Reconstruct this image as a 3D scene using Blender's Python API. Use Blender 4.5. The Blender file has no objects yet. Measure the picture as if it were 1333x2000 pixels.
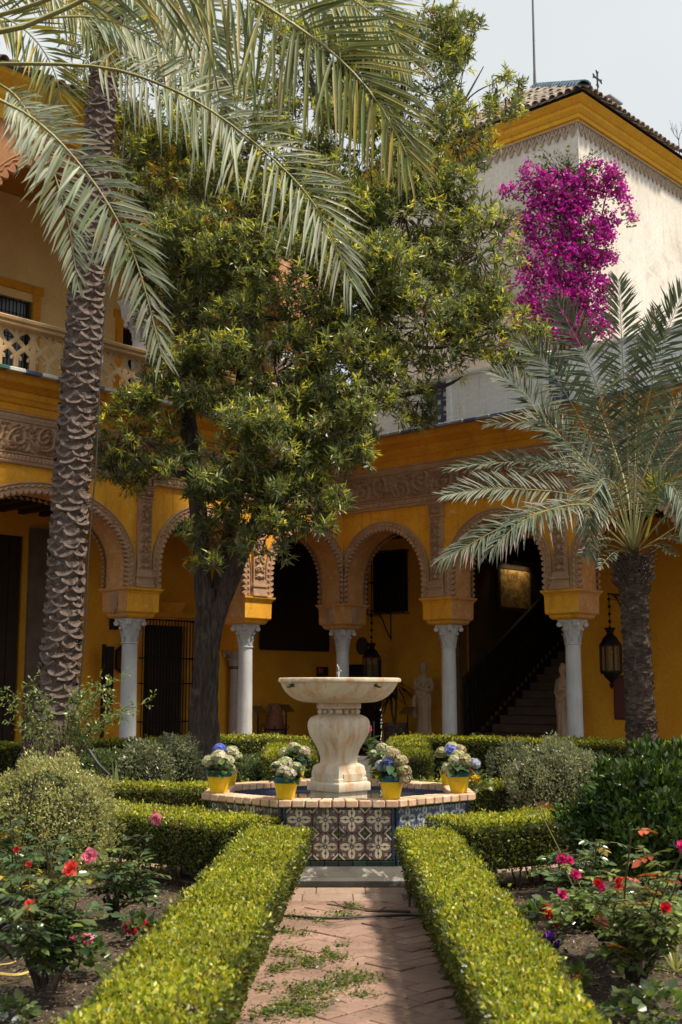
import bpy, bmesh, math, random
import numpy as np
from mathutils import Vector, Matrix, noise as mnoise
PI = math.pi
sc = bpy.context.scene
col = sc.collection
rs = np.random.RandomState(7)
random.seed(7)

# ------------------------------------------------------------------ camera
F_PX, EYE = 2369.0, 1.6
TH = math.atan(345.0 / F_PX)
cam_d = bpy.data.cameras.new('camera')
cam_d.sensor_fit = 'VERTICAL'
cam_d.sensor_height = 36.0
cam_d.lens = 36.0 * F_PX / 2000.0
cam_d.clip_start = 0.1
cam_d.clip_end = 3000.0
cam_d.dof.use_dof = True
cam_d.dof.focus_distance = 11.5
cam_d.dof.aperture_fstop = 4.0
cam = bpy.data.objects.new('camera', cam_d)
col.objects.link(cam)
cam.location = (0, 0, EYE)
cam.rotation_euler = (PI / 2 + TH, 0, 0)
sc.camera = cam

# ------------------------------------------------------------------ world, sun, exposure
SUN_AZ = Vector((0.95, -0.30, 0)).normalized()      # horizontal direction towards the sun
SUN_EL = math.radians(61)
world = bpy.data.worlds.new('World')
sc.world = world
world.use_nodes = True
wn = world.node_tree
wn.nodes.clear()
w_out = wn.nodes.new('ShaderNodeOutputWorld')
w_bg = wn.nodes.new('ShaderNodeBackground')
w_sky = wn.nodes.new('ShaderNodeTexSky')
w_sky.sky_type = 'NISHITA'
w_sky.sun_disc = False
w_sky.sun_elevation = SUN_EL
w_sky.sun_rotation = math.atan2(SUN_AZ.x, SUN_AZ.y)
w_sky.dust_density = 3.0
w_cloud = wn.nodes.new('ShaderNodeMix')
w_cloud.data_type = 'RGBA'
w_tc = wn.nodes.new('ShaderNodeTexCoord')
w_no = wn.nodes.new('ShaderNodeTexNoise')
w_no.inputs['Scale'].default_value = 2.2
w_no.inputs['Detail'].default_value = 5.0
w_mr = wn.nodes.new('ShaderNodeMapRange')
w_mr.inputs['From Min'].default_value = 0.3
w_mr.inputs['From Max'].default_value = 0.7
w_mr.inputs['To Min'].default_value = 0.80
w_mr.inputs['To Max'].default_value = 0.97
wn.links.new(w_tc.outputs['Generated'], w_no.inputs['Vector'])
wn.links.new(w_no.outputs['Fac'], w_mr.inputs['Value'])
wn.links.new(w_mr.outputs['Result'], w_cloud.inputs['Factor'])
wn.links.new(w_sky.outputs['Color'], w_cloud.inputs['A'])
w_cloud.inputs['B'].default_value = (5.55, 5.8, 5.75, 1)   # thin white overcast veil
wn.links.new(w_cloud.outputs['Result'], w_bg.inputs['Color'])
w_bg.inputs['Strength'].default_value = 0.10
wn.links.new(w_bg.outputs['Background'], w_out.inputs['Surface'])

sun_d = bpy.data.lights.new('sun', 'SUN')
sun_d.energy = 4.4
sun_d.angle = math.radians(4.5)
sun_d.color = (1.0, 0.90, 0.73)
sun = bpy.data.objects.new('sun', sun_d)
col.objects.link(sun)
sdir = Vector((SUN_AZ.x * math.cos(SUN_EL), SUN_AZ.y * math.cos(SUN_EL), math.sin(SUN_EL)))
sun.rotation_euler = sdir.to_track_quat('Z', 'Y').to_euler()
sun.location = sdir * 60

sc.view_settings.view_transform = 'Standard'
sc.view_settings.look = 'None'
sc.view_settings.gamma = 1.0
sc.view_settings.exposure = 0.6
sc.view_settings.use_curve_mapping = False
sc.cycles.max_bounces = 7
sc.cycles.diffuse_bounces = 4
sc.cycles.transmission_bounces = 4
sc.cycles.glossy_bounces = 3
sc.cycles.sample_clamp_indirect = 6.0

# ------------------------------------------------------------------ photo geometry helpers
def ray(px, py):
    u, v = (px - 666.5) / F_PX, (1000.0 - py) / F_PX
    return Vector((u, math.cos(TH) - v * math.sin(TH), math.sin(TH) + v * math.cos(TH)))

def at(px, py, Y):
    d = ray(px, py)
    d = d * (Y / d.y)
    return Vector((d.x, d.y, d.z + EYE))

def on_z(px, py, z=0.0):
    d = ray(px, py)
    t = (z - EYE) / d.z
    return Vector((d.x * t, d.y * t, z))

def zat(py, Y):
    return at(666.5, py, Y).z

# building frame B: origin the inner courtyard corner, X along the left wing, Y along the right wing
BO = Vector((0.05, 24.0, 0))
DL = Vector((-0.673, -0.7396, 0)).normalized()
DR = Vector((-DL.y, DL.x, 0))
DR = DR if DR.x > 0 else -DR
BANG = math.atan2(DL.y, DL.x)

def bw(x, y, z=0.0):
    return BO + DL * x + DR * y + Vector((0, 0, z))

def on_b(px, py, axis, val):
    """point (xb, yb, z) where the pixel's ray meets the plane xb=val or yb=val"""
    d = ray(px, py)
    o = Vector((0, 0, EYE))
    n = DL if axis == 'x' else DR
    t = (val - (o - BO).dot(n)) / d.dot(n)
    p = o + d * t
    return ((p - BO).dot(DL), (p - BO).dot(DR), p.z)

# ------------------------------------------------------------------ objects
def tag(o, label=None, cat=None, group=None, kind=None):
    if label: o['label'] = label
    if cat: o['category'] = cat
    if group: o['group'] = group
    if kind: o['kind'] = kind
    return o

def thing(name, label, cat, loc=(0, 0, 0), rotz=0.0, group=None, kind=None):
    o = bpy.data.objects.new(name, None)
    col.objects.link(o)
    o.empty_display_size = 0.1
    o.location = loc
    o.rotation_euler = (0, 0, rotz)
    return tag(o, label, cat, group, kind)

def link(name, me, parent=None, loc=None, rot=None, scale=None):
    o = bpy.data.objects.new(name, me)
    col.objects.link(o)
    if parent is not None: o.parent = parent
    if loc is not None: o.location = loc
    if rot is not None: o.rotation_euler = rot
    if scale is not None: o.scale = scale
    return o

def np_mesh(name, V, Fs, mats, colors=None, smooth=False, fmat=None, uv=None):
    """V (n,3); Fs list of (m,k) int arrays (each array has faces of one size)"""
    me = bpy.data.meshes.new(name)
    V = np.asarray(V, dtype=np.float32)
    Fs = [np.asarray(f, dtype=np.int32) for f in Fs if len(f)]
    me.vertices.add(len(V))
    me.vertices.foreach_set('co', V.ravel())
    nl = sum(f.size for f in Fs)
    npoly = sum(len(f) for f in Fs)
    me.loops.add(nl)
    me.polygons.add(npoly)
    me.loops.foreach_set('vertex_index', np.concatenate([f.ravel() for f in Fs]))
    tot = np.concatenate([np.full(len(f), f.shape[1], dtype=np.int32) for f in Fs])
    start = np.concatenate([[0], np.cumsum(tot)[:-1]]).astype(np.int32)
    me.polygons.foreach_set('loop_start', start)
    if fmat is not None:
        me.polygons.foreach_set('material_index', np.asarray(fmat, dtype=np.int32))
    if smooth:
        me.polygons.foreach_set('use_smooth', np.ones(npoly, dtype=bool))
    for m in (mats if isinstance(mats, (list, tuple)) else [mats]):
        me.materials.append(m)
    if colors is not None:
        a = me.color_attributes.new('Col', 'FLOAT_COLOR', 'POINT')
        c = np.ones((len(V), 4), dtype=np.float32)
        c[:, :3] = colors
        a.data.foreach_set('color', c.ravel())
    if uv is not None:
        l = me.uv_layers.new(name='UVMap')
        l.data.foreach_set('uv', np.asarray(uv, dtype=np.float32).ravel())
    me.update(calc_edges=True)
    me.validate()
    return me

class MB:
    """collects boxes, tubes, lathes ... and links them as ONE mesh object"""
    def __init__(s, T=None):
        s.v, s.f, s.m, s.T, s.cur = [], [], [], T, 0
    def pt(s, p):
        s.v.append(tuple(s.T(*p)) if s.T else tuple(p))
        return len(s.v) - 1
    def face(s, idx):
        s.f.append(tuple(idx)); s.m.append(s.cur)
    def quad(s, a, b, c, d):
        s.face([s.pt(a), s.pt(b), s.pt(c), s.pt(d)])
    def box(s, x0, x1, y0, y1, z0, z1):
        p = [s.pt((x, y, z)) for z in (z0, z1) for (x, y) in ((x0, y0), (x1, y0), (x1, y1), (x0, y1))]
        for q in ((3, 2, 1, 0), (4, 5, 6, 7), (0, 1, 5, 4), (1, 2, 6, 5), (2, 3, 7, 6), (3, 0, 4, 7)):
            s.face([p[i] for i in q])
    def cbox(s, x0, x1, y0, y1, z0, z1, c):
        """box with its vertical and top edges chamfered"""
        def ring(i, z):
            return [s.pt(q) for q in ((x0 + i + c, y0 + i, z), (x1 - i - c, y0 + i, z), (x1 - i, y0 + i + c, z), (x1 - i, y1 - i - c, z),
                                      (x1 - i - c, y1 - i, z), (x0 + i + c, y1 - i, z), (x0 + i, y1 - i - c, z), (x0 + i, y0 + i + c, z))]
        r = [ring(0, z0), ring(0, z1 - c), ring(c, z1)]
        for a, b in zip(r, r[1:]):
            for k in range(8):
                s.face([a[k], a[(k + 1) % 8], b[(k + 1) % 8], b[k]])
        s.face(r[0][::-1]); s.face(r[2])
    def tube(s, pts, radii, n=8, cap=True, flat=1.0):
        pts = [Vector(p) for p in pts]
        if not hasattr(radii, '__len__'): radii = [radii] * len(pts)
        rings, ref = [], None
        for i, p in enumerate(pts):
            t = (pts[min(i + 1, len(pts) - 1)] - pts[max(i - 1, 0)])
            t = t.normalized() if t.length > 1e-9 else Vector((0, 0, 1))
            if ref is None:
                ref = t.cross(Vector((0, 0, 1)) if abs(t.z) < 0.9 else Vector((1, 0, 0))).normalized()
            ref = (ref - t * ref.dot(t)).normalized()
            b = t.cross(ref)
            rings.append([s.pt(p + (ref * math.cos(2 * PI * k / n) + b * math.sin(2 * PI * k / n) * flat) * radii[i]) for k in range(n)])
        for a, b in zip(rings, rings[1:]):
            for k in range(n):
                s.face([a[k], a[(k + 1) % n], b[(k + 1) % n], b[k]])
        if cap:
            s.face(rings[0][::-1]); s.face(rings[-1])
    def lathe(s, prof, n=24, c=(0, 0, 0), rot=0.0, cap=True, ell=1.0, wob=None):
        rings = []
        for (r, z) in prof:
            ring = []
            for k in range(n):
                a = rot + 2 * PI * k / n
                rr = r * (wob(a, z) if wob else 1.0)
                ring.append(s.pt((c[0] + rr * math.cos(a), c[1] + rr * math.sin(a) * ell, c[2] + z)))
            rings.append(ring)
        for a, b in zip(rings, rings[1:]):
            for k in range(n):
                s.face([a[k], a[(k + 1) % n], b[(k + 1) % n], b[k]])
        if cap:
            s.face(rings[0][::-1]); s.face(rings[-1])
    def sq(s, prof, c=(0, 0, 0), rot=PI / 4):
        """four-sided lathe: profile is (half side, z)"""
        s.lathe([(h * math.sqrt(2), z) for h, z in prof], 4, c, rot)
    def ball(s, c, r, n=8, m=6, sx=1, sy=1, sz=1):
        rings = []
        top, bot = s.pt((c[0], c[1], c[2] + r * sz)), s.pt((c[0], c[1], c[2] - r * sz))
        for i in range(1, m):
            t = PI * i / m
            rings.append([s.pt((c[0] + r * sx * math.sin(t) * math.cos(2 * PI * k / n), c[1] + r * sy * math.sin(t) * math.sin(2 * PI * k / n), c[2] + r * sz * math.cos(t))) for k in range(n)])
        for k in range(n):
            s.face([top, rings[0][k], rings[0][(k + 1) % n]])
            s.face([bot, rings[-1][(k + 1) % n], rings[-1][k]])
        for a, b in zip(rings, rings[1:]):
            for k in range(n):
                s.face([a[k], b[k], b[(k + 1) % n], a[(k + 1) % n]])
    def prism(s, poly, d0, d1, f):
        """poly of 2-d points, extruded from d0 to d1; f(u, v, d) -> 3-d point"""
        a = [s.pt(f(u, v, d0)) for u, v in poly]
        b = [s.pt(f(u, v, d1)) for u, v in poly]
        n = len(poly)
        for k in range(n):
            s.face([a[k], a[(k + 1) % n], b[(k + 1) % n], b[k]])
        s.face(a[::-1]); s.face(b)
    def sweep(s, prof, path):
        """prof: list of (offset, z); path: function offset -> list of 2-d points (x, y)"""
        rows = []
        for off, z in prof:
            rows.append([s.pt((x, y, z)) for x, y in path(off)])
        for a, b in zip(rows, rows[1:]):
            for k in range(len(a) - 1):
                s.face([a[k], a[k + 1], b[k + 1], b[k]])
    def mesh(s, name, mat, smooth=0.0, bevel=0.0, recalc=True):
        me = bpy.data.meshes.new(name)
        me.from_pydata(s.v, [], s.f)
        for m in (mat if isinstance(mat, (list, tuple)) else [mat]):
            me.materials.append(m)
        me.polygons.foreach_set('material_index', s.m)
        if recalc or bevel:
            bm = bmesh.new(); bm.from_mesh(me)
            if bevel:
                bmesh.ops.remove_doubles(bm, verts=bm.verts, dist=1e-5)
                ed = [e for e in bm.edges if len(e.link_faces) == 2 and e.calc_face_angle(0) > 0.5]
                bmesh.ops.bevel(bm, geom=ed, offset=bevel, segments=1, affect='EDGES', clamp_overlap=True)
            bmesh.ops.recalc_face_normals(bm, faces=bm.faces)
            bm.to_mesh(me); bm.free()
        if smooth:
            me.polygons.foreach_set('use_smooth', [True] * len(me.polygons))
            try: me.set_sharp_from_angle(angle=smooth)
            except Exception: pass
        me.update()
        return me
    def build(s, name, mat, parent=None, loc=None, rot=None, smooth=0.0, bevel=0.0, kind=None, label=None, recalc=True):
        o = link(name, s.mesh(name, mat, smooth, bevel, recalc), parent, loc, rot)
        return tag(o, label, None, None, kind)

def catmull(pts, n):
    """n points along a smooth curve through pts (tuples of any dimension)"""
    P = np.array(pts, dtype=float)
    P = np.vstack([2 * P[0] - P[1], P, 2 * P[-1] - P[-2]])
    m = len(P) - 3
    out = []
    for t in np.linspace(0, m - 1e-6, n):
        i = int(t); u = t - i
        a, b, c, d = P[i], P[i + 1], P[i + 2], P[i + 3]
        out.append(0.5 * (2 * b + (c - a) * u + (2 * a - 5 * b + 4 * c - d) * u * u + (3 * b - a - 3 * c + d) * u ** 3))
    return np.array(out)

def unit(a):
    return a / np.maximum(np.linalg.norm(a, axis=-1, keepdims=True), 1e-9)

def rand_dirs(n, r=rs):
    return unit(r.normal(size=(n, 3)))

def leaf_arrays(P, D, L, W, C, N=None, fold=0.25, oval=False, curl=0.0, r=rs):
    """leaves: base P, axis D, length L, width W, colour C (n,3), N the leaf's rough normal"""
    n = len(P)
    L = np.broadcast_to(np.asarray(L, float), (n,))[:, None]
    W = np.broadcast_to(np.asarray(W, float), (n,))[:, None]
    if N is None: N = rand_dirs(n, r)
    S = unit(np.cross(D, N)); N2 = np.cross(S, D)
    if oval:
        pts = [P, P + D * L * .3 + S * W * .46 + N2 * W * fold, P + D * L * .68 + S * W * .36 + N2 * W * (fold - curl), P + D * L - N2 * L * curl,
               P + D * L * .68 - S * W * .36 + N2 * W * (fold - curl), P + D * L * .3 - S * W * .46 + N2 * W * fold]
        f = np.array([[0, 1, 2, 3], [0, 3, 4, 5]])
    else:
        pts = [P, P + D * L * .45 + S * W * .5 + N2 * W * fold, P + D * L - N2 * L * curl, P + D * L * .45 - S * W * .5 + N2 * W * fold]
        f = np.array([[0, 1, 2], [0, 2, 3]])
    k = len(pts)
    V = np.stack(pts, 1).reshape(-1, 3)
    Fc = (np.arange(n)[:, None, None] * k + f[None]).reshape(-1, f.shape[1])
    return V, Fc, np.repeat(C, k, 0)

class Leaves:
    """gathers leaf arrays into one mesh"""
    def __init__(s): s.V, s.F3, s.F4, s.C, s.n = [], [], [], [], 0
    def add(s, *a, **k):
        V, Fc, C = leaf_arrays(*a, **k)
        (s.F4 if Fc.shape[1] == 4 else s.F3).append(Fc + s.n)
        s.V.append(V); s.C.append(C); s.n += len(V)
    def raw(s, V, Fc, C):
        (s.F4 if Fc.shape[1] == 4 else s.F3).append(Fc + s.n)
        s.V.append(V); s.C.append(C); s.n += len(V)
    def mesh(s, name, mat, smooth=False):
        Fs = []
        if s.F3: Fs.append(np.concatenate(s.F3))
        if s.F4: Fs.append(np.concatenate(s.F4))
        return np_mesh(name, np.concatenate(s.V), Fs, mat, np.concatenate(s.C), smooth)
    def build(s, name, mat, parent=None, kind='stuff', smooth=False):
        o = link(name, s.mesh(name, mat, smooth), parent)
        return tag(o, kind=kind)

def mixcol(n, cols, weights, jit=0.18, r=rs):
    cols = np.array(cols, float)
    i = r.choice(len(cols), n, p=np.array(weights) / sum(weights))
    return cols[i] * (1 + r.uniform(-jit, jit, (n, 1))) * (1 + r.uniform(-jit * .4, jit * .4, (n, 3)))

# ------------------------------------------------------------------ procedural materials
class X:
    """a node socket with arithmetic"""
    def __init__(s, nt, sock): s.nt, s.k = nt, sock
    def _m(s, op, o=None, c=None):
        n = s.nt.nodes.new('ShaderNodeMath'); n.operation = op
        for i, q in enumerate((s, o, c)):
            if q is None: continue
            if isinstance(q, X): s.nt.links.new(q.k, n.inputs[i])
            else: n.inputs[i].default_value = q
        return X(s.nt, n.outputs[0])
    def __add__(s, o): return s._m('ADD', o)
    __radd__ = __add__
    def __sub__(s, o): return s._m('SUBTRACT', o)
    def __rsub__(s, o): return (s * -1) + o
    def __mul__(s, o): return s._m('MULTIPLY', o)
    __rmul__ = __mul__
    def __truediv__(s, o): return s._m('DIVIDE', o)
    def abs(s): return s._m('ABSOLUTE')
    def sqrt(s): return s._m('SQRT')
    def min(s, o): return s._m('MINIMUM', o)
    def max(s, o): return s._m('MAXIMUM', o)
    def lt(s, o): return s._m('LESS_THAN', o)
    def gt(s, o): return s._m('GREATER_THAN', o)
    def sin(s): return s._m('SINE')
    def fract(s): return s._m('FRACT')
    def sm(s, a, b):
        n = s.nt.nodes.new('ShaderNodeMapRange'); n.interpolation_type = 'SMOOTHSTEP'
        s.nt.links.new(s.k, n.inputs['Value'])
        n.inputs['From Min'].default_value, n.inputs['From Max'].default_value = a, b
        return X(s.nt, n.outputs['Result'])

class M:
    def __init__(s, name):
        s.mat = bpy.data.materials.new(name); s.mat.use_nodes = True
        s.nt = s.mat.node_tree; s.nt.nodes.clear()
        s.out = s.nt.nodes.new('ShaderNodeOutputMaterial')
        s.b = s.nt.nodes.new('ShaderNodeBsdfPrincipled')
        s.nt.links.new(s.b.outputs[0], s.out.inputs['Surface'])
        s.tc = s.nt.nodes.new('ShaderNodeTexCoord')
        s.oi = None
    def pos(s, kind='Object'): return s.tc.outputs[kind]
    def rnd(s):
        if s.oi is None: s.oi = s.nt.nodes.new('ShaderNodeObjectInfo')
        return X(s.nt, s.oi.outputs['Random'])
    def world(s):
        g = s.nt.nodes.new('ShaderNodeNewGeometry')
        return g.outputs['Position']
    def sep(s, sock):
        n = s.nt.nodes.new('ShaderNodeSeparateXYZ'); s.nt.links.new(sock, n.inputs[0])
        return [X(s.nt, o) for o in n.outputs]
    def stretch(s, sock, sx, sy, sz):
        n = s.nt.nodes.new('ShaderNodeVectorMath'); n.operation = 'MULTIPLY'
        s.nt.links.new(sock, n.inputs[0]); n.inputs[1].default_value = (sx, sy, sz)
        return n.outputs[0]
    def noise(s, scale, detail=4, rough=.55, sock=None, dist=0.0):
        n = s.nt.nodes.new('ShaderNodeTexNoise')
        n.inputs['Scale'].default_value, n.inputs['Detail'].default_value, n.inputs['Roughness'].default_value = scale, detail, rough
        n.inputs['Distortion'].default_value = dist
        s.nt.links.new(sock if sock is not None else s.world(), n.inputs['Vector'])
        return X(s.nt, n.outputs['Fac'])
    def voro(s, scale, sock=None, feature='F1'):
        n = s.nt.nodes.new('ShaderNodeTexVoronoi'); n.feature = feature
        n.inputs['Scale'].default_value = scale
        s.nt.links.new(sock if sock is not None else s.world(), n.inputs['Vector'])
        return X(s.nt, n.outputs['Distance'])
    def rgb(s, c):
        n = s.nt.nodes.new('ShaderNodeRGB'); n.outputs[0].default_value = (*c, 1)
        return n.outputs[0]
    def mix(s, a, b, f):
        n = s.nt.nodes.new('ShaderNodeMix'); n.data_type = 'RGBA'
        for q, nm in ((a, 'A'), (b, 'B')):
            if isinstance(q, tuple): n.inputs[nm].default_value = (*q, 1)
            else: s.nt.links.new(q, n.inputs[nm])
        if isinstance(f, X): s.nt.links.new(f.k, n.inputs['Factor'])
        else: n.inputs['Factor'].default_value = f
        return n.outputs['Result']
    def scale_col(s, c, f):
        """colour times a number socket"""
        n = s.nt.nodes.new('ShaderNodeVectorMath'); n.operation = 'SCALE'
        if isinstance(c, tuple): n.inputs[0].default_value = c
        else: s.nt.links.new(c, n.inputs[0])
        s.nt.links.new(f.k, n.inputs['Scale'])
        return n.outputs[0]
    def attr(s, name='Col'):
        n = s.nt.nodes.new('ShaderNodeAttribute'); n.attribute_name = name
        return n.outputs['Color']
    def color(s, sock):
        if isinstance(sock, tuple): s.b.inputs['Base Color'].default_value = (*sock, 1)
        else: s.nt.links.new(sock, s.b.inputs['Base Color'])
    def rough(s, v):
        if isinstance(v, X): s.nt.links.new(v.k, s.b.inputs['Roughness'])
        else: s.b.inputs['Roughness'].default_value = v
    def bump(s, h, strength=.5, dist=.01):
        n = s.nt.nodes.new('ShaderNodeBump')
        n.inputs['Strength'].default_value, n.inputs['Distance'].default_value = strength, dist
        s.nt.links.new(h.k, n.inputs['Height']); s.nt.links.new(n.outputs[0], s.b.inputs['Normal'])

def rough_mat(name, c1, c2, scale=2.0, c3=None, s3=8.0, t3=(.55, .7), rough=.88, bump=.3, bscale=60, bdist=.006, rnd=0.0, streak=None, spec=.3, crack=False):
    """weathered matte surface: two tones in broad patches, an optional third tone in stains, fine relief"""
    m = M(name)
    f = m.noise(scale, 5, .6).sm(.3, .7)
    c = m.mix(c1, c2, f)
    if c3 is not None:
        c = m.mix(c, c3, m.noise(s3, 6, .65, dist=.4).sm(*t3))
    if streak is not None:
        sv = m.stretch(m.world(), 7, 7, .7)
        c = m.mix(c, streak, m.noise(1.2, 5, .6, sv).sm(.52, .75) * .75)
    if crack:       # hairline cracks and flaked patches in old limewash
        w = m.stretch(m.world(), 1, 1, .8)
        cr = m.voro(2.3, w, 'DISTANCE_TO_EDGE') + (m.noise(6, 4, .6) - .5) * .10
        c = m.mix(c, (.30, .17, .06), cr.abs().lt(.006) * .5)
        c = m.mix(c, (.62, .46, .26), m.noise(2.6, 8, .72, dist=.6).sm(.64, .70) * .55)
        c = m.mix(c, (.36, .17, .03), m.noise(.7, 4, .5).sm(.5, .8) * .45)
    fine = m.noise(bscale * .5, 3, .6)
    c = m.scale_col(c, fine * .5 + .75)
    if rnd:
        c = m.scale_col(c, m.rnd() * (2 * rnd) + (1 - rnd))
    m.color(c); m.rough(rough)
    m.b.inputs['Specular IOR Level'].default_value = spec
    if bump: m.bump(m.noise(bscale, 4, .6), bump, bdist)
    return m.mat

def leaf_mat(name, trans=.35, rough=.42, tcol=1.5, spec=.4, yellow=(1.15, 1.1, .55)):
    m = M(name)
    c = m.attr()
    m.color(c); m.rough(rough)
    m.b.inputs['Specular IOR Level'].default_value = spec
    t = m.nt.nodes.new('ShaderNodeBsdfTranslucent')
    v = m.nt.nodes.new('ShaderNodeVectorMath'); v.operation = 'MULTIPLY'
    m.nt.links.new(c, v.inputs[0]); v.inputs[1].default_value = tuple(tcol * q for q in yellow)
    m.nt.links.new(v.outputs[0], t.inputs['Color'])
    mx = m.nt.nodes.new('ShaderNodeMixShader'); mx.inputs[0].default_value = trans
    m.nt.links.new(m.b.outputs[0], mx.inputs[1]); m.nt.links.new(t.outputs[0], mx.inputs[2])
    m.nt.links.new(mx.outputs[0], m.out.inputs['Surface'])
    return m.mat

def plain(name, c, rough=.5, metal=0.0, var=.25, scale=12, bump=0.0, bscale=80):
    m = M(name)
    f = m.noise(scale, 4, .6)
    m.color(m.scale_col(c, f * (2 * var) + (1 - var))); m.rough(rough)
    m.b.inputs['Metallic'].default_value = metal
    if bump: m.bump(m.noise(bscale, 4, .6), bump, .004)
    return m.mat

OCHRE = rough_mat('ochre_plaster', (.84, .42, .034), (.72, .32, .022), 1.3, (.82, .52, .14), 3.5, (.56, .78), streak=(.44, .22, .04), bump=.45, bscale=45, crack=True)
OCHRE_IN = rough_mat('gallery_plaster', (.80, .385, .030), (.68, .30, .022), 1.1, (.76, .42, .08), 3, (.6, .8), bump=.3, bscale=45)
PALE_IN = rough_mat('upper_gallery_plaster', (.74, .56, .25), (.66, .48, .20), 1.2, bump=.2)
DEEP = rough_mat('cornice_paint', (.68, .31, .02), (.57, .245, .015), 1.6, (.38, .18, .03), 4, (.58, .75), bump=.4, bscale=50, streak=(.40, .19, .03), crack=True)
SOFFIT = rough_mat('soffit_stucco', (.60, .32, .13), (.54, .25, .075), 4, (.66, .40, .22), 9, (.5, .7), bump=.5, bscale=35)
CARVED = rough_mat('carved_stone', (.47, .30, .185), (.37, .225, .135), 2.2, (.54, .38, .26), 7, (.55, .72), bump=.6, bscale=90, rough=.95)
CARVED_RED = rough_mat('carved_brick_stone', (.50, .25, .13), (.42, .19, .09), 2.2, (.55, .36, .22), 6, (.55, .72), bump=.6, bscale=60, rough=.95)
BALUST = rough_mat('balustrade_stone', (.58, .40, .22), (.50, .33, .17), 3, (.36, .24, .13), 7, (.58, .75), bump=.5, bscale=70)
MARBLE = rough_mat('column_marble', (.58, .58, .58), (.48, .48, .49), 2.5, (.40, .37, .33), 9, (.6, .75), rough=.55, bump=.2, bscale=120, streak=(.42, .38, .33), spec=.4)
WHITEWALL = rough_mat('white_lime_wash', (.72, .69, .64), (.63, .59, .53), .9, (.42, .35, .27), 1.7, (.52, .78), bump=.4, bscale=30, streak=(.56, .49, .40))
WHITEPAR = rough_mat('parapet_white_paint', (.82, .86, .86), (.74, .79, .80), 1.2, (.50, .52, .50), 4, (.62, .8), bump=.25, bscale=40, streak=(.56, .58, .56))
YELLOW = rough_mat('tower_cornice_yellow', (.74, .42, .035), (.66, .35, .028), 1.6, (.50, .27, .05), 5, (.58, .76), bump=.3, bscale=40, streak=(.50, .28, .06))
STUCCO_LACE = rough_mat('stucco_lace', (.46, .36, .26), (.38, .29, .20), 3, bump=.5)
ROOF = rough_mat('old_roof_tile', (.27, .215, .175), (.18, .145, .12), 5, (.38, .36, .31), 9, (.52, .7), bump=.7, bscale=40, rnd=.35)
ROOF_BLUE = rough_mat('blue_glazed_tile', (.17, .29, .38), (.12, .20, .28), 6, (.40, .40, .36), 9, (.6, .75), rough=.4, rnd=.3)
WOOD_DARK = rough_mat('dark_wood', (.028, .017, .010), (.018, .011, .007), 5, bump=.4, bscale=50, rough=.65)
WOOD_BEAM = rough_mat('beam_wood', (.05, .028, .015), (.035, .02, .011), 4, bump=.3, rough=.8)
IRON = plain('black_iron', (.014, .013, .013), .5, .5, .3)
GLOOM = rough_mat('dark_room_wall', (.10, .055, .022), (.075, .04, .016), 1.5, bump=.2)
FLOORT = rough_mat('gallery_floor', (.26, .15, .09), (.20, .11, .07), 2.5, bump=.2, rough=.6)
STATUE = rough_mat('statue_stone', (.50, .35, .23), (.40, .27, .17), 5, (.30, .22, .16), 8, (.58, .72), bump=.3, bscale=80, rough=.7)
STEP = rough_mat('stair_stone', (.13, .085, .055), (.085, .055, .036), 4, bump=.3, rough=.6)
_b = M('tree_bark')
_bv = _b.stretch(_b.world(), 9, 9, 1.3)
_bn = _b.noise(2.2, 7, .68, _bv, 1.0)
_bc = _b.mix((.022, .016, .013), (.095, .066, .050), _bn.sm(.36, .66))
_bc = _b.mix(_bc, (.17, .135, .11), _b.noise(5, 5, .6).sm(.58, .74) * .6)
_b.color(_bc); _b.rough(.95); _b.bump(_bn, 1.0, .06)
BARK = _b.mat
PALMBARK = rough_mat('palm_bark', (.10, .072, .058), (.06, .042, .035), 7, (.22, .17, .14), 14, (.52, .7), bump=1.0, bscale=45, bdist=.02, rough=.95)
PALMCUT = rough_mat('palm_leaf_scar', (.185, .140, .122), (.105, .077, .066), 16, (.10, .075, .062), 22, (.48, .62), bump=.8, bscale=60, rough=.95)
TWIG = rough_mat('twig_bark', (.11, .075, .05), (.075, .05, .032), 14, bump=.4, rough=.9)
STEM_G = rough_mat('green_stem', (.11, .12, .035), (.10, .07, .03), 12, bump=.2, rough=.6)
RACHIS = rough_mat('palm_rachis', (.30, .30, .12), (.24, .22, .09), 9, bump=.2, rough=.5)
LEAF = leaf_mat('leaf', .36, .33, 1.7, .6)
LEAF_HEDGE = leaf_mat('hedge_leaf', .38, .38, 1.6)
LEAF_GLOSS = leaf_mat('glossy_leaf', .18, .25, 1.2, .55)
LEAF_PALM = leaf_mat('palm_leaflet', .28, .5, 1.1, .35, (1.1, 1.1, .6))
PETAL = leaf_mat('petal', .35, .5, 1.1, .25, (1, 1, 1))
# ================================================================== THE SETTING
GROUND = M('soil')
_s = GROUND
_c = _s.mix((.085, .058, .04), (.05, .034, .024), _s.noise(1.7, 6, .65).sm(.35, .65))
_c = _s.mix(_c, (.15, .11, .075), _s.noise(28, 5, .7).sm(.56, .72) * .8)
_c = _s.mix(_c, (.028, .02, .015), _s.noise(11, 5, .7).sm(.58, .72) * .8)
_s.color(_c); _s.rough(.95); _s.bump(_s.noise(55, 6, .75), 1.0, .02)
SOIL = GROUND.mat
mb = MB()
mb.quad((-300, -60, 0), (300, -60, 0), (300, 500, 0), (-300, 500, 0))
tag(mb.build('ground', SOIL), kind='structure')

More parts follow.
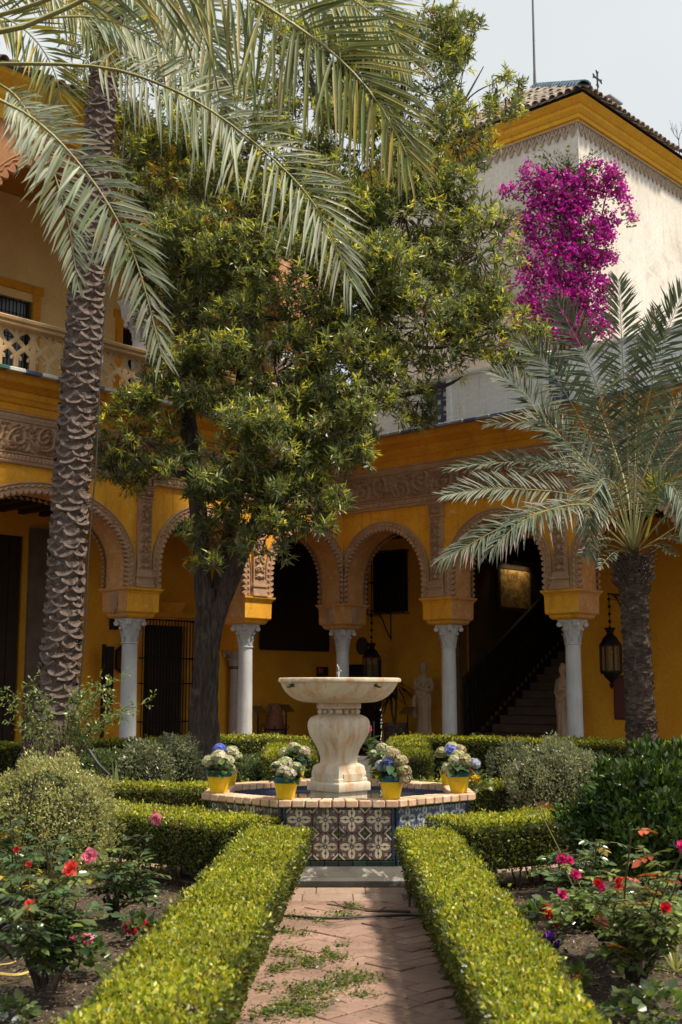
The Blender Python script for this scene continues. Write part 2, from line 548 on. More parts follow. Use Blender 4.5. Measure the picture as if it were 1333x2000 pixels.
def relief_grid(name, parent, Tm, s0, s1, z0, z1, d, amp, fn, res, mat):
    """carved band: a real height field standing proud of depth d (towards the courtyard)"""
    ns, nz = max(2, int((s1 - s0) / res)), max(2, int((z1 - z0) / res))
    S, Z = np.meshgrid(np.linspace(s0, s1, ns), np.linspace(z0, z1, nz))
    H = fn(S - s0, Z - z0)
    edge = np.minimum(np.minimum(S - s0, s1 - S), np.minimum(Z - z0, z1 - Z)) / (res * 1.5)
    H = H * np.clip(edge, 0, 1)
    V = np.array([Tm(a, d - amp * h, c) for a, h, c in zip(S.ravel(), H.ravel(), Z.ravel())])
    i = (np.arange(nz - 1)[:, None] * ns + np.arange(ns - 1)[None]).ravel()
    Fq = np.stack([i, i + 1, i + 1 + ns, i + ns], 1)
    return link(name, np_mesh(name, V, [Fq], mat, smooth=True), parent)

def scrolls(S, Z, mod=.56, h=.63):
    """running acanthus scrolls: thin spiral stems, leaf lobes along them, rosettes at their eyes, fillers between"""
    S = S + .025 * np.sin(Z * 11 + S * 3); Z = Z + .02 * np.sin(S * 9)
    c = np.round(S / mod); du = S - c * mod; sg = np.where(c % 2 == 0, 1.0, -1.0)
    dv = Z - h / 2 - sg * .05
    r = np.hypot(du, dv); th = np.arctan2(dv, du * sg)
    sp = .5 + .5 * np.cos(2 * PI * r / .125 - th)
    m = np.clip((.27 - r) / .04, 0, 1)
    lobes = np.clip(.5 + .9 * np.sin(11 * th + 55 * r + 2 * np.sin(5 * th)), 0, 1)
    hgt = m * np.maximum(sp ** 3, .75 * lobes * (1 - sp) * (r > .06)) + np.clip((.05 - r) / .02, 0, 1) * .5
    u, v = S * 34, Z * 34
    fill = np.clip(np.sin(u + 2.1 * np.sin(v * .7)) * np.sin(v + 2.3 * np.sin(u * .6)) * 1.8, 0, 1)
    return hgt + (1 - m) * fill * .85 + .10 * np.sin(S * 131) * np.sin(Z * 117)

def candelabra(S, Z, w=.24):
    """symmetrical grotesque: a knotted stem with leaf scrolls mirrored either side"""
    x = np.abs(S - w / 2)
    c = np.round(Z / .17); dz = Z - c * .17
    r = np.hypot(x - .058, dz); th = np.arctan2(dz, x - .058)
    sp = (.5 + .5 * np.cos(2 * PI * r / .045 - th)) * np.clip((.075 - r) / .02, 0, 1)
    stem = np.clip((.014 + .012 * np.sin(Z * 37) - x) / .008, 0, 1)
    fill = np.clip(np.sin(x * 95 + 2 * np.sin(Z * 60)) * np.sin(Z * 88 + 2 * np.sin(x * 70)) * 1.6, 0, 1)
    return np.maximum(np.maximum(sp, stem), fill * .7)

def fluting(S, Z):
    return (.5 + .5 * np.cos(S * 2 * PI / .075)) * np.clip(1 - np.abs(Z - .07) / .06, 0, 1)

def extr(mb, prof, s1, s0=None):
    """moulding profile [(d, z)...] run along the wing; mitred at the inner corner when s0 is None"""
    rows = []
    for d, z in prof:
        a = max(0.0, -d) if s0 is None else s0
        rows.append((mb.pt((a, d, z)), mb.pt((s1, d, z))))
    for (a, b), (c, e) in zip(rows, rows[1:]):
        mb.face([a, b, e, c])

TL = lambda s, d, z: (s, -d, z)
TR = lambda s, d, z: (-d, s, z)
BAY, S0 = 2.66, -0.3
ZSP, ZC, RO, RI, ZF = 3.27, 3.66, 1.15, 1.0, 5.03

def arch_curve(mid, r, zsp, zc, n=40, dx=0.0):
    p = [(mid - r - dx, zsp)]
    p += [(mid - (r + dx) * math.cos(PI * i / n), zc + r * math.sin(PI * i / n)) for i in range(n + 1)]
    return p + [(mid + r + dx, zsp)]

def arch_wall(mb, k, zsp, zc, r, ztop, d0, d1, smin=0.0, S0=S0, BAY=BAY, span=None, dx=0.0):
    s_a, s_b = span or (S0 + BAY * k, S0 + BAY * (k + 1))
    mid = (s_a + s_b) / 2
    a, b = max(smin, s_a), s_b
    P = arch_curve(mid, r, zsp, zc, 40, dx)
    r = r + dx
    mb.cur = 0
    for d in (d0, d1):
        lo = a if d == d0 else s_a
        if mid - r > lo: mb.quad((lo, d, zsp), (mid - r, d, zsp), (mid - r, d, ztop), (lo, d, ztop))
        mb.quad((mid + r, d, zsp), (b, d, zsp), (b, d, ztop), (mid + r, d, ztop))
        for (x0, z0), (x1, z1) in zip(P, P[1:]):
            if x1 - x0 > 1e-6:
                mb.quad((x0, d, z0), (x1, d, z1), (x1, d, ztop), (x0, d, ztop))
    mb.cur = 1
    for (x0, z0), (x1, z1) in zip(P, P[1:]):
        mb.quad((x0, d0, z0), (x1, d0, z1), (x1, d1, z1), (x0, d1, z0))
    mb.cur = 0
    # underside of the pier ends
    mb.quad((a, d0, zsp), (mid - r, d0, zsp), (mid - r, d1, zsp), (a, d1, zsp))
    mb.quad((mid + r, d0, zsp), (b, d0, zsp), (b, d1, zsp), (mid + r, d1, zsp))

def arch_trim(name, parent, Tm, k, zsp, zc, ro, ri, mat, front=True, dface=0.0, clamp=True, tooth=.062, nt=40, S0=S0, BAY=BAY, span=None, dx=0.0):
    """carved band round an arch: zigzag face and a row of hanging cusps along its inner edge"""
    mb = MB(Tm)
    mid = sum(span) / 2 if span else S0 + BAY * (k + .5)
    rm = (ro + ri) / 2
    leg = zc - zsp
    L = PI * rm + 2 * leg
    sg = -1 if front else 1
    rows = []
    st = 4
    for i in range(nt * st + 1):
        t = L * i / (nt * st)
        ph = (i % st) / st
        tr = math.sin(PI * ph) ** .7
        zz = abs(ph - .5) * 2 - .5
        prof = [(ro, .004), (ro, .035), (ro - .022, .05), (ro - .03, .03), (rm + .03 * zz + .022, .03), (rm + .03 * zz, .055), (rm + .03 * zz - .022, .03),
                (ri + .035, .035), (ri + .02 - tooth * tr, .05), (ri - tooth * tr, .02), (ri - tooth * tr * .9, -.05)]
        row = []
        for r, e in prof:
            if t < leg: s, z = mid - r - dx, zsp + t
            elif t > L - leg: s, z = mid + r + dx, zsp + (L - t)
            else:
                a = PI * (t - leg) / (L - 2 * leg)
                s, z = mid - (r + dx) * math.cos(a), zc + r * math.sin(a)
            if clamp and front: s = max(s, max(.004, e + .004))
            row.append(mb.pt((s, dface + sg * e, z)))
        rows.append(row)
    for a, b in zip(rows, rows[1:]):
        for q in range(len(a) - 1):
            mb.face([a[q], b[q], b[q + 1], a[q + 1]])
    return mb.build(name, mat, parent, recalc=True)

IMP = [(.24, 2.77), (.275, 2.80), (.285, 2.84), (.325, 2.865), (.332, 2.88), (.338, 3.17), (.345, 3.175), (.35, 3.20), (.385, 3.235), (.39, 3.266)]

def column_mesh(zb=.12, zt=2.77, r=.135, ch=.40):
    mb = MB()
    prof = [(r + .09, zb), (r + .09, zb + .07), (r + .06, zb + .09), (r + .075, zb + .12), (r + .06, zb + .15), (r + .02, zb + .16), (r + .01, zb + .2),
            (r + .004, zb + .9), (r - .006, zt - ch - .05), (r - .006, zt - ch - .03), (r + .012, zt - ch - .02), (r + .012, zt - ch)]
    mb.lathe(prof, 20)
    return mb

def capital_mesh(zt=2.77, r=.13, ch=.40):
    mb = MB()
    mb.lathe([(r, zt - ch), (r + .004, zt - ch * .72), (r + .02, zt - ch * .5), (r + .045, zt - ch * .3), (r + .07, zt - ch * .12)], 20)
    z0 = zt - ch
    # two tiers of leaves, corner volutes, abacus
    for tier, (zz, hh, rr) in enumerate(((z0 + .01, .16, r + .012), (z0 + .09, .17, r + .016))):
        for q in range(8):
            a = 2 * PI * (q + .5 * tier) / 8
            ca, sa = math.cos(a), math.sin(a)
            P = [(rr, -.035, zz), (rr + .012, -.04, zz + hh * .6), (rr + .05, -.022, zz + hh), (rr + .05, .022, zz + hh), (rr + .012, .04, zz + hh * .6), (rr, .035, zz)]
            ids = [mb.pt((x * ca - y * sa, x * sa + y * ca, z)) for x, y, z in P]
            tip = mb.pt(((rr + .04) * ca, (rr + .04) * sa, zz + hh * .72))
            mb.face([ids[0], ids[1], ids[4], ids[5]]); mb.face([ids[1], ids[2], ids[3], ids[4]]); mb.face([ids[2], tip, ids[3]])
    for q in range(4):
        a = PI / 4 + q * PI / 2
        ca, sa = math.cos(a), math.sin(a)
        for e in (-.022, .022):
            c = Vector((ca * .232, sa * .232, zt - .085)); t = Vector((-sa, ca, 0))
            mb.tube([c + t * (e - .018), c + t * (e + .018)], .042, 10)
        m = q * PI / 2
        mb.ball((math.cos(m) * .185, math.sin(m) * .185, zt - .06), .028, 8, 5)
        for e in (-.30, .30):
            mb.ball((math.cos(m + e) * .172, math.sin(m + e) * .172, zt - .17), .026, 8, 5)
    ab = []
    for q in range(4):
        for e, rr in ((-.14, .255), (.14, .255), (PI / 4, .185)):
            a = PI / 4 + q * PI / 2 + e
            ab.append((rr * math.cos(a), rr * math.sin(a)))
    mb.prism(ab, zt - .045, zt - .002, lambda u, v, d: (u, v, d))
    return mb

COL_ME = column_mesh().mesh('column_shaft', MARBLE, 0.6)
CAP_ME = capital_mesh().mesh('capital', MARBLE, 0.5)
IMPS = []
for axis in (0, 1, None):
    _m = MB(); _m.sq(IMP); me = _m.mesh('impost', [OCHRE, SOFFIT], 0)
    for p in me.polygons:
        n = p.normal
        p.material_index = 1 if axis is None or (abs(n[axis]) > .6) else 0
    IMPS.append(me)

def shield_mesh():
    mb = MB()
    out = [(-.10, .17), (.10, .17), (.105, -.02), (.075, -.12), (0, -.18), (-.075, -.12), (-.105, -.02)]
    f = lambda u, v, d: (u, -d, v)
    mb.prism(out, 0, .03, f)
    mb.prism([(u * .82, v * .82) for u, v in out], .03, .045, f)
    mb.prism([(-.018, .10), (.018, .10), (.018, -.10), (-.018, -.10)], .045, .056, f)
    for s in (-1, 1):
        mb.prism([(.018 * s, .03), (.07 * s, .03), (.07 * s, -.005), (.018 * s, -.005)], .045, .055, f)
    return mb.mesh('shield', CARVED)
SHIELD_ME = shield_mesh()

def add_column(parent, x, y, shields=(), side=0):
    c = link('column', COL_ME, parent, (x, y, 0))
    link('capital', CAP_ME, c)
    i = link('impost', IMPS[side], c)
    for rz in shields:
        d = Vector((math.sin(rz), -math.cos(rz), 0)) * .335
        link('shield', SHIELD_ME, c, (d.x, d.y, 3.02), (0, 0, rz))
    return c

EDGE_BLUE = plain('blue_glaze', (.045, .075, .17), .3, 0, .4, 9)
EDGE_WHITE = plain('white_glaze', (.52, .52, .49), .35, 0, .25, 9)
EDGE_GREEN = plain('green_glaze', (.05, .12, .09), .3, 0, .4, 9)
EDGE_GREY = plain('grey_glaze', (.22, .24, .27), .4, 0, .35, 9)

def edge_tiles(parent, Tm, n, cols, right):
    mes = []
    for m in cols:
        mb = MB(); mb.cbox(-.142, .142, -.17, .17, 0, .055, .012)
        mes.append(mb.mesh('edge_tile', m))
    for i in range(n):
        s = .58 + .292 * i
        x, y, z = Tm(s, -.34 + rs.uniform(-.006, .006), 6.352)
        link('edge_tile', mes[i % len(mes)], parent, (x, y, z), (rs.uniform(-.012, .012), rs.uniform(-.012, .012), (PI / 2 if right else 0) + rs.uniform(-.01, .01)))

WIDE = [(-.3, 2.36), (2.36, 5.02), (5.02, 8.88), (8.88, 11.54)]
EVEN = [(-.3, 2.36), (2.36, 5.02), (5.02, 7.68), (7.68, 10.34)]
def lower_arcade(root, Tm, right, smax=10.34):
    nb = 4
    spans = EVEN if right else WIDE
    smax = spans[-1][1]
    mb = MB(Tm)
    for k in range(nb):
        arch_wall(mb, k, ZSP, ZC, RI, 5.9, 0.0, .6, span=spans[k], dx=(spans[k][1] - spans[k][0] - BAY) / 2)
    mb.build('arcade_wall', [OCHRE, SOFFIT], root, recalc=False)
    for k in range(nb):
        kw = dict(span=spans[k], dx=(spans[k][1] - spans[k][0] - BAY) / 2, nt=52 if spans[k][1] - spans[k][0] > 3 else 40)
        arch_trim('arch_trim', root, Tm, k, ZSP, ZC, RO, RI, CARVED, **kw)
        arch_trim('arch_trim', root, Tm, k, ZSP, ZC, RO, RI, CARVED, front=False, dface=.6, **kw)
    # pilasters above the columns
    for k in range(1, nb):
        s = spans[k][0]
        mb = MB(Tm)
        w = .145
        mb.box(s - w, s + w, -.055, .02, ZSP + .30, ZF - .26)
        for z0, z1, e in ((ZSP, ZSP + .05, .045), (ZSP + .05, ZSP + .12, .03), (ZSP + .12, ZSP + .17, .02), (ZSP + .17, ZSP + .22, .038), (ZSP + .22, ZSP + .30, .012),
                          (ZF - .26, ZF - .22, .02), (ZF - .22, ZF - .07, .006), (ZF - .07, ZF - .03, .025), (ZF - .03, ZF, .045)):
            mb.box(s - w - e, s + w + e, -.058 - e, .02, z0, z1)
        p = mb.build('pilaster', CARVED, root, bevel=.006)
        relief_grid('pilaster_relief', p, Tm, s - .12, s + .12, ZSP + .32, ZF - .28, -.05, .055, candelabra, .0125, CARVED)
        relief_grid('pilaster_capital_relief', p, Tm, s - .14, s + .14, ZF - .215, ZF - .075, -.06, .06, candelabra, .0125, CARVED)
    # frieze: lower band, scroll band, upper band
    mb = MB(Tm)
    extr(mb, [(0, ZF), (-.05, ZF), (-.06, ZF + .025), (-.06, ZF + .04), (-.035, ZF + .05), (-.035, ZF + .15), (-.06, ZF + .16), (-.06, ZF + .18), (-.03, ZF + .19),
              (-.03, ZF + .66), (-.05, ZF + .665), (-.06, ZF + .685), (-.045, ZF + .70), (-.045, ZF + .77), (-.07, ZF + .785), (-.07, ZF + .80)], smax)
    fz = mb.build('frieze', CARVED, root, recalc=False)
    relief_grid('frieze_scrollwork', fz, Tm, .06, smax, ZF + .195, ZF + .655, -.032, .10, lambda S, Z: scrolls(S, Z, .5, .46), .017, CARVED)
    relief_grid('frieze_fluting', fz, Tm, .06, smax, ZF + .05, ZF + .15, -.036, .03, lambda S, Z: (.5 + .5 * np.cos(S * 2 * PI / .07)) ** .6, .0125, CARVED)
    relief_grid('frieze_beading', fz, Tm, .06, smax, ZF + .70, ZF + .77, -.046, .025, lambda S, Z: .5 + .5 * np.cos(S * 2 * PI / .12) * np.cos(Z * 60), .0125, CARVED)
    # painted cornice
    mb = MB(Tm)
    extr(mb, [(0, 5.83), (-.06, 5.83), (-.07, 5.85), (-.07, 5.95), (-.10, 5.965), (-.13, 6.02), (-.16, 6.05), (-.16, 6.14), (-.19, 6.15), (-.25, 6.19), (-.33, 6.23), (-.36, 6.27),
              (-.36, 6.345), (-.40, 6.35), (.25, 6.352)], smax)
    mb.build('cornice', DEEP, root, recalc=False)

BAR = 3.2
# ---- left wing -----------------------------------------------------
left = thing('arcade_wing', 'ochre two storey arcade wing with balustrade, left of the inner corner', 'building', BO, BANG)
lower_arcade(left, TL, False)
add_column(left, -.3, -.3, (PI, PI / 2), 2)
for k in (1, 2, 3):
    add_column(left, WIDE[k][0], -.3, (PI / 2,) if k == 2 else ())
edge_tiles(left, TL, 33, [EDGE_BLUE, EDGE_WHITE, EDGE_GREEN, EDGE_WHITE], False)

def wall_with_gaps(mb, Tm, d, s0, s1, z0, z1, gaps, thick=.3):
    """a back wall at depth d with openings [(s0, s1, z0, z1)], reveals included"""
    ss = sorted({s0, s1, *[g[0] for g in gaps], *[g[1] for g in gaps]})
    for a, b in zip(ss, ss[1:]):
        g = [q for q in gaps if q[0] <= a + 1e-6 and q[1] >= b - 1e-6]
        if not g:
            mb.quad((a, d, z0), (b, d, z0), (b, d, z1), (a, d, z1))
        else:
            _, _, g0, g1 = g[0]
            if g0 > z0: mb.quad((a, d, z0), (b, d, z0), (b, d, g0), (a, d, g0))
            if g1 < z1: mb.quad((a, d, g1), (b, d, g1), (b, d, z1), (a, d, z1))
    for a, b, g0, g1 in gaps:
        e = d + thick
        mb.quad((a, d, g0), (a, e, g0), (a, e, g1), (a, d, g1)); mb.quad((b, d, g0), (b, e, g0), (b, e, g1), (b, d, g1))
        mb.quad((a, d, g1), (b, d, g1), (b, e, g1), (a, e, g1)); mb.quad((a, d, g0), (b, d, g0), (b, e, g0), (a, e, g0))

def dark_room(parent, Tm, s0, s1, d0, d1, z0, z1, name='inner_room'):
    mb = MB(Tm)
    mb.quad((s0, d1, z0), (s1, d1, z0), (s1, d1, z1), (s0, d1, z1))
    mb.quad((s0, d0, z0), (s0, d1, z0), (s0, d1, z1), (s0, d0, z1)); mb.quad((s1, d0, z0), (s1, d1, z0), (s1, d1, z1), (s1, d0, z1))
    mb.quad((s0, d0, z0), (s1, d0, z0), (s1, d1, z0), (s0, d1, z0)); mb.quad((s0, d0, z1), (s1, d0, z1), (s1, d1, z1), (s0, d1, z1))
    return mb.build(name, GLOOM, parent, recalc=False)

def sl(px, py=1300): return on_b(px, py, 'y', -BAR)[0]
def zl(px, py): return on_b(px, py, 'y', -BAR)[2]
def sr(px, py=1300): return on_b(px, py, 'x', -BAR)[1]
def zr(px, py): return on_b(px, py, 'x', -BAR)[2]

dg0, dg1, dgz0, dgz1 = sl(374), sl(272), .45, zl(330, 1212)
bd0 = sl(46)
mb = MB(TL)
wall_with_gaps(mb, TL, BAR, -BAR, 10.34, .12, 4.95, [(dg0 + .12, dg1 - .12, dgz0, dgz1 - .1), (bd0, bd0 + 2.2, .12, 4.4)])
mb.build('gallery_back_wall', OCHRE_IN, left, recalc=False)
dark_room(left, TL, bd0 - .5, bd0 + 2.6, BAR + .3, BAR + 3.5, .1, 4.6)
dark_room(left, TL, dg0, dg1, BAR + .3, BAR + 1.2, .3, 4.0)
mb = MB(TL); mb.box(-BAR, 10.34, .0, BAR, .0, .12); mb.build('gallery_floor', FLOORT, left)
mb = MB(TL); mb.box(-BAR, 10.34, .6, BAR + .3, 4.95, 5.15); mb.build('gallery_ceiling', WOOD_BEAM, left)
BEAM_ME = None
for i in range(24):
    mb = MB(); mb.box(-.06, .06, -(BAR - .6) / 2, (BAR - .6) / 2, 0, .16)
    if BEAM_ME is None: BEAM_ME = mb.mesh('ceiling_beam', WOOD_BEAM)
    link('ceiling_beam', BEAM_ME, left, (-.5 + i * .45, -(BAR + .6) / 2, 4.788))
# stone jamb beside the dark doorway and the pale dado below
mb = MB(TL); mb.box(bd0 - .62, bd0 - .02, BAR - .07, BAR + .25, .122, 4.55); mb.box(bd0 - .68, bd0 + .02, BAR - .11, BAR + .2, .122, .55)
mb.build('door_jamb', rough_mat('worn_stone', (.16, .125, .095), (.11, .085, .065), 3, bump=.6, bscale=40), left)
mb = MB(TL)
mb.box(bd0 + .03, bd0 + 2.2, BAR + .19, BAR + .22, .13, 4.4)
door = mb.build('door', WOOD_DARK, left)
for i in range(9):
    a = bd0 + .05 + i * .24
    mb = MB(TL); mb.box(a, a + .225, BAR + .15, BAR + .188, .13, 4.4); mb.build('plank', WOOD_DARK, door, bevel=.006)
# grilled door bay: wooden door, iron cage standing proud, moulded hood above
mb = MB(TL); mb.box(dg0 + .12, dg1 - .12, BAR + .16, BAR + .2, dgz0, dgz1 - .1)
wd = mb.build('window', WOOD_DARK, left)
for i in range(3):
    for j in range(4):
        w = (dg1 - dg0 - .3) / 3; h = (dgz1 - dgz0 - .2) / 4
        mb = MB(TL); mb.cbox(dg0 + .15 + i * w + .03, dg0 + .15 + (i + 1) * w - .03, BAR + .12, BAR + .16, dgz0 + .05 + j * h + .03, dgz0 + .05 + (j + 1) * h - .03, .012); mb.build('wood_panel', WOOD_DARK, wd)
mb = MB(TL)
n = 17
for i in range(n + 1):
    s = dg0 + (dg1 - dg0) * i / n
    mb.tube([(s, BAR - .32, dgz0 - .1), (s, BAR - .32, dgz1)], .012, 6)
for z in (dgz0 - .08, dgz0 + .5, dgz0 + 1.25, dgz0 + 1.75, dgz1 - .02):
    mb.box(dg0 - .02, dg1 + .02, BAR - .335, BAR - .305, z - .015, z + .015)
for s in (dg0, dg1):
    for z in (dgz0 - .08, dgz0 + .5, dgz0 + 1.25, dgz0 + 1.75, dgz1 - .02):
        mb.box(s - .012, s + .012, BAR - .32, BAR, z - .012, z + .012)
    for e in (.1, .2):
        mb.tube([(s, BAR - e, dgz0 - .1), (s, BAR - e, dgz1)], .01, 5)
mb.build('window_grille', IRON, wd)
mb = MB(TL)
mb.box(dg0 - .05, dg1 + .05, BAR - .36, BAR, dgz0 - .55, dgz0 - .12)
mb.build('window_sill', plain('dark_sill', (.02, .018, .017), .6), wd)
hs = (sl(372) + sl(310)) / 2
hz = zl(330, 1190)
mb = MB(TL)
mb.sweep  # (hood: a small corbelled ledge)
for z0, z1, e in ((hz - .08, hz, .0), (hz - .2, hz - .08, .12), (hz - .3, hz - .2, .2)):
    pass
ra = sl(345, 1180); rb = sl(312, 1180)
A = [mb.pt(q) for q in ((ra, BAR, hz + .12), (rb, BAR, hz + .12), (rb, BAR - .3, hz + .12), (ra, BAR - .3, hz + .12), (ra + .08, BAR, hz - .22), (rb - .08, BAR, hz - .22), (rb - .08, BAR - .12, hz - .22), (ra + .08, BAR - .12, hz - .22))]
for q in ((0, 1, 2, 3), (4, 5, 6, 7), (0, 1, 5, 4), (1, 2, 6, 5), (2, 3, 7, 6), (3, 0, 4, 7)): mb.face([A[i] for i in q])
mb.box(sl(385, 1190), sl(300, 1190), BAR - .18, BAR, dgz1 + .06, dgz1 + .16)
mb.build('corbel', OCHRE_IN, left)

# ---- upper gallery of the left wing
mb = MB(TL)
u0, u1 = sl(78, 600), sl(-70, 600)
v0, v1 = sl(285, 650), sl(226, 650)
wz = zl(40, 568)
wall_with_gaps(mb, TL, BAR, .0, 10.34, 6.4, 11.2, [(v0 + .16, v1 - .16, 6.9, wz - .16), (u0 + .16, u1 - .16, 6.9, wz - .16)])
mb.quad((.0, .5, 6.4), (.0, BAR, 6.4), (.0, BAR, 11.2), (.0, .5, 11.2))
mb.build('upper_back_wall', PALE_IN, left, recalc=False)
for a, b in ((v0, v1), (u0, u1)):
    mb = MB(TL)
    for q in ((a, a + .16, 6.7, wz), (b - .16, b, 6.7, wz), (a - .06, b + .06, wz, wz + .16)):
        mb.box(q[0], q[1], BAR - .05, BAR + .12, q[2], q[3])
    w = mb.build('window', DEEP, left, bevel=.008)
    mb = MB(TL); mb.box(a + .16, b - .16, BAR + .1, BAR + .14, 6.7, wz)
    mb.build('pane', plain('dark_pane', (.012, .013, .014), .12), w)
    mb = MB(TL)
    for i in range(8):
        s = a + .16 + (b - a - .32) * (i + .5) / 8
        mb.tube([(s, BAR + .03, 6.75), (s, BAR + .03, wz)], .012, 5)
    for j in range(5):
        mb.tube([(a + .16, BAR + .03, 6.9 + j * .42), (b - .16, BAR + .03, 6.9 + j * .42)], .01, 5)
    mb.build('grille', IRON, w)
mb = MB(TL); mb.box(-BAR, 10.34, .25, BAR + .3, 6.36, 6.41); mb.build('upper_floor', FLOORT, left)
mb = MB(TL); mb.box(.02, 10.34, .6, BAR + .3, 10.85, 11.0); mb.build('upper_ceiling', rough_mat('upper_ceiling_paint', (.40, .20, .03), (.34, .16, .02), 2), left)
# balustrade: rail, plinth, tracery panels
BMOD = .60
mb = MB(TL)
extr(mb, [(.16, 7.17), (-.16, 7.17), (-.17, 7.19), (-.13, 7.215), (-.13, 7.24), (-.18, 7.25), (-.19, 7.29), (-.16, 7.315), (.16, 7.315)], 10.34, 0.0)
bal = mb.build('balustrade', BALUST, left, recalc=False)
mb = MB(TL); mb.box(0, 10.34, -.10, .12, 6.412, 6.47); mb.build('balustrade_plinth', BALUST, bal, bevel=.01)
mb = MB()
def cv(*P): return [(u, 0, v) for u, v in P]
H = .70
def tr(P, r):
    mb.tube([(u, 0, v) for u, v in catmull(P, 9)] if len(P) > 2 else [(u, 0, v) for u, v in P], r, 6, True, 2.0)
tr([(0, 0), (0, H)], .030)
tr([(.30, 0), (.30, .24)], .024)
tr([(.30, .52), (.30, H)], .024)
for x in (0, .30):
    tr([(x, .20), (x + .03, .30), (x + .15, .40)], .021); tr([(x + .30, .20), (x + .27, .30), (x + .15, .40)], .021)
    for e in (.055, .245):
        tr([(x + (.01 if e < .15 else .29), .26), (x + e + (.02 if e < .15 else -.02), .245), (x + e + (.03 if e < .15 else -.03), .20)], .013)
tr([(.15, .40), (.20, .46), (.30, .53)], .021); tr([(.45, .40), (.40, .46), (.30, .53)], .021)
tr([(.15, .40), (.06, .48), (.0, .60)], .021); tr([(.45, .40), (.54, .48), (.60, .60)], .021)
tr([(.01, .60), (.10, .69), (.17, .66), (.29, .58)], .016); tr([(.59, .60), (.50, .69), (.43, .66), (.31, .58)], .016)
mb.tube([(0, 0, .0), (.6, 0, .0)], .03, 4); mb.tube([(0, 0, H), (.6, 0, H)], .03, 4)
TRAC_ME = mb.mesh('tracery_panel', BALUST, .9)
for i in range(17):
    link('tracery_panel', TRAC_ME, bal, (.12 + BMOD * i, 0.02, 6.47))
# upper columns and arches
ZU, ZUC, UB, US = 8.30, 8.60, 3.48, -1.94
mb = MB(TL)
for k in range(1, 4): arch_wall(mb, k, ZU, ZUC, 1.57, 10.5, 0.0, .5, 0.0, US, UB)
mb.quad((0, 0, ZU), (US + UB, 0, ZU), (US + UB, 0, 10.5), (0, 0, 10.5))
mb.build('upper_arcade_wall', [CARVED_RED, CARVED_RED], left, recalc=False)
for k in range(1, 3):
    arch_trim('upper_arch_trim', left, TL, k, ZU, ZUC, 1.72, 1.57, CARVED_RED, tooth=.10, nt=30, S0=US, BAY=UB)
mb = MB(TL)
extr(mb, [(0, 10.48), (-.04, 10.50), (-.04, 10.74), (-.08, 10.76), (-.14, 10.84), (-.14, 10.94), (-.25, 11.02), (-.34, 11.10), (-.34, 11.19), (.4, 11.20)], 10.34)
mb.build('upper_cornice', YELLOW, left, recalc=False)
for k in (1, 2, 3):
    mb = column_mesh(6.42, 7.95, .12, .34); c = mb.build('upper_column', MARBLE, left, (US + UB * k, -.25, 0), smooth=.6)
    mb = capital_mesh(7.95, .115, .34); mb.build('capital', MARBLE, c, smooth=.5)
    mb = MB(); mb.sq([(.20, 7.95), (.22, 8.0), (.24, 8.2), (.28, 8.27), (.28, 8.298)]); mb.build('impost', MARBLE, c)

def barrel_tile(L=.42, r=.085):
    """one curved roof tile, axis along +y from 0 to L, open below"""
    mb = MB()
    rows = []
    for (y, rr) in ((0, r), (L, r * .82)):
        rows.append([mb.pt((rr * math.cos(PI * i / 6), y, rr * math.sin(PI * i / 6) * .9)) for i in range(7)])
        rows.append([mb.pt(((rr - .016) * math.cos(PI * i / 6), y, (rr - .016) * math.sin(PI * i / 6) * .9)) for i in range(7)])
    o0, i0, o1, i1 = rows
    for q in range(6):
        mb.face([o0[q], o0[q + 1], o1[q + 1], o1[q]]); mb.face([i0[q], i1[q], i1[q + 1], i0[q + 1]]); mb.face([o0[q], i0[q], i0[q + 1], o0[q + 1]])
    return mb.mesh('roof_tile', ROOF, .8)
TILE_ME = barrel_tile()
mb = MB(TL); mb.quad((-.2, -.42, 11.21), (11.5, -.42, 11.21), (11.5, 3.4, 12.7), (-.2, 3.4, 12.7)); lr = mb.build('roof', ROOF, left)
for i in range(48):
    link('roof_tile', TILE_ME, lr, (.35 + i * .21, .50, 11.20), (math.radians(24) , 0, PI))

# ---- right wing ----------------------------------------------------
right = thing('arcade_wing', 'ochre arcade wing with white roof terrace parapet, right of the inner corner', 'building', BO, BANG)
lower_arcade(right, TR, True)
for k in (1, 2, 3):
    add_column(right, -.3, S0 + BAY * k, (), 1)
edge_tiles(right, TR, 33, [EDGE_BLUE, EDGE_GREY, EDGE_BLUE, EDGE_GREY, EDGE_GREY], True)
so0, so1 = sr(900), 3.18
rd0, rd1 = sr(672), sr(742)
mb = MB(TR)
wall_with_gaps(mb, TR, BAR, -BAR, 10.34, .12, 4.95, [(rd0, rd1, .12, 2.15), (so0, so1, .12, 4.7)])
mb.build('gallery_back_wall', OCHRE_IN, right, recalc=False)
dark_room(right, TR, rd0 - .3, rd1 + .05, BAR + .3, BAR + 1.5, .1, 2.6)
mb = MB(TR); mb.box(rd0, rd1, BAR + .2, BAR + .25, .12, 2.15); mb.box(rd0 - .12, rd0, BAR - .03, BAR + .2, .12, 2.25); mb.box(rd1, rd1 + .05, BAR - .03, BAR + .2, .12, 2.25)
mb.build('door', WOOD_DARK, right)
mb = MB(TR); mb.box(0, 10.34, 0, BAR, 0, .119); mb.build('gallery_floor', FLOORT, right)
mb = MB(TR); mb.box(-.6, 10.34, .6, BAR + .3, 4.951, 5.151); mb.build('gallery_ceiling', WOOD_BEAM, right)
for i in range(22):
    link('ceiling_beam', BEAM_ME, right, (-(BAR + .6) / 2, .4 + i * .45, 4.789), (0, 0, PI / 2))
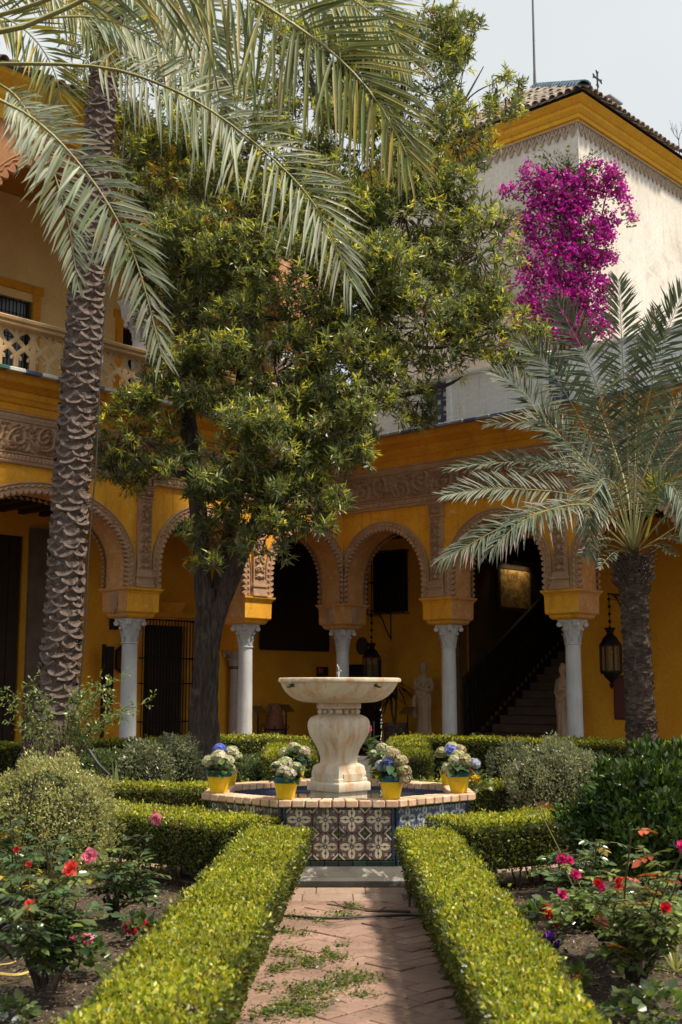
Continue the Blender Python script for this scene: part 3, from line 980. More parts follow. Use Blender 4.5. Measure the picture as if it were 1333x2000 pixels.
# barred window high on the back wall
wa, wb2, wz0, wz1 = sr(731, 1130), sr(797, 1130), zr(765, 1196), zr(765, 1078)
mb = MB(TR)
mb.box(wa, wb2, BAR - .03, BAR + .0, wz0, wz1)
w = mb.build('window', plain('window_dark', (.012, .011, .010), .25), right)
mb = MB(TR)
for i in range(9):
    s = wa - .03 + (wb2 - wa + .06) * i / 8
    mb.tube([(s, BAR - .2, wz0 - .05), (s, BAR - .2, wz1 + .02)], .012, 5)
for z in (wz0 - .04, (wz0 + wz1) / 2, wz1):
    mb.box(wa - .05, wb2 + .05, BAR - .215, BAR - .185, z - .012, z + .012)
    for s in (wa - .03, wb2 + .03): mb.box(s - .012, s + .012, BAR - .2, BAR, z - .012, z + .012)
mb.build('grille', IRON, w)
# stair hall
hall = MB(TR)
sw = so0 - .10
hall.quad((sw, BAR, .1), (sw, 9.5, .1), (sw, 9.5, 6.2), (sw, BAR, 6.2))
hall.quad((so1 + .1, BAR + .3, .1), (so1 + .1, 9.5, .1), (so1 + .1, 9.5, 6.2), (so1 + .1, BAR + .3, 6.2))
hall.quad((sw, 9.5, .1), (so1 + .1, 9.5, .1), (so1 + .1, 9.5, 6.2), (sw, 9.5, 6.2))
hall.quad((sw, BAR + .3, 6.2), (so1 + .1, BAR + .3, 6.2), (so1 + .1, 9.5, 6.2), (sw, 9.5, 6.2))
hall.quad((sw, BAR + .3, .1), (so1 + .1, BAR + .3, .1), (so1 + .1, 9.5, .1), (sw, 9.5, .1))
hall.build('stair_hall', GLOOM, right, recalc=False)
mb = MB(TR); mb.box(so0 - .26, so0, BAR - .06, BAR + .28, .121, 4.7); mb.build('stair_jamb', STEP, right, bevel=.01)
STEP_ME = None
for i in range(15):
    if STEP_ME is None:
        mb = MB(); mb.box(-.19, .16, 0, so1 - so0 - .1, -.17, -.03); mb.box(-.16, .19, 0, so1 - so0 - .1, -.03, 0)
        STEP_ME = mb.mesh('stair_step', STEP)
    link('stair_step', STEP_ME, right, (-(BAR + .25 + .30 * i), so0 + .09, .12 + .18 * (i + 1)))
BX0, BX1 = BAR + .05, BAR + 4.6
slope = .62
def bzl(d, h): return .42 + (d - BX0) * slope + h
mb = MB(TR)
def slab(y0, y1, h0, h1):
    p = [mb.pt((y, d, bzl(d, h))) for y in (y0, y1) for d, h in ((BX0, h0), (BX1, h0), (BX1, h1), (BX0, h1))]
    for q in ((0, 1, 2, 3), (4, 5, 6, 7), (0, 1, 5, 4), (1, 2, 6, 5), (2, 3, 7, 6), (3, 0, 4, 7)): mb.face([p[i] for i in q])
ys = so0 + .03
slab(ys - .03, ys + .05, 0, .18); slab(ys - .03, ys + .06, 1.28, 1.40); slab(ys - .02, ys + .05, .68, .75); slab(ys - .02, ys + .01, .18, 1.28)
for i in range(30):
    d = BX0 + .1 + i * (BX1 - BX0 - .2) / 29
    for h0, h1 in ((.18, .68), (.75, 1.28)):
        mb.tube([(ys + .03, d, bzl(d, h0)), (ys + .03, d, bzl(d, (h0 + h1) / 2)), (ys + .03, d, bzl(d, h1))], [.02, .035, .02], 5)
rail = mb.build('stair_railing', WOOD_DARK, right)
mb = MB(TR)
for i in range(26):
    d = BX0 + .05 + i * .17
    mb.box(ys + .05, ys + .09, d, d + .085, bzl(d, -.06), bzl(d, .03))
mb.build('railing_dentils', STEP, rail, kind='stuff')
# terrace and parapet
mb = MB(TR); mb.box(-.6, 10.34, .25, 3.5, 6.361, 6.40); mb.build('terrace_floor', FLOORT, right)
pp = MB(TR)
posts = [.22, 2.40, 5.06, 7.72]
HW = .27
prev = 0.0
for s in posts + [10.6]:
    a, b = prev, s - HW
    if b > a: pp.box(a, b, .02, .16, 6.41, 7.36)
    prev = s + HW
pp.build('parapet', WHITEPAR, right, bevel=.008)
mb = MB(TR)
extr(mb, [(.2, 7.362), (-.04, 7.362), (-.06, 7.39), (-.06, 7.42), (.22, 7.42)], 10.3, .0)
mb.build('parapet_coping', WHITEPAR, right, recalc=False)
for s in posts:
    mb = MB(TR)
    for e in (-1, 1):
        mb.box(s + e * HW - .05, s + e * HW + .05, -.02, .19, 6.412, 7.361)
    mb.box(s - HW + .05, s + HW - .05, .06, .12, 6.42, 7.36)
    p = mb.build('lattice_panel', WHITEPAR, right)
    mb = MB(TR)
    cw = (HW - .06)
    for i in range(4):
        x = s - cw + 2 * cw * i / 3
        mb.box(x - .022, x + .022, .035, .06, 6.45, 7.33)
    for j in range(7):
        z = 6.47 + j * .14
        for i in range(3):
            x = s - cw + 2 * cw * (i + .5) / 3
            mb.box(x - cw / 3 + .022, x + cw / 3 - .022, .036, .06, z - .02, z + .02)
            if (i + j) % 2: mb.box(x - .035, x + .035, .03, .06, z + .03, z + .08)
    mb.build('lattice_bars', EDGE_BLUE, p, kind='stuff')

# ---- tower ---------------------------------------------------------
TX, TY, TZ = -3.4, 3.58, 13.46
tower = thing('tower_house', 'white walled tower with yellow cornice and tiled roof behind the terrace', 'building', BO, BANG)
mb = MB()
X2, Y2 = TX - 10.5, TY - 6.2
mb.quad((TX, TY, 6.0), (TX, Y2, 6.0), (TX, Y2, TZ), (TX, TY, TZ)); mb.quad((TX, TY, 6.0), (X2, TY, 6.0), (X2, TY, TZ), (TX, TY, TZ))
mb.quad((X2, TY, 6.0), (X2, Y2, 6.0), (X2, Y2, TZ), (X2, TY, TZ)); mb.quad((TX, Y2, 6.0), (X2, Y2, 6.0), (X2, Y2, TZ), (TX, Y2, TZ))
mb.build('wall', WHITEWALL, tower)
mb = MB()
prof = [(.0, TZ - .05), (.03, TZ - .05), (.04, TZ), (.09, TZ + .015), (.09, TZ + .10), (.12, TZ + .115), (.165, TZ + .165), (.18, TZ + .18), (.18, TZ + .255), (.22, TZ + .27), (.31, TZ + .335), (.34, TZ + .355), (.34, TZ + .38), (-.3, TZ + .39)]
mb.sweep(prof, lambda o: [(X2 - o, Y2 - o), (TX + o, Y2 - o), (TX + o, TY + o), (X2 - o, TY + o)])
mb.build('cornice', YELLOW, tower, recalc=False)
def pend():
    mb = MB()
    w = .095
    f = lambda P, r: mb.tube([(u, 0, v) for u, v in catmull(P, 7)], r, 5, True, 1.6)
    f([(-w, 0), (-w, -.07), (-.055, -.15), (0, -.27)], .016); f([(w, 0), (w, -.07), (.055, -.15), (0, -.27)], .016)
    f([(-w, -.02), (-.03, -.03), (0, -.13)], .011); f([(w, -.02), (.03, -.03), (0, -.13)], .011)
    mb.ball((0, 0, -.27), .026, 6, 4); mb.box(-w, w, -.03, .03, -.015, .02)
    return mb.mesh('lace_pendant', STUCCO_LACE, .7)
PEND_ME = pend()
for i in range(31): link('lace_pendant', PEND_ME, tower, (TX + .03, TY - .12 - i * .195, TZ - .05), (0, 0, PI / 2))
for i in range(44): link('lace_pendant', PEND_ME, tower, (TX - .12 - i * .195, TY + .03, TZ - .05))
PT = .72
EV = .42
ez = TZ + .405
t = 3.3
apex1 = (TX + EV - t, TY + EV - t, ez + t * PT); apex2 = (X2 - EV + t, TY + EV - t, ez + t * PT)
mb = MB()
c = [(TX + EV, TY + EV, ez), (X2 - EV, TY + EV, ez), (X2 - EV, TY + EV - 2 * t, ez), (TX + EV, TY + EV - 2 * t, ez)]
mb.face([mb.pt(q) for q in (c[0], c[1], apex2, apex1)]); mb.face([mb.pt(q) for q in (c[3], c[0], apex1)])
mb.face([mb.pt(q) for q in (c[2], c[3], apex1, apex2)]); mb.face([mb.pt(q) for q in (c[1], c[2], apex2)])
troof = mb.build('roof', ROOF, tower)
ang = math.atan(PT)
nt = 0
for side in (0, 1):
    for i in range(30 if side == 0 else 36):
        o = .14 + i * .2
        for j in range(9):
            run = j * .33
            if run > min(o, 6.6 - o if side == 0 else 99) - .1: break
            if nt >= 290: break
            if side == 0: p, rz = (TX + EV + .06 - run, TY + EV - o, ez + run * PT + .01), PI / 2
            else: p, rz = (TX + EV - o, TY + EV + .06 - run, ez + run * PT + .01), PI
            link('roof_tile', TILE_ME, troof, (p[0] + rs.uniform(-.01, .01), p[1] + rs.uniform(-.01, .01), p[2] + .012 * (j % 2)), (ang + rs.uniform(-.03, .03), 0, rz + rs.uniform(-.04, .04))); nt += 1
_hm = TILE_ME.copy(); _hm.materials.clear(); _hm.materials.append(ROOF_BLUE); _hm.name = 'ridge_tile'
hip = Vector(apex1) - Vector((TX + EV, TY + EV, ez)); hl = hip.length; hd = hip.normalized()
q = hd.to_track_quat('Y', 'Z').to_euler()
for i in range(int(hl / .30)):
    p = Vector((TX + EV, TY + EV, ez + .05)) + hd * (i * .30)
    link('ridge_tile', _hm, troof, p, q, (1.9, 1, 1.7))
def small_top():
    mb = MB()
    px_, py_ = TX - 3.2, TY - 1.6
    mb.box(px_ - .35, px_ + .35, py_ - .35, py_ + .35, 14, ez + 2.0)
    return mb
# lightning rod and iron cross on the roof
p = Vector(apex1)
rod = thing('lightning_rod', 'thin metal lightning rod standing on the tower roof peak', 'lightning rod', bw(p.x, p.y, p.z - .05))
mb = MB(); mb.tube([(0, 0, 0), (0, 0, .6), (0, 0, 4.4)], [.045, .03, .018], 8); mb.lathe([(.09, 0), (.09, .06), (.05, .1)], 10); mb.build('pole', plain('rod_metal', (.12, .11, .11), .5, .6), rod)
cz = at(1168, 180, 25.5)
cross = thing('iron_cross', 'small black iron cross with flared arms on the tower roof', 'cross', (cz.x, cz.y, cz.z - .4), BANG)
mb = MB()
fl = lambda a: [(math.cos(a) * r - math.sin(a) * w, math.sin(a) * r + math.cos(a) * w) for r, w in ((.0, .018), (.1, .018), (.19, .055), (.17, 0), (.19, -.055), (.1, -.018), (0, -.018))]
for a in (0, PI / 2, PI, -PI / 2):
    mb.prism(fl(a), -.012, .012, lambda u, v, d: (u, d, v + .72))
mb.build('cross_arms', IRON, cross)
mb = MB(); mb.tube([(0, 0, -.6), (0, 0, .72)], .016, 6); mb.build('stem', IRON, cross)
ft = at(1183, 196, 25.6)
fin = thing('roof_finial', 'small weathered sheet finial behind the cross on the tower roof', 'finial', (ft.x, ft.y, ft.z - .25), BANG)
mb = MB(); mb.sq([(.16, -.7), (.16, .1), (.28, .16), (.28, .2), (.03, .34)]); mb.build('finial_cap', plain('finial_lead', (.20, .21, .22), .5), fin)
# ================================================================== path and paving
BRICK = rough_mat('path_brick', (.30, .19, .145), (.22, .138, .105), 2.2, (.145, .098, .075), 5, (.53, .70), rough=.85, bump=.7, bscale=70, rnd=.17)
BRICK_GREY = rough_mat('kerb_brick', (.30, .21, .165), (.23, .16, .125), 5, (.36, .28, .22), 9, (.55, .7), rough=.9, bump=.5, bscale=80, rnd=.15)
MORTAR = rough_mat('sandy_mortar', (.20, .135, .105), (.15, .10, .08), 6, bump=.6, bscale=120)
_pv = M('court_paving')
_bt = _pv.nt.nodes.new('ShaderNodeTexBrick')
_pv.nt.links.new(_pv.world(), _bt.inputs['Vector'])
_bt.inputs['Color1'].default_value = (.36, .24, .185, 1); _bt.inputs['Color2'].default_value = (.28, .185, .14, 1); _bt.inputs['Mortar'].default_value = (.22, .16, .12, 1)
_bt.inputs['Scale'].default_value = 3.6; _bt.inputs['Mortar Size'].default_value = .015
_pv.color(_pv.mix(_bt.outputs['Color'], (.24, .16, .11), _pv.noise(2.0, 5, .6).sm(.5, .75) * .6)); _pv.rough(.85); _pv.bump(_pv.noise(60, 4), .4)
PX0, PX1, PY0, PY1 = -.68, .59, 3.0, 10.02
mb = MB(); mb.box(PX0 - .14, PX1 + .14, PY0, PY1, -.05, .022)
path = tag(mb.build('path', MORTAR), kind='structure')
mb = MB()
mb.prism([(-.8, 10.04), (.85, 10.03), (3.3, 11.45), (6, 13.4), (4.5, 14.7), (.72, 14.5), (.9, 21), (-.4, 21), (-.7, 14.2), (-4.2, 14.5), (-6, 13.8), (-3.3, 12.2)], -.05, .012, lambda u, v, d: (u, v, d))
tag(mb.build('paving', _pv.mat), kind='structure')

def clip(poly, axis, lim, keep):
    out = []
    for i in range(len(poly)):
        a, b = poly[i], poly[(i + 1) % len(poly)]
        ia, ib = keep(a[axis], lim), keep(b[axis], lim)
        if ia: out.append(a)
        if ia != ib:
            t = (lim - a[axis]) / (b[axis] - a[axis])
            out.append((a[0] + (b[0] - a[0]) * t, a[1] + (b[1] - a[1]) * t))
    return out
BWD = .142
mb = MB(); mb.cbox(-BWD + .002, BWD - .002, -BWD / 2 + .002, BWD / 2 - .002, -.03, .010, .004)
BRICK_ME = mb.mesh('brick', BRICK)
ge = lambda v, l: v >= l
le = lambda v, l: v <= l
for i in range(-70, 110):
    for j in range(-70, 110):
        k = (i - j) % 4
        if k not in (0, 3): continue
        cx, cy = (i + 1, j + .5) if k == 0 else (i + .5, j + 1)
        ang = PI / 4 + (0 if k == 0 else PI / 2)
        x = (cx * math.cos(PI / 4) - cy * math.sin(PI / 4)) * BWD + .03
        y = (cx * math.sin(PI / 4) + cy * math.cos(PI / 4)) * BWD + 4.0
        if not (PX0 - .2 < x < PX1 + .2 and 5.15 < y < 9.45): continue
        c, s = math.cos(ang), math.sin(ang)
        pol = [(x + u * c - v * s, y + u * s + v * c) for u, v in ((-BWD + .004, -BWD / 2 + .004), (BWD - .004, -BWD / 2 + .004), (BWD - .004, BWD / 2 - .004), (-BWD + .004, BWD / 2 - .004))]
        xs = [q[0] for q in pol]
        dz = rs.uniform(-.006, .004)
        if min(xs) >= PX0 and max(xs) <= PX1 and max(q[1] for q in pol) < 9.38:
            link('brick', BRICK_ME, path, (x, y, .022 + dz), (rs.uniform(-.008, .008), rs.uniform(-.008, .008), ang + rs.uniform(-.01, .01)))
        else:
            for ax, lim, kp in ((0, PX0, ge), (0, PX1, le), (1, 9.38, le)):
                pol = clip(pol, ax, lim, kp) if len(pol) > 2 else pol
            if len(pol) > 2:
                area = abs(sum(pol[q][0] * pol[(q + 1) % len(pol)][1] - pol[(q + 1) % len(pol)][0] * pol[q][1] for q in range(len(pol)))) / 2
                if area > .004:
                    mb = MB(); mb.prism([(u - x, v - y) for u, v in pol], -.03, .011, lambda u, v, d: (u, v, d))
                    mb.build('brick', BRICK, path, (x, y, .022 + dz), bevel=.004)
mb = MB(); mb.cbox(-.066, .066, -.142, .142, -.03, .016, .007)
KERB_ME = mb.mesh('kerb_brick', BRICK_GREY)
for e in (PX0 - .07, PX1 + .07):
    for i in range(17):
        link('kerb_brick', KERB_ME, path, (e + rs.uniform(-.004, .004), 5.2 + i * .29, .024 + rs.uniform(-.004, .004)), (0, rs.uniform(-.02, .02), rs.uniform(-.015, .015)))
mb = MB(); mb.cbox(-.19, .19, -.145, .145, -.03, .012, .006)
SLAB_ME = mb.mesh('paving_tile', rough_mat('pale_path_tile', (.36, .25, .195), (.29, .195, .15), 3, (.21, .145, .115), 6, (.56, .72), bump=.4, bscale=80, rnd=.1))
for r in range(2):
    for i in range(4):
        x = PX0 + .19 + .386 * i + (.1 if r else 0)
        if x < PX1 + .05: link('paving_tile', SLAB_ME, path, (x, 9.53 + r * .297, .022 + rs.uniform(-.002, .002)), (0, 0, rs.uniform(-.006, .006)))

# ================================================================== fountain
FC = Vector((-.02, 11.4, 0))
_m = M('fountain_marble')
_c = _m.mix((.62, .54, .42), (.50, .42, .31), _m.noise(5, 6, .65, dist=.5).sm(.35, .65))
_sv = _m.stretch(_m.world(), 9, 9, 1.6)
_c = _m.mix(_c, (.46, .25, .085), _m.noise(1.3, 5, .6, _sv).sm(.44, .70) * .85)
_c = _m.mix(_c, (.24, .21, .17), _m.noise(9, 7, .7, dist=1.2).sm(.58, .74) * .65)
_m.color(_c); _m.rough(.5); _m.bump(_m.noise(40, 6, .65), .35, .008)
FMARBLE = _m.mat
COPING = rough_mat('coping_terracotta', (.60, .39, .265), (.52, .31, .195), 5, (.62, .50, .39), 9, (.5, .66), rough=.75, bump=.4, bscale=70, rnd=.16)
DGREEN = rough_mat('dark_green_glaze', (.018, .040, .036), (.010, .022, .022), 9, (.05, .06, .05), 14, (.6, .72), rough=.22, bump=.1, rnd=.35, spec=.5)
DBLUE = rough_mat('dark_blue_glaze', (.035, .05, .14), (.025, .035, .09), 9, rough=.25, bump=.1, rnd=.3, spec=.5)
PLINTH = rough_mat('wet_grey_stone', (.085, .078, .068), (.05, .046, .04), 3.5, (.24, .225, .20), 4.5, (.58, .65), rough=.45, bump=.4, bscale=50)

def azulejo(name, blue=False):
    m = M(name)
    u, v, _ = m.sep(m.pos('UV'))
    ax, ay = (u - .5).abs(), (v - .5).abs()
    def ell(cx, cy, rx, ry):
        a, b = (ax - cx) / rx, (ay - cy) / ry
        return (a * a + b * b).sqrt()
    d = ell(.255, 0, .20, .14).min(ell(0, .255, .14, .20))
    cream, mar, grn, blu, org = (.60, .52, .36), (.105, .045, .035), (.03, .06, .045), (.07, .09, .19), (.46, .20, .05)
    if blue: cream, mar, grn, org = (.50, .53, .52), (.07, .09, .17), (.05, .08, .12), (.30, .24, .16)
    c = m.rgb(cream)
    cc = (ax * -1 + .5) + (ay * -1 + .5)
    c = m.mix(c, mar, cc.lt(.40)); c = m.mix(c, cream, cc.lt(.27)); c = m.mix(c, grn, cc.lt(.20)); c = m.mix(c, org, cc.lt(.05))
    sqd = (ax - .315).abs().max((ay - .315).abs())
    c = m.mix(c, blu, sqd.lt(.055)); c = m.mix(c, cream, sqd.lt(.028))
    c = m.mix(c, mar, d.lt(1.75)); c = m.mix(c, (.17, .15, .20), d.lt(1.42)); c = m.mix(c, mar, d.lt(1.24)); c = m.mix(c, cream, d.lt(1.0))
    dia = ((ax - .245).abs() / .085 + ay / .05).min((ay - .245).abs() / .085 + ax / .05)
    c = m.mix(c, grn, dia.lt(1.0))
    cross = (ax.min(ay)).lt(.012) * d.lt(1.0)
    c = m.mix(c, mar, cross)
    r = (ax * ax + ay * ay).sqrt()
    c = m.mix(c, mar, r.lt(.085)); c = m.mix(c, blu, r.lt(.065)); c = m.mix(c, cream, r.lt(.03))
    c = m.mix(c, (.05, .042, .025), m.noise(6, 6, .7, dist=.8).sm(.50, .64) * .88)      # old grime
    c = m.scale_col(c, m.noise(40, 3) * .5 + .75)
    c = m.scale_col(c, m.rnd() * .4 + .8)
    m.color(c); m.rough(.28); m.bump(m.noise(90, 3), .15, .003)
    return m.mat
AZ, AZB = azulejo('patterned_azulejo'), azulejo('blue_azulejo', True)

fount = thing('fountain', 'octagonal tiled fountain with marble pedestal and round bowl in the middle of the garden', 'fountain', FC)
oct_ = lambda ap: [(ap / math.cos(PI / 8) * math.cos(PI / 8 + q * PI / 4), ap / math.cos(PI / 8) * math.sin(PI / 8 + q * PI / 4)) for q in range(8)]
mb = MB()
rows = [[mb.pt((x, y, z)) for x, y in oct_(a)] for a, z in ((1.37, 0), (1.37, .075), (1.345, .095), (1.30, .10), (1.17, .155), (1.10, .16))]
for a, b in zip(rows, rows[1:]):
    for k in range(8): mb.face([a[k], a[(k + 1) % 8], b[(k + 1) % 8], b[k]])
mb.build('plinth', PLINTH, fount)
mb = MB()
rows = [[mb.pt((x, y, z)) for x, y in oct_(a)] for a, z in ((1.12, .1), (1.12, .63), (1.0, .63), (1.0, .30), (.01, .30))]
for a, b in zip(rows, rows[1:]):
    for k in range(8): mb.face([a[k], a[(k + 1) % 8], b[(k + 1) % 8], b[k]])
mb.build('basin_wall', rough_mat('basin_render', (.10, .11, .09), (.06, .07, .055), 4), fount)
# tile meshes: front face in the x-z plane, facing -y
def tile_me(name, w, h, mat, uv=False):
    mb = MB()
    c, t = .004, .016
    A = [mb.pt(q) for q in ((-w, 0, -h), (w, 0, -h), (w, 0, h), (-w, 0, h))]
    B = [mb.pt(q) for q in ((-w, -t + c, -h), (w, -t + c, -h), (w, -t + c, h), (-w, -t + c, h))]
    Cc = [mb.pt(q) for q in ((-w + c, -t, -h + c), (w - c, -t, -h + c), (w - c, -t, h - c), (-w + c, -t, h - c))]
    for a, b in ((A, B), (B, Cc)):
        for k in range(4): mb.face([a[k], a[(k + 1) % 4], b[(k + 1) % 4], b[k]])
    mb.face(Cc)
    me = mb.mesh(name, mat)
    if uv:
        l = me.uv_layers.new(name='UVMap')
        for lp in me.loops:
            co = me.vertices[lp.vertex_index].co
            l.data[lp.index].uv = ((co.x / w + 1) / 2, (co.z / h + 1) / 2)
    return me
MT = .2175
AZ_ME = tile_me('patterned_tile', MT / 2 - .0015, MT / 2 - .0015, AZ, True)
AZB_ME = tile_me('patterned_tile', MT / 2 - .0015, MT / 2 - .0015, AZB, True)
GT_ME = tile_me('border_tile', .0565, .022, DGREEN)
GB_ME = tile_me('border_tile', .0565, .038, DGREEN)
BS_ME = tile_me('edge_strip', .010, MT - .002, DBLUE)
CS_ME = tile_me('corner_tile', .017, .115, DGREEN)
AP = 1.125
for f in range(8):
    a = f * PI / 4                       # f = 0 faces the camera
    R = Matrix.Rotation(a, 4, 'Z')
    def put(me, x, z, d=0.0):
        p = R @ Vector((x, -AP - d, z))
        return link(me.name.split('.')[0], me, fount, p, (rs.uniform(-.004, .004), 0, a + rs.uniform(-.006, .006)))
    for r in range(2):
        for i in range(4):
            o = put(AZ_ME if f in (0, 7) else AZB_ME, (i - 1.5) * MT, .165 + .045 + MT * (r + .5) - .005)
    for i in range(8):
        put(GT_ME, (i - 3.5) * .1155, .6215 + .001 if False else .628)
        if f in (0, 1, 7): put(GB_ME, (i - 3.5) * .1155, .163)
    for e in (-1, 1):
        put(BS_ME, e * .4475, .205 + MT, .001)
        put(CS_ME, e * .4455, .28, -.006); put(CS_ME, e * .4455, .52, -.006)
ZK = .692
for f in range(8):
    p0, p1 = oct_(1.205)[(f + 5) % 8], oct_(1.205)[(f + 6) % 8]
    q0, q1 = oct_(.985)[(f + 5) % 8], oct_(.985)[(f + 6) % 8]
    n = 9
    L = lambda a, b, t: (a[0] + (b[0] - a[0]) * t, a[1] + (b[1] - a[1]) * t)
    for i in range(n):
        t0, t1 = i / n + .006, (i + 1) / n - .006
        pol = [L(p0, p1, t0), L(p0, p1, t1), L(q0, q1, t1), L(q0, q1, t0)]
        cx, cy = sum(q[0] for q in pol) / 4, sum(q[1] for q in pol) / 4
        mb = MB(); mb.prism([(u - cx, v - cy) for u, v in pol], -.058, 0, lambda u, v, d: (u, v, d))
        mb.build('coping_tile', COPING, fount, (cx, cy, ZK + rs.uniform(-.002, .002)), bevel=.007)
mb = MB()
rows = [[mb.pt((x, y, z)) for x, y in oct_(a)] for a, z in ((1.19, .638), (1.19, ZK - .006), (1.0, ZK - .006), (1.0, .638))]
for a, b in zip(rows, rows[1:]):
    for k in range(8): mb.face([a[k], a[(k + 1) % 8], b[(k + 1) % 8], b[k]])
mb.build('coping_bed', MORTAR, fount)
mb = MB()
rows = [[mb.pt((x, y, z)) for x, y in oct_(a)] for a, z in ((.996, .64), (.996, .585))]
for k in range(8): mb.face([rows[0][k], rows[0][(k + 1) % 8], rows[1][(k + 1) % 8], rows[1][k]])
mb.build('waterline_band', DBLUE, fount)
WATER = M('water'); WATER.color((.035, .04, .028)); WATER.rough(.05); WATER.b.inputs['Specular IOR Level'].default_value = .6
WATER.bump(WATER.noise(14, 3, .5), .12, .01)
mb = MB(); mb.face([mb.pt((FC.x + x, FC.y + y, .60)) for x, y in oct_(.99)])
tag(mb.build('water', WATER.mat), kind='structure')
# pedestal (square, one corner towards the path)
zf = lambda y: zat(y, 11.3)
mb = MB()
prof = [(.26, .30), (.26, zf(1546)), (.288, zf(1545)), (.293, zf(1543)), (.293, zf(1531)), (.288, zf(1529)), (.262, zf(1527)), (.262, zf(1521)), (.250, zf(1519)), (.250, zf(1508)), (.242, zf(1505)), (.240, zf(1500)), (.228, zf(1496)), (.20, zf(1493)), (.176, zf(1491))]
waist = [(.172, 1488), (.172, 1482), (.182, 1472), (.205, 1460), (.240, 1447), (.270, 1436), (.287, 1424), (.288, 1414), (.276, 1406), (.248, 1400), (.205, 1396.5), (.17, 1394)]
prof += [(float(r), float(z)) for r, z in catmull([(r, zf(y)) for r, y in waist], 30)]
prof += [(.158, zf(1391)), (.156, zf(1388)), (.165, zf(1385.5)), (.185, zf(1385)), (.205, zf(1384)), (.207, zf(1376)), (.20, zf(1372))]
mb.lathe(prof, 4, (0, 0, 0), -PI / 2)
ped = mb.build('pedestal', FMARBLE, fount, smooth=.45)
for a in (-PI / 2, 0, PI / 2, PI):
    ca, sa = math.cos(a), math.sin(a)
    mb = MB(); mb.tube([(ca * .175 - sa * .03, sa * .175 + ca * .03, zf(1390)), (ca * .175 + sa * .03, sa * .175 - ca * .03, zf(1390))], .024, 10); mb.build('corner_volute', FMARBLE, ped, smooth=.6)
    for e in (-1, 1):
        b = a + e * .45
        mb = MB(); mb.ball((math.cos(b) * .135, math.sin(b) * .135, zf(1390)), .024, 8, 6); mb.build('volute', FMARBLE, ped, smooth=1)
for a in (-PI / 4, PI / 4, -3 * PI / 4, 3 * PI / 4):       # raised tablet on each base face
    ca, sa = math.cos(a), math.sin(a)
    d = .255 / math.sqrt(2)
    P = [(d + .008, -.12, zf(1525)), (d + .008, .12, zf(1525)), (d + .008, .12, zf(1511)), (d + .008, -.12, zf(1511))]
    Q = [(d - .01, y * 1.05, z) for _, y, z in P]
    mb = MB()
    i1 = [mb.pt((x * ca - y * sa, x * sa + y * ca, z)) for x, y, z in P]; i2 = [mb.pt((x * ca - y * sa, x * sa + y * ca, z)) for x, y, z in Q]
    mb.face(i1)
    for k in range(4): mb.face([i1[k], i1[(k + 1) % 4], i2[(k + 1) % 4], i2[k]])
    mb.build('tablet', FMARBLE, ped)
# bowl
zb = lambda y: zat(y, 11.4)
bw_r = lambda a, z: 1 + (.012 * math.sin(5 * a + 1) + .008 * math.sin(11 * a + 2) + .006 * math.sin(23 * a)) * (1 if z > zb(1333) else .15)
mb = MB()
zr_ = zb(1324)
prof = [(.02, zb(1372.5)), (.24, zb(1372.5)), (.34, zb(1371)), (.40, zb(1367)), (.455, zb(1360)), (.50, zb(1351)), (.53, zb(1341)), (.545, zb(1334)), (.548, zb(1333)), (.566, zb(1332)), (.570, zb(1329)), (.566, zb(1325.5)), (.55, zr_), (.53, zr_ - .008), (.50, zr_ - .05), (.42, zr_ - .10), (.02, zr_ - .11)]
mb.lathe(prof, 72, (0, 0, 0), 0, True, 1.0, bw_r)
bowl = mb.build('bowl', FMARBLE, fount, smooth=.6)
SPOUT = plain('dull_bronze', (.09, .075, .06), .5, .7)
for a in (-140, -52, 38, 128):
    a = math.radians(a)
    mb = MB(); ca, sa = math.cos(a), math.sin(a); z = zb(1339)
    mb.tube([(ca * .50, sa * .50, z + .006), (ca * .56, sa * .56, z), (ca * .585, sa * .585, z - .008), (ca * .60, sa * .60, z - .014)], [.017, .017, .015, .011], 10)
    mb.build('spout', SPOUT, bowl, smooth=.7)
DROP = M('water_drops'); DROP.color((.9, .93, .95)); DROP.rough(.05); DROP.b.inputs['Transmission Weight'].default_value = .6; DROP.b.inputs['IOR'].default_value = 1.33
jet = thing('water_jet', 'thin water jet rising from the centre of the fountain bowl', 'water jet', FC + Vector((0, 0, zr_ - .1)))
mb = MB()
mb.tube([(0, 0, 0), (.002, 0, .08), (.0, .001, .13), (.004, 0, .16)], [.007, .006, .004, .002], 6)
for i in range(14): mb.ball((rs.normal(0, .008), rs.normal(0, .008), .12 + i * .008), rs.uniform(.003, .007), 6, 4)
mb.build('jet_drops', DROP.mat, jet, kind='stuff')
drip = thing('water_drip', 'line of water drops falling from the right side of the fountain bowl', 'water drip', FC + Vector((.385, -.12, .61)))
mb = MB()
for i in range(26):
    z = rs.uniform(0, .82)
    mb.ball((rs.normal(0, .006), rs.normal(0, .006), z), rs.uniform(.003, .006), 6, 4, sz=2.0)
mb.build('drip_drops', DROP.mat, drip, kind='stuff')

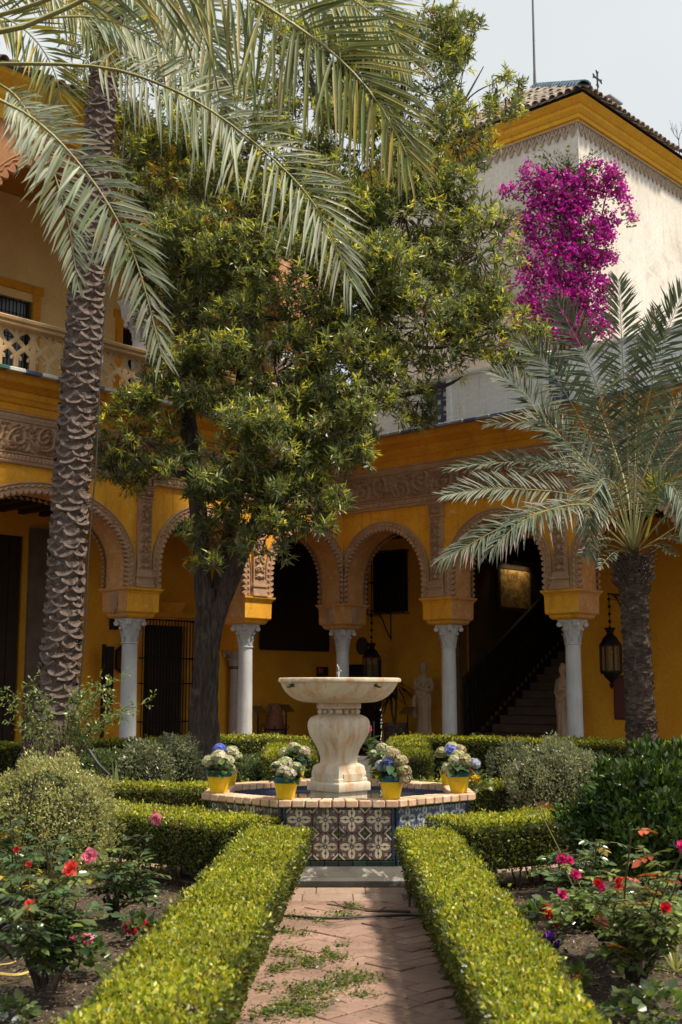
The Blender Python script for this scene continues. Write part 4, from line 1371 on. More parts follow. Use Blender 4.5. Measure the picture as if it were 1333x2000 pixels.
# ================================================================== hydrangea pots on the coping
POTY = rough_mat('yellow_pot_glaze', (.80, .52, .008), (.72, .44, .006), 6, (.45, .28, .03), 9, (.57, .70), rough=.42, bump=.12, spec=.5)
TEAL = rough_mat('teal_rim_glaze', (.006, .11, .15), (.006, .08, .12), 8, rough=.35, bump=.12, spec=.5)
POTS = rough_mat('pot_soil', (.04, .03, .02), (.03, .02, .015), 20)
mb = MB(); mb.lathe([(.088, 0), (.094, .004), (.134, .192), (.134, .20)], 32); POT_ME = mb.mesh('pot', POTY, .6)
mb = MB(); mb.lathe([(.132, .185), (.141, .187), (.145, .192), (.150, .247), (.148, .252), (.134, .253), (.128, .225)], 32, cap=False); RIM_ME = mb.mesh('pot_rim', TEAL, .6)
mb = MB(); mb.lathe([(.02, .222), (.133, .222)], 24); SOILP_ME = mb.mesh('pot_soil', POTS)

def floret_head(name, c, r, cols, wts, parent, rr, flat=.85, n=95):
    i = np.arange(n) + .5
    ph = np.arccos(1 - 2 * i / n); th = PI * (1 + 5 ** .5) * i
    nd = np.stack([np.cos(th) * np.sin(ph), np.sin(th) * np.sin(ph), np.cos(ph) * flat], 1)
    nd = nd[nd[:, 2] > -.62]
    n = len(nd)
    nd = unit(nd + rr.normal(0, .12, (n, 3)))
    C = np.array(c) + nd * r * rr.uniform(.84, 1.03, (n, 1)) * np.array([1, 1, flat])
    cc = mixcol(n, cols, wts, .16, rr)
    lv = Leaves()
    ref = unit(np.cross(nd, rr.normal(size=(n, 3)))); bi = np.cross(nd, ref)
    s = r * .34
    for q in range(4):
        a = q * PI / 2
        d = unit(ref * math.cos(a) + bi * math.sin(a) + nd * .25)
        lv.add(C, d, s * rr.uniform(.85, 1.1, n), s * .95, cc * rr.uniform(.88, 1.08, (n, 1)), N=nd, fold=.05, oval=True, curl=.05, r=rr)
    o = lv.build(name, PETAL, parent, kind=None)
    mb = MB(); mb.ball(c, r * .74, 8, 6, sz=flat); mb.build('flower_core', STEM_G, o)
    return o
CREAM = ([(.52, .55, .28), (.58, .52, .42), (.42, .46, .20), (.55, .40, .38)], [4, 3, 2, 1.4])
DRYC = ([(.46, .42, .22), (.50, .38, .26), (.38, .36, .15), (.36, .22, .14)], [3, 3, 2, 1])
BLUEC = ([(.10, .14, .55), (.16, .20, .62), (.26, .30, .62)], [3, 3, 1])
PALEB = ([(.34, .38, .60), (.50, .50, .58), (.50, .52, .38), (.22, .22, .56)], [3, 3, 2, 1])
def hydrangea(label, ang, rad, heads, seed, rot=0.0, zoff=0.0):
    rr = np.random.RandomState(seed)
    a = math.radians(ang)
    t = thing('hydrangea_pot', label, 'potted plant', FC + Vector((math.cos(a) * rad, math.sin(a) * rad, ZK)), rot, 'hydrangea pots round the fountain rim')
    q_ = rr.uniform(.73, .80); t.scale = (q_, q_, q_ * rr.uniform(.95, 1.05)); t.rotation_euler = (rr.uniform(-.02, .02), rr.uniform(-.025, .025), rot + rr.uniform(-.25, .25))
    p = link('pot', POT_ME, t); link('pot_rim', RIM_ME, p); link('soil', SOILP_ME, p)
    mb = MB(); lv = Leaves()
    hs = []
    for (x, y, z, r, pal) in heads:
        r *= 1.0; z = .22 + (z - .22) * .95
        floret_head('flower_head', (x, y, z), r, pal[0], pal[1], t, rr)
        mb.tube([(x * .2, y * .2, .2), (x * .6, y * .6, .2 + (z - .2) * .6), (x, y, z)], .006, 5)
    mb.build('stem', STEM_G, t, kind='stuff')
    for i in range(40):
        th = rr.uniform(0, 2 * PI) if i > 16 else -PI / 2 + rr.uniform(-1.5, 1.5)
        z0 = rr.uniform(.24, .40) if i > 9 else rr.uniform(.245, .31)
        ro = rr.uniform(.03, .11) if i > 9 else rr.uniform(.08, .13)
        P = np.array([[ro * math.cos(th), ro * math.sin(th), z0]])
        D = unit(np.array([[math.cos(th), math.sin(th), rr.uniform(-.65, .45)]]))
        L = rr.uniform(.11, .19)
        N = unit(np.array([[-.3 * math.cos(th), -.3 * math.sin(th), 1.0]]) + rr.normal(0, .15, (1, 3)))
        c = mixcol(1, [(.045, .085, .035), (.07, .12, .04), (.11, .16, .05)], [3, 3, 1], .2, rr)
        l2 = Leaves(); l2.add(P, D, L, L * .62, c, N=N, fold=.10, oval=True, curl=.12, r=rr)
        l2.build('leaf', LEAF_GLOSS, t, kind=None)
    return t
Hh = lambda *a: a
hydrangea('yellow hydrangea pot with cream heads, front left corner of the fountain rim', -112.5, 1.15,
          [(-.03, -.09, .33, .075, CREAM), (.05, -.11, .30, .08, CREAM), (-.10, -.03, .38, .07, CREAM), (.10, -.02, .37, .075, CREAM), (-.02, .02, .42, .085, CREAM), (.0, .12, .36, .08, CREAM)], 11)
hydrangea('yellow hydrangea pot with mauve and dry heads, front right corner of the fountain rim', -67.5, 1.15,
          [(-.10, -.06, .36, .075, PALEB), (-.03, -.07, .40, .06, BLUEC), (.02, -.01, .49, .085, DRYC), (.11, -.02, .42, .08, DRYC), (.15, -.05, .30, .085, DRYC), (.16, -.06, .22, .07, DRYC), (-.05, .11, .42, .08, CREAM)], 12)
hydrangea('nearer hydrangea pot at the left end of the rim, all cream heads', -157.5, 1.15,
          [(-.12, -.02, .36, .08, CREAM), (-.02, -.05, .40, .095, CREAM), (.08, -.04, .36, .085, CREAM), (.12, -.06, .29, .065, CREAM), (.0, .08, .42, .08, CREAM)], 13)
hydrangea('farther hydrangea pot at the left end of the rim, bright blue head on it', 157.5, 1.15,
          [(-.09, -.04, .43, .085, BLUEC), (.06, -.02, .40, .085, CREAM), (.12, -.04, .34, .075, CREAM), (.03, .08, .38, .08, CREAM)], 14)
hydrangea('pale headed yellow hydrangea pot at the back left corner of the fountain rim', 112.5, 1.15,
          [(-.12, -.02, .36, .08, CREAM), (-.01, -.04, .42, .09, CREAM), (.11, -.03, .37, .085, CREAM), (.0, .08, .38, .08, CREAM)], 15)
hydrangea('pale headed hydrangea pot at the back right corner, half hidden by the front one', 67.5, 1.15,
          [(-.10, -.02, .34, .085, CREAM), (.0, -.02, .43, .08, CREAM), (.11, -.02, .38, .085, CREAM), (.0, .08, .38, .08, CREAM)], 16)
hydrangea('nearer hydrangea pot at the right end of the rim, pale blue head at its side', -22.5, 1.15,
          [(-.13, -.04, .29, .075, CREAM), (-.05, -.05, .38, .075, CREAM), (.06, -.05, .38, .09, DRYC), (.19, -.03, .33, .075, PALEB), (.02, .05, .43, .08, CREAM)], 17)
hydrangea('farther hydrangea pot at the right end of the rim, deep blue head on top', 22.5, 1.15,
          [(-.10, -.02, .40, .08, DRYC), (.0, -.05, .42, .085, BLUEC), (.04, .02, .46, .08, CREAM), (.12, -.01, .42, .085, DRYC)], 18)

# ================================================================== hedges
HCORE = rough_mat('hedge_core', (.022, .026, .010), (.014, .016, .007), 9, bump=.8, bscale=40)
wav = lambda x, y, z, s=1.0: (np.sin(3.1 * s * x + 1.7 * np.sin(2.3 * s * y)) + np.sin(4.3 * s * y + 1.3 * np.sin(3.7 * s * x + z)) + .6 * np.sin(7.9 * s * x - 5.1 * s * y) + .5 * np.sin(9 * s * z + 6 * s * x)) / 3.0
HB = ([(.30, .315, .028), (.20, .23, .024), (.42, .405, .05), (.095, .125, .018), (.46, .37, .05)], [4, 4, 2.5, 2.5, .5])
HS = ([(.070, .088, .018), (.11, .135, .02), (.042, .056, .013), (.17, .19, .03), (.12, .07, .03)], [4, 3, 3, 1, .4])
def hedge(label, A, B, w, h, zlow=.03, leaf=.028, dens=7000, seed=1, w2=None, stems=0, group='clipped box hedges of the parterre', ends=(True, True), taper=.04):
    rr = np.random.RandomState(seed)
    A, B = Vector((*A, 0)), Vector((*B, 0))
    t = thing('box_hedge', label, 'hedge', A, 0, group)
    ax = (B - A).normalized(); L = (B - A).length
    sx = np.array([ax.x, ax.y, 0]); sy = np.array([-ax.y, ax.x, 0])
    w2 = w if w2 is None else w2
    lv = Leaves()
    def add(n, u, v, z, nu, nv, nz, pal, sz=1.0):
        W = w + (w2 - w) * u / L
        hw = W / 2
        hw = hw - taper * np.clip(1 - z / h, 0, 1) ** 1.3
        P = sx * u[:, None] + sy * (v * hw)[:, None] + np.array([0, 0, 1.0]) * z[:, None]
        nrm = sx * nu[:, None] + sy * nv[:, None] + np.array([0, 0, 1.0]) * nz[:, None]
        wx = P[:, 0] + A.x; wy = P[:, 1] + A.y
        disp = wav(wx, wy, P[:, 2], 2.2) * .027 + wav(wx, wy, P[:, 2], 7) * .012 + rr.normal(0, .010, n) - np.abs(rr.normal(0, .02, n))
        P = P + nrm * disp[:, None]
        D = unit(nrm * .55 + rr.normal(0, .55, (n, 3)) + np.array([0, 0, .25]))
        ln = leaf * sz * rr.uniform(.65, 1.25, n)
        patch = wav(wx * .8, wy * .8, 0 * wx, 1.3)
        thin = np.clip((wav(wx + 3.1, wy * 1.3, z, 2.6) - .62) / .25, 0, 1)
        keep = rr.uniform(0, 1, n) > thin * .75
        c = mixcol(n, pal[0], pal[1], .22, rr) * (1 + .22 * patch)[:, None]
        c = np.where((rr.uniform(0, 1, n) < thin * .5)[:, None], np.array([.17, .10, .045]), c)
        NN = unit(nrm + rr.normal(0, .55, (n, 3)))
        lv.add(P[keep], D[keep], ln[keep], ln[keep] * .62, c[keep], N=NN[keep], fold=.12, r=rr)
    # top, with shoulders rounded
    n = int(L * w * dens * 1.15)
    u, v = rr.uniform(0, L, n), rr.uniform(-1, 1, n)
    z = h - .035 * np.clip((np.abs(v) - .8) / .2, 0, 1) ** 2
    o = np.zeros(n); nv = np.where(np.abs(v) > .85, np.sign(v) * .6, 0)
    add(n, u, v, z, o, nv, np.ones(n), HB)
    for sd in (-1, 1):
        n = int(L * (h - zlow) * dens * .8)
        u = rr.uniform(0, L, n); z = zlow + (h - zlow) * rr.uniform(0, 1, n) ** .85
        zz = z + wav(u, u * 0, u * 0, 5) * .04 * (z < zlow + .1)
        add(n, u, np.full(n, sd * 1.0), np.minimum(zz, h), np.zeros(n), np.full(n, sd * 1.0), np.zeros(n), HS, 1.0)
    for e, uu in ((0, 0.0), (1, L)):
        if not ends[e]: continue
        n = int(w * (h - zlow) * dens * .8)
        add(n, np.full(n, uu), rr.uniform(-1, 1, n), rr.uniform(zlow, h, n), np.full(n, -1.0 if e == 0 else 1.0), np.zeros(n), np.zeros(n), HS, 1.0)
    # stray shoots standing above the clipped top
    n = int(L * w * 26)
    u, v = rr.uniform(0, L, n), rr.uniform(-.95, .95, n)
    for q in range(5):
        add(n, u + rr.normal(0, .004, n), v, h + .012 * q + rr.uniform(-.005, .01, n), np.zeros(n), np.zeros(n), np.ones(n), HB, 1.0)
    lv.build('foliage', LEAF_HEDGE, t)
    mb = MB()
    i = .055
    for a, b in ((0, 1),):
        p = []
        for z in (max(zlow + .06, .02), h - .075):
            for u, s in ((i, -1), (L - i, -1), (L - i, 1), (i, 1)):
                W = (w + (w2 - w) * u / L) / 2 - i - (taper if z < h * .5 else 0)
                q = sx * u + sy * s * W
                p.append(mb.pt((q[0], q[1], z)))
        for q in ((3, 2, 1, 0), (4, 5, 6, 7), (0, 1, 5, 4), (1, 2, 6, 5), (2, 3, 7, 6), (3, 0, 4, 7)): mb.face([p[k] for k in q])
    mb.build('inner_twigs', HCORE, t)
    if stems:
        mb = MB()
        for k in range(stems):
            u = L * (k + rr.uniform(.2, .8)) / stems; v = rr.uniform(-.8, .8) * w / 2
            q = sx * u + sy * v
            for b in range(rr.randint(2, 4)):
                dx, dy = rr.normal(0, .07, 2)
                mb.tube([(q[0], q[1], -.02), (q[0] + dx * .4, q[1] + dy * .4, zlow * .6), (q[0] + dx, q[1] + dy, zlow + .14)], [.012, .009, .006], 5)
        mb.build('stem', TWIG, t, kind='stuff')
    return t
hedge('long low box hedge along the left side of the brick path', (-.715, 3.3), (-.485, 10.0), .50, .50, .02, .024, 10500, 21, .52, taper=.18)
hedge('long low box hedge along the right side of the brick path', (.705, 3.3), (.668, 9.95), .36, .50, .02, .024, 10500, 22, .46, taper=.13)
hedge('box hedge running away left from the fountain path with bare stems showing below', (-.70, 10.0), (-3.3, 12.2), .66, .55, .10, .028, 7000, 23, stems=16)
hedge('box hedge running away right from the fountain path with bare stems showing below', (.86, 9.98), (3.3, 11.4), .66, .55, .12, .028, 7000, 24, stems=16)
hedge('low box hedge behind the fountain, on its left, in front of the grey bushes', (-4.2, 14.6), (-.72, 14.2), .55, .50, .05, .036, 3600, 25)
hedge('low box hedge behind the fountain, on its right, below the grey round bush', (.72, 14.6), (4.6, 15.0), .55, .50, .05, .036, 3600, 26)
hedge('tall box hedge leading from behind the fountain left side to the arcade corner', (-.62, 15.0), (-.86, 20.2), .66, .80, .04, .038, 2800, 27)
hedge('tall box hedge leading from behind the fountain right side to the arcade corner', (.80, 15.0), (1.10, 20.2), .60, .80, .04, .038, 2800, 28)
hedge('dark tall box hedge in front of the left arcade columns', (-1.0, 20.6), (-7.0, 15.9), .60, .82, .04, .040, 2400, 29)
hedge('dark tall box hedge in front of the staircase and right arcade', (1.15, 20.4), (6.6, 16.4), .60, .82, .04, .040, 2400, 30)
# ================================================================== the big tree
def tree_tube(mb, pts, n=8, seg=14):
    P = catmull([(*at(x, y, Y), r) for x, y, Y, r in pts], seg)
    wob = 1 + .10 * np.sin(np.arange(seg) * 1.9)
    mb.tube([tuple(p[:3]) for p in P], [max(.006, p[3] * w) for p, w in zip(P, wob)], n)

# bigger trunk skin with vertical ribs
def ribbed(pts, n=22, seg=40, ribs=5, amp=.10, seed=0):
    P = catmull(pts, seg)
    mb = MB(); rings = []
    for i in range(seg):
        t = Vector(P[min(i + 1, seg - 1)][:3]) - Vector(P[max(i - 1, 0)][:3]); t.normalize()
        a = t.cross(Vector((0, 1, 0))).normalized(); b = t.cross(a)
        ring = []
        for k in range(n):
            th = 2 * PI * k / n
            f = 1 + amp * math.sin(ribs * th + 2.5 * math.sin(i * .11 + seed)) + amp * .5 * math.sin(3 * th + i * .23 + seed) + .03 * math.sin(i * .9 + 7 * th)
            ring.append(mb.pt(Vector(P[i][:3]) + (a * math.cos(th) + b * math.sin(th)) * P[i][3] * f))
        rings.append(ring)
    for r0, r1 in zip(rings, rings[1:]):
        for k in range(n): mb.face([r0[k], r0[(k + 1) % n], r1[(k + 1) % n], r1[k]])
    mb.face(rings[0][::-1]); mb.face(rings[-1])
    return mb
TY0 = 17.0
tb = on_z(393, 1560, 0)
tree = thing('broadleaf_tree', 'large tree with forked dark trunk and dense narrow leaves, in front of the inner corner', 'tree')
P = lambda x, y, Y, r: (*at(x, y, Y), r)
ribbed([(*at(394, 1590, TY0), .36), P(395, 1500, TY0, .25), P(398, 1440, TY0, .20), P(401, 1350, TY0, .172), P(405, 1270, TY0, .17), P(409, 1205, TY0, .165), P(412, 1150, TY0, .09)], 36, 70, 6, .13).build('trunk', BARK, tree, smooth=1.2)
branches = [
    [(402, 1300, 17, .06), (401, 1210, 17, .115), (396, 1130, 17, .125), (390, 1020, 17, .12), (376, 900, 17.1, .13), (368, 800, 17.2, .115), (372, 700, 17.3, .10), (380, 590, 17.4, .085), (405, 450, 17.6, .065), (430, 300, 17.8, .045), (455, 160, 18, .02)],
    [(410, 1300, 17.05, .06), (416, 1210, 17.05, .10), (434, 1110, 17.1, .10), (455, 1010, 17.1, .095), (478, 900, 17, .11), (472, 790, 17.1, .10), (482, 660, 17.2, .085), (530, 500, 17.5, .065), (600, 350, 17.9, .045), (650, 200, 18.3, .02)],
    [(412, 1310, 16.98, .07), (424, 1215, 16.93, .115), (460, 1110, 16.8, .115), (494, 1040, 16.8, .105), (542, 925, 16.9, .11), (590, 800, 17, .10), (622, 705, 17.2, .085), (690, 560, 17.6, .07), (765, 420, 18, .055), (830, 310, 18.2, .04), (885, 235, 18.4, .025), (945, 130, 18.6, .008)],
    [(600, 785, 17, .06), (680, 775, 17, .05), (780, 772, 17.1, .035), (865, 755, 17.3, .028), (905, 735, 17.4, .012)],
    [(374, 930, 17, .07), (325, 922, 17, .05), (285, 905, 16.9, .03), (240, 860, 16.8, .012)],
    [(476, 860, 17, .06), (560, 880, 16.6, .04), (640, 860, 16.4, .02)],
    [(560, 880, 16.9, .06), (640, 700, 16.7, .045), (760, 620, 16.9, .03), (880, 560, 17.2, .015)],
    [(372, 760, 17.2, .06), (330, 600, 17.4, .045), (300, 450, 17.7, .03), (290, 330, 18, .012)],
    [(690, 560, 17.6, .05), (800, 540, 17.5, .04), (900, 520, 17.6, .025), (980, 470, 17.8, .01)],
    [(620, 705, 17.2, .05), (740, 660, 17, .035), (850, 680, 17, .025), (960, 650, 17.1, .01)],
    [(765, 420, 18, .045), (760, 300, 18.5, .03), (790, 150, 19, .02), (830, 30, 19.3, .01)],
    [(430, 560, 17.4, .04), (520, 620, 17, .03), (600, 620, 16.9, .015)],
    [(492, 1040, 16.8, .05), (560, 1010, 16.4, .035), (620, 1000, 16.2, .012)],
    [(640, 250, 18.1, .035), (600, 120, 18.6, .025), (610, 0, 19, .01)],
    [(880, 235, 18.4, .02), (930, 180, 18.4, .012), (1000, 150, 18.5, .004)], [(900, 210, 18.4, .015), (903, 150, 18.4, .008), (925, 85, 18.4, .004)],
    [(905, 250, 18.4, .014), (895, 180, 18.3, .008), (905, 135, 18.3, .003)],
]
for i, b in enumerate(branches):
    mb = MB(); tree_tube(mb, b, 10 if i < 3 else 7, 26 if i < 3 else 14); mb.build('branch', BARK, tree, smooth=1.2)

# crown: lobes (photo position, radii, distance, density)
LOBES = [(790, 150, 130, 140, 18.9, 1), (850, 60, 70, 70, 19.2, 1), (690, 130, 110, 130, 19, .9), (590, 110, 110, 120, 19.2, .8), (330, 330, 110, 100, 18.6, .8), (290, 160, 130, 130, 19, .55),
         (470, 420, 140, 130, 17.6, 1), (430, 250, 110, 110, 18.3, .6), (620, 540, 170, 150, 17, 1.1), (790, 420, 130, 120, 17.8, 1.1), (930, 490, 95, 110, 17.6, 1.1), (965, 640, 95, 62, 17.4, 1.1),
         (830, 640, 130, 100, 17, 1.1), (400, 600, 110, 130, 17.3, 1), (540, 730, 150, 100, 16.8, 1.1), (610, 830, 95, 85, 16.3, 1.15), (520, 890, 140, 95, 16.1, 1.15), (590, 975, 80, 62, 15.9, 1.1), (470, 960, 85, 60, 16.1, 1),
         (265, 850, 90, 92, 16.7, 1), (365, 730, 60, 70, 16.9, .8), (720, 290, 130, 130, 18.3, .9), (905, 270, 75, 85, 18.2, .85), (985, 185, 34, 52, 18.4, .7), (815, 785, 40, 42, 17.1, .9), (700, 720, 90, 80, 16.7, 1),
         (420, 1040, 60, 50, 16.5, .55), (640, 420, 120, 110, 17.6, 1), (330, 530, 60, 120, 17.8, .7), (530, 300, 110, 110, 18.2, .8), (520, 1045, 55, 40, 16, .7), (250, 50, 120, 80, 19.6, .5), (690, 860, 40, 60, 16.4, .8), (245, 290, 70, 80, 18.5, .8), (290, 430, 80, 100, 18, .9), (370, 470, 80, 90, 17.8, .7), (700, 560, 110, 80, 16.8, .8)]
rt = np.random.RandomState(5)
for (cx, cy, rx, ry, Y, dn) in list(LOBES):        # smaller boughs standing out from every lobe break the outline
    for q in range(7):
        a = rt.uniform(0, 2 * PI); e = rt.uniform(.72, 1.08); s_ = rt.uniform(.22, .42)
        LOBES.append((cx + rx * e * math.cos(a), cy + ry * e * math.sin(a), rx * s_ * rt.uniform(.8, 1.3), ry * s_ * rt.uniform(.7, 1.1), Y + rt.uniform(-.9, .2), dn * rt.uniform(.6, 1.1)))
lv = Leaves(); tw = MB()
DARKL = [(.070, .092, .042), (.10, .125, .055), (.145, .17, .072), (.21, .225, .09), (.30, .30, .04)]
for (cx, cy, rx, ry, Y, dn) in LOBES:
    c = np.array(at(cx, cy, Y)); k = Y / F_PX
    R = np.array([rx * k, min(rx, ry) * k * .95, ry * k])
    n = int(dn * 430 * (rx * ry) / (120 * 120)) + 4
    d = rand_dirs(n, rt)
    rad = rt.uniform(.35, 1.0, n) ** .55
    # ragged outline: sub-clumps
    sub = rand_dirs(26, rt)
    near = (d @ sub.T).max(1)
    rad = rad * (.74 + .38 * np.clip((near - .80) / .2, 0, 1)) * rt.uniform(.9, 1.1, n)
    C = c + d * R * rad[:, None]
    C[:, 2] -= .05
    out = unit(d * .8 + np.array([0, 0, .75]) + rt.normal(0, .45, (n, 3)))
    young = rt.uniform(0, 1, n) < (.20 + .38 * np.clip(d[:, 2] * .6 + d[:, 0] * .35 + .05, 0, 1) * (rad > .72))  # random young tufts, plus sunlight painted in as pale tufts on upper right sides
    nl = 12
    tsz = rt.uniform(.65, 1.3, n); dead = rt.uniform(0, 1, n) < .012
    for q in range(nl):
        a = rt.normal(size=(n, 3))
        D = unit(out * rt.uniform(.1, 1.0, (n, 1)) + unit(a) * .85)
        Lf = rt.uniform(.085, .155, n) * np.where(young, .85, 1)
        base = C + out * rt.uniform(-.07, .06, (n, 1))
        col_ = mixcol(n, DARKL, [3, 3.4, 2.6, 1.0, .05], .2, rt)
        young_lit_col = mixcol(n, [(.38, .385, .06), (.48, .46, .09), (.26, .285, .055)], [3, 2, 2], .2, rt)
        col_ = np.where(young[:, None], young_lit_col, col_)
        col_ = np.where(dead[:, None], np.array([.20, .11, .05]), col_)
        Lf = Lf * tsz
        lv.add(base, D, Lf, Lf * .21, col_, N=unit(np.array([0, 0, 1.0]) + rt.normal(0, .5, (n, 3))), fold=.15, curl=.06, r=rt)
    for q in rt.choice(n, min(n, int(26 * dn * min(1, rx * ry / 8000))), replace=False):
        s = c + (C[q] - c) * rt.uniform(.0, .35)
        m = (s + C[q]) / 2 + rt.normal(0, .05, 3) - np.array([0, 0, .05])
        tw.tube([s, m, C[q]], [.013, .009, .004], 4, False)
tag(link('crown', lv.mesh('crown', LEAF), tree), kind='stuff')
tw.build('twigs', TWIG, tree, kind='stuff', recalc=False)

# ================================================================== palms
def leaflets(lv, pts, lmax, n, hint, start=.14, pal=None, wt=None, wid=.028, droop=.30, vee=.35, ang=(40, 72, 25), r=rs, both=(1, 1), grav=1.0, tipcol=None):
    """leaflets on both sides of a rachis; hint = direction the frond's upper face looks"""
    P = catmull(pts, 120)
    T = unit(np.gradient(P, axis=0))
    hint = np.array(hint, float)
    S = unit(np.cross(T, hint)); Nn = np.cross(S, T)
    for sd in (-1, 1):
        if not both[0 if sd < 0 else 1]: continue
        t = np.sort(np.linspace(start, 1, n) + r.uniform(-.5, .5, n) / n * .8).clip(start, .999)
        i = (t * 119).astype(int)
        B, TT, SS, NN = P[i], T[i], S[i] * sd, Nn[i]
        u = (t - start) / (1 - start)
        a = np.radians(np.interp(u, [0, .5, 1], ang)) + r.normal(0, .10, n)
        v = vee + r.normal(0, .16, n)
        D = unit(TT * np.cos(a)[:, None] + SS * (np.sin(a) * np.cos(v))[:, None] + NN * (np.sin(a) * np.sin(v))[:, None])
        L = lmax * np.interp(u, [0, .12, .4, .75, 1], [.45, .8, 1.0, .8, .42]) * r.uniform(.82, 1.08, n)
        W = wid * np.interp(u, [0, .2, .7, 1], [.7, 1, 1, .7]) * r.uniform(.8, 1.15, n)
        c = mixcol(n, pal, wt, .16, r)
        X = unit(np.cross(D, NN)); U = np.cross(X, D)
        g = np.array([0, 0, -1.0]) * grav
        q = []
        for f, w in ((0, .30), (.30, 1.0), (.68, .75), (1.0, 0)):
            mid = B + D * (L * f)[:, None] + g * (L * droop * f * f * r.uniform(.6, 1.3, n))[:, None]
            q.append((mid, w))
        V = [q[0][0]]
        for m, w in q[1:3]:
            h = (W * w * .5)[:, None]
            V += [m + X * h + U * h * .55, m, m - X * h + U * h * .55]
        V.append(q[3][0])
        V = np.stack(V, 1); k = V.shape[1]
        f3 = np.array([[0, 1, 2], [0, 2, 3], [4, 7, 5], [5, 7, 6]]); f4 = np.array([[1, 4, 5, 2], [2, 5, 6, 3]])
        base = (np.arange(n) * k)[:, None, None] + lv.n
        lv.F3.append((base + f3[None]).reshape(-1, 3)); lv.F4.append((base + f4[None]).reshape(-1, 4))
        cc = np.repeat(c, k, 0)
        if tipcol is not None:
            m = r.uniform(0, 1, n) < tipcol[0]
            cv = cc.reshape(n, k, 3); cv[m, 4:, :] = np.array(tipcol[1]); cc = cv.reshape(-1, 3)
        lv.V.append(V.reshape(-1, 3)); lv.C.append(cc); lv.n += n * k

def frond(parent, pts, lmax, n, hint, rr=.022, mat=None, **kw):
    mb = MB(); P = catmull(pts, 26)
    mb.tube([tuple(p) for p in P], list(np.linspace(rr, rr * .18, 26)), 7, True, .75)
    f = mb.build('frond', mat or RACHIS, parent, smooth=1.0)
    lv = Leaves()
    leaflets(lv, pts, lmax, n, hint, **kw)
    lv.build('leaflets', LEAF_PALM, f)
    return f
GREY = dict(pal=[(.34, .37, .28), (.26, .30, .20), (.44, .46, .36), (.20, .24, .10)], wt=[4, 3, 2, 1], tipcol=(.07, (.34, .26, .13)))
OLIVE = dict(pal=[(.18, .20, .06), (.13, .15, .05), (.27, .26, .07), (.42, .33, .03)], wt=[4, 3, 2, .7], tipcol=(.10, (.36, .26, .10)))
DUST = dict(pal=[(.115, .145, .095), (.085, .11, .07), (.155, .185, .125), (.06, .08, .045)], wt=[4, 3, 2, 1.2], tipcol=(.10, (.25, .20, .14)))

# --- left tall palm: trunk with leaf scars
lp = thing('palm_tree', 'tall palm with scarred leaning trunk before the left arcade', 'palm tree')
LPY = 16.0
ctr = [(98, 1590), (106, 1440), (113, 1370), (121, 1250), (129, 1130), (139, 960), (152, 800), (162, 690), (172, 520), (186, 350), (203, 150), (216, 20), (228, -120), (240, -300)]
wpx = [120, 92, 74, 70, 68, 67, 70, 71, 64, 60, 57, 55, 54, 52]
LP = catmull([(*at(x, y, LPY), w / 2 * LPY / F_PX * .93) for (x, y), w in zip(ctr, wpx)], 160)
mb = MB(); rings = []
for i, p in enumerate(LP):
    n = 20
    rings.append([mb.pt((p[0] + p[3] * (1 + .04 * math.sin(k * 2.1 + i * 1.7)) * math.cos(2 * PI * k / n), p[1] + p[3] * math.sin(2 * PI * k / n), p[2])) for k in range(n)])
for a, b in zip(rings, rings[1:]):
    for k in range(20): mb.face([a[k], a[(k + 1) % 20], b[(k + 1) % 20], b[k]])
trunk = mb.build('trunk', PALMBARK, lp, smooth=1.0)
def scar_mesh(seed):
    """stub of an old leaf: a shallow upturned cup, pale worn rim, dark fibrous middle"""
    r = np.random.RandomState(seed); mb = MB()
    n = 9; W, Hh_, D = .150, .078, .034
    o, i_, bk = [], [], []
    for k in range(n):
        a = PI * (k / (n - 1))                      # lower arc from left to right
        x, z = -W * math.cos(a), -Hh_ * math.sin(a)
        j = r.uniform(.9, 1.1)
        bk.append(mb.pt((x * 1.05, .03, z * 1.15 - .012)))
        o.append(mb.pt((x * j, -D * (.55 + .45 * math.sin(a)) * j, z * j + .02)))
        i_.append(mb.pt((x * .80, -D * (.30 + .42 * math.sin(a)), z * .66 + .03)))
    top = [mb.pt((-W * .5, .01, .035)), mb.pt((0, .005, .045)), mb.pt((W * .5, .01, .035))]
    for k in range(n - 1):
        mb.cur = 0
        mb.face([bk[k], o[k], o[k + 1], bk[k + 1]]); mb.face([o[k], i_[k], i_[k + 1], o[k + 1]])
    mb.cur = 1
    mb.face(i_[0:3] + [top[0]]); mb.face([i_[2], i_[3], i_[4], top[1], top[0]]); mb.face([i_[4], i_[5], i_[6], top[2], top[1]]); mb.face(i_[6:9] + [top[2]])
    return mb.mesh('leaf_scar', [PALMCUT, PALMBARK], .6)
SCARS = [scar_mesh(i) for i in range(4)]
allsc = []
z, row = float(at(106, 1392, LPY).z), 0
ztop = float(LP[-1][2])
while z < ztop - .1:
    j = int(np.argmin(np.abs(LP[:, 2] - z))); p = LP[j]
    n = 6
    for k in range(n):
        th = 2 * PI * (k + .5 * (row % 2)) / n + rs.uniform(-.14, .14)
        f = -math.sin(th)
        allsc.append((f, p, th, z + rs.uniform(-.032, .032)))
    z += .108 - .022 * min(1, max(0, (z - 3) / 6)); row += 1
vis = [s for s in allsc if s[0] > .05 and s[1][2] < float(at(230, -20, LPY).z)]
vis.sort(key=lambda s: s[3])
rest = MB()
vis = [s for s in vis if rs.uniform() > .05]
chosen = vis[:298]
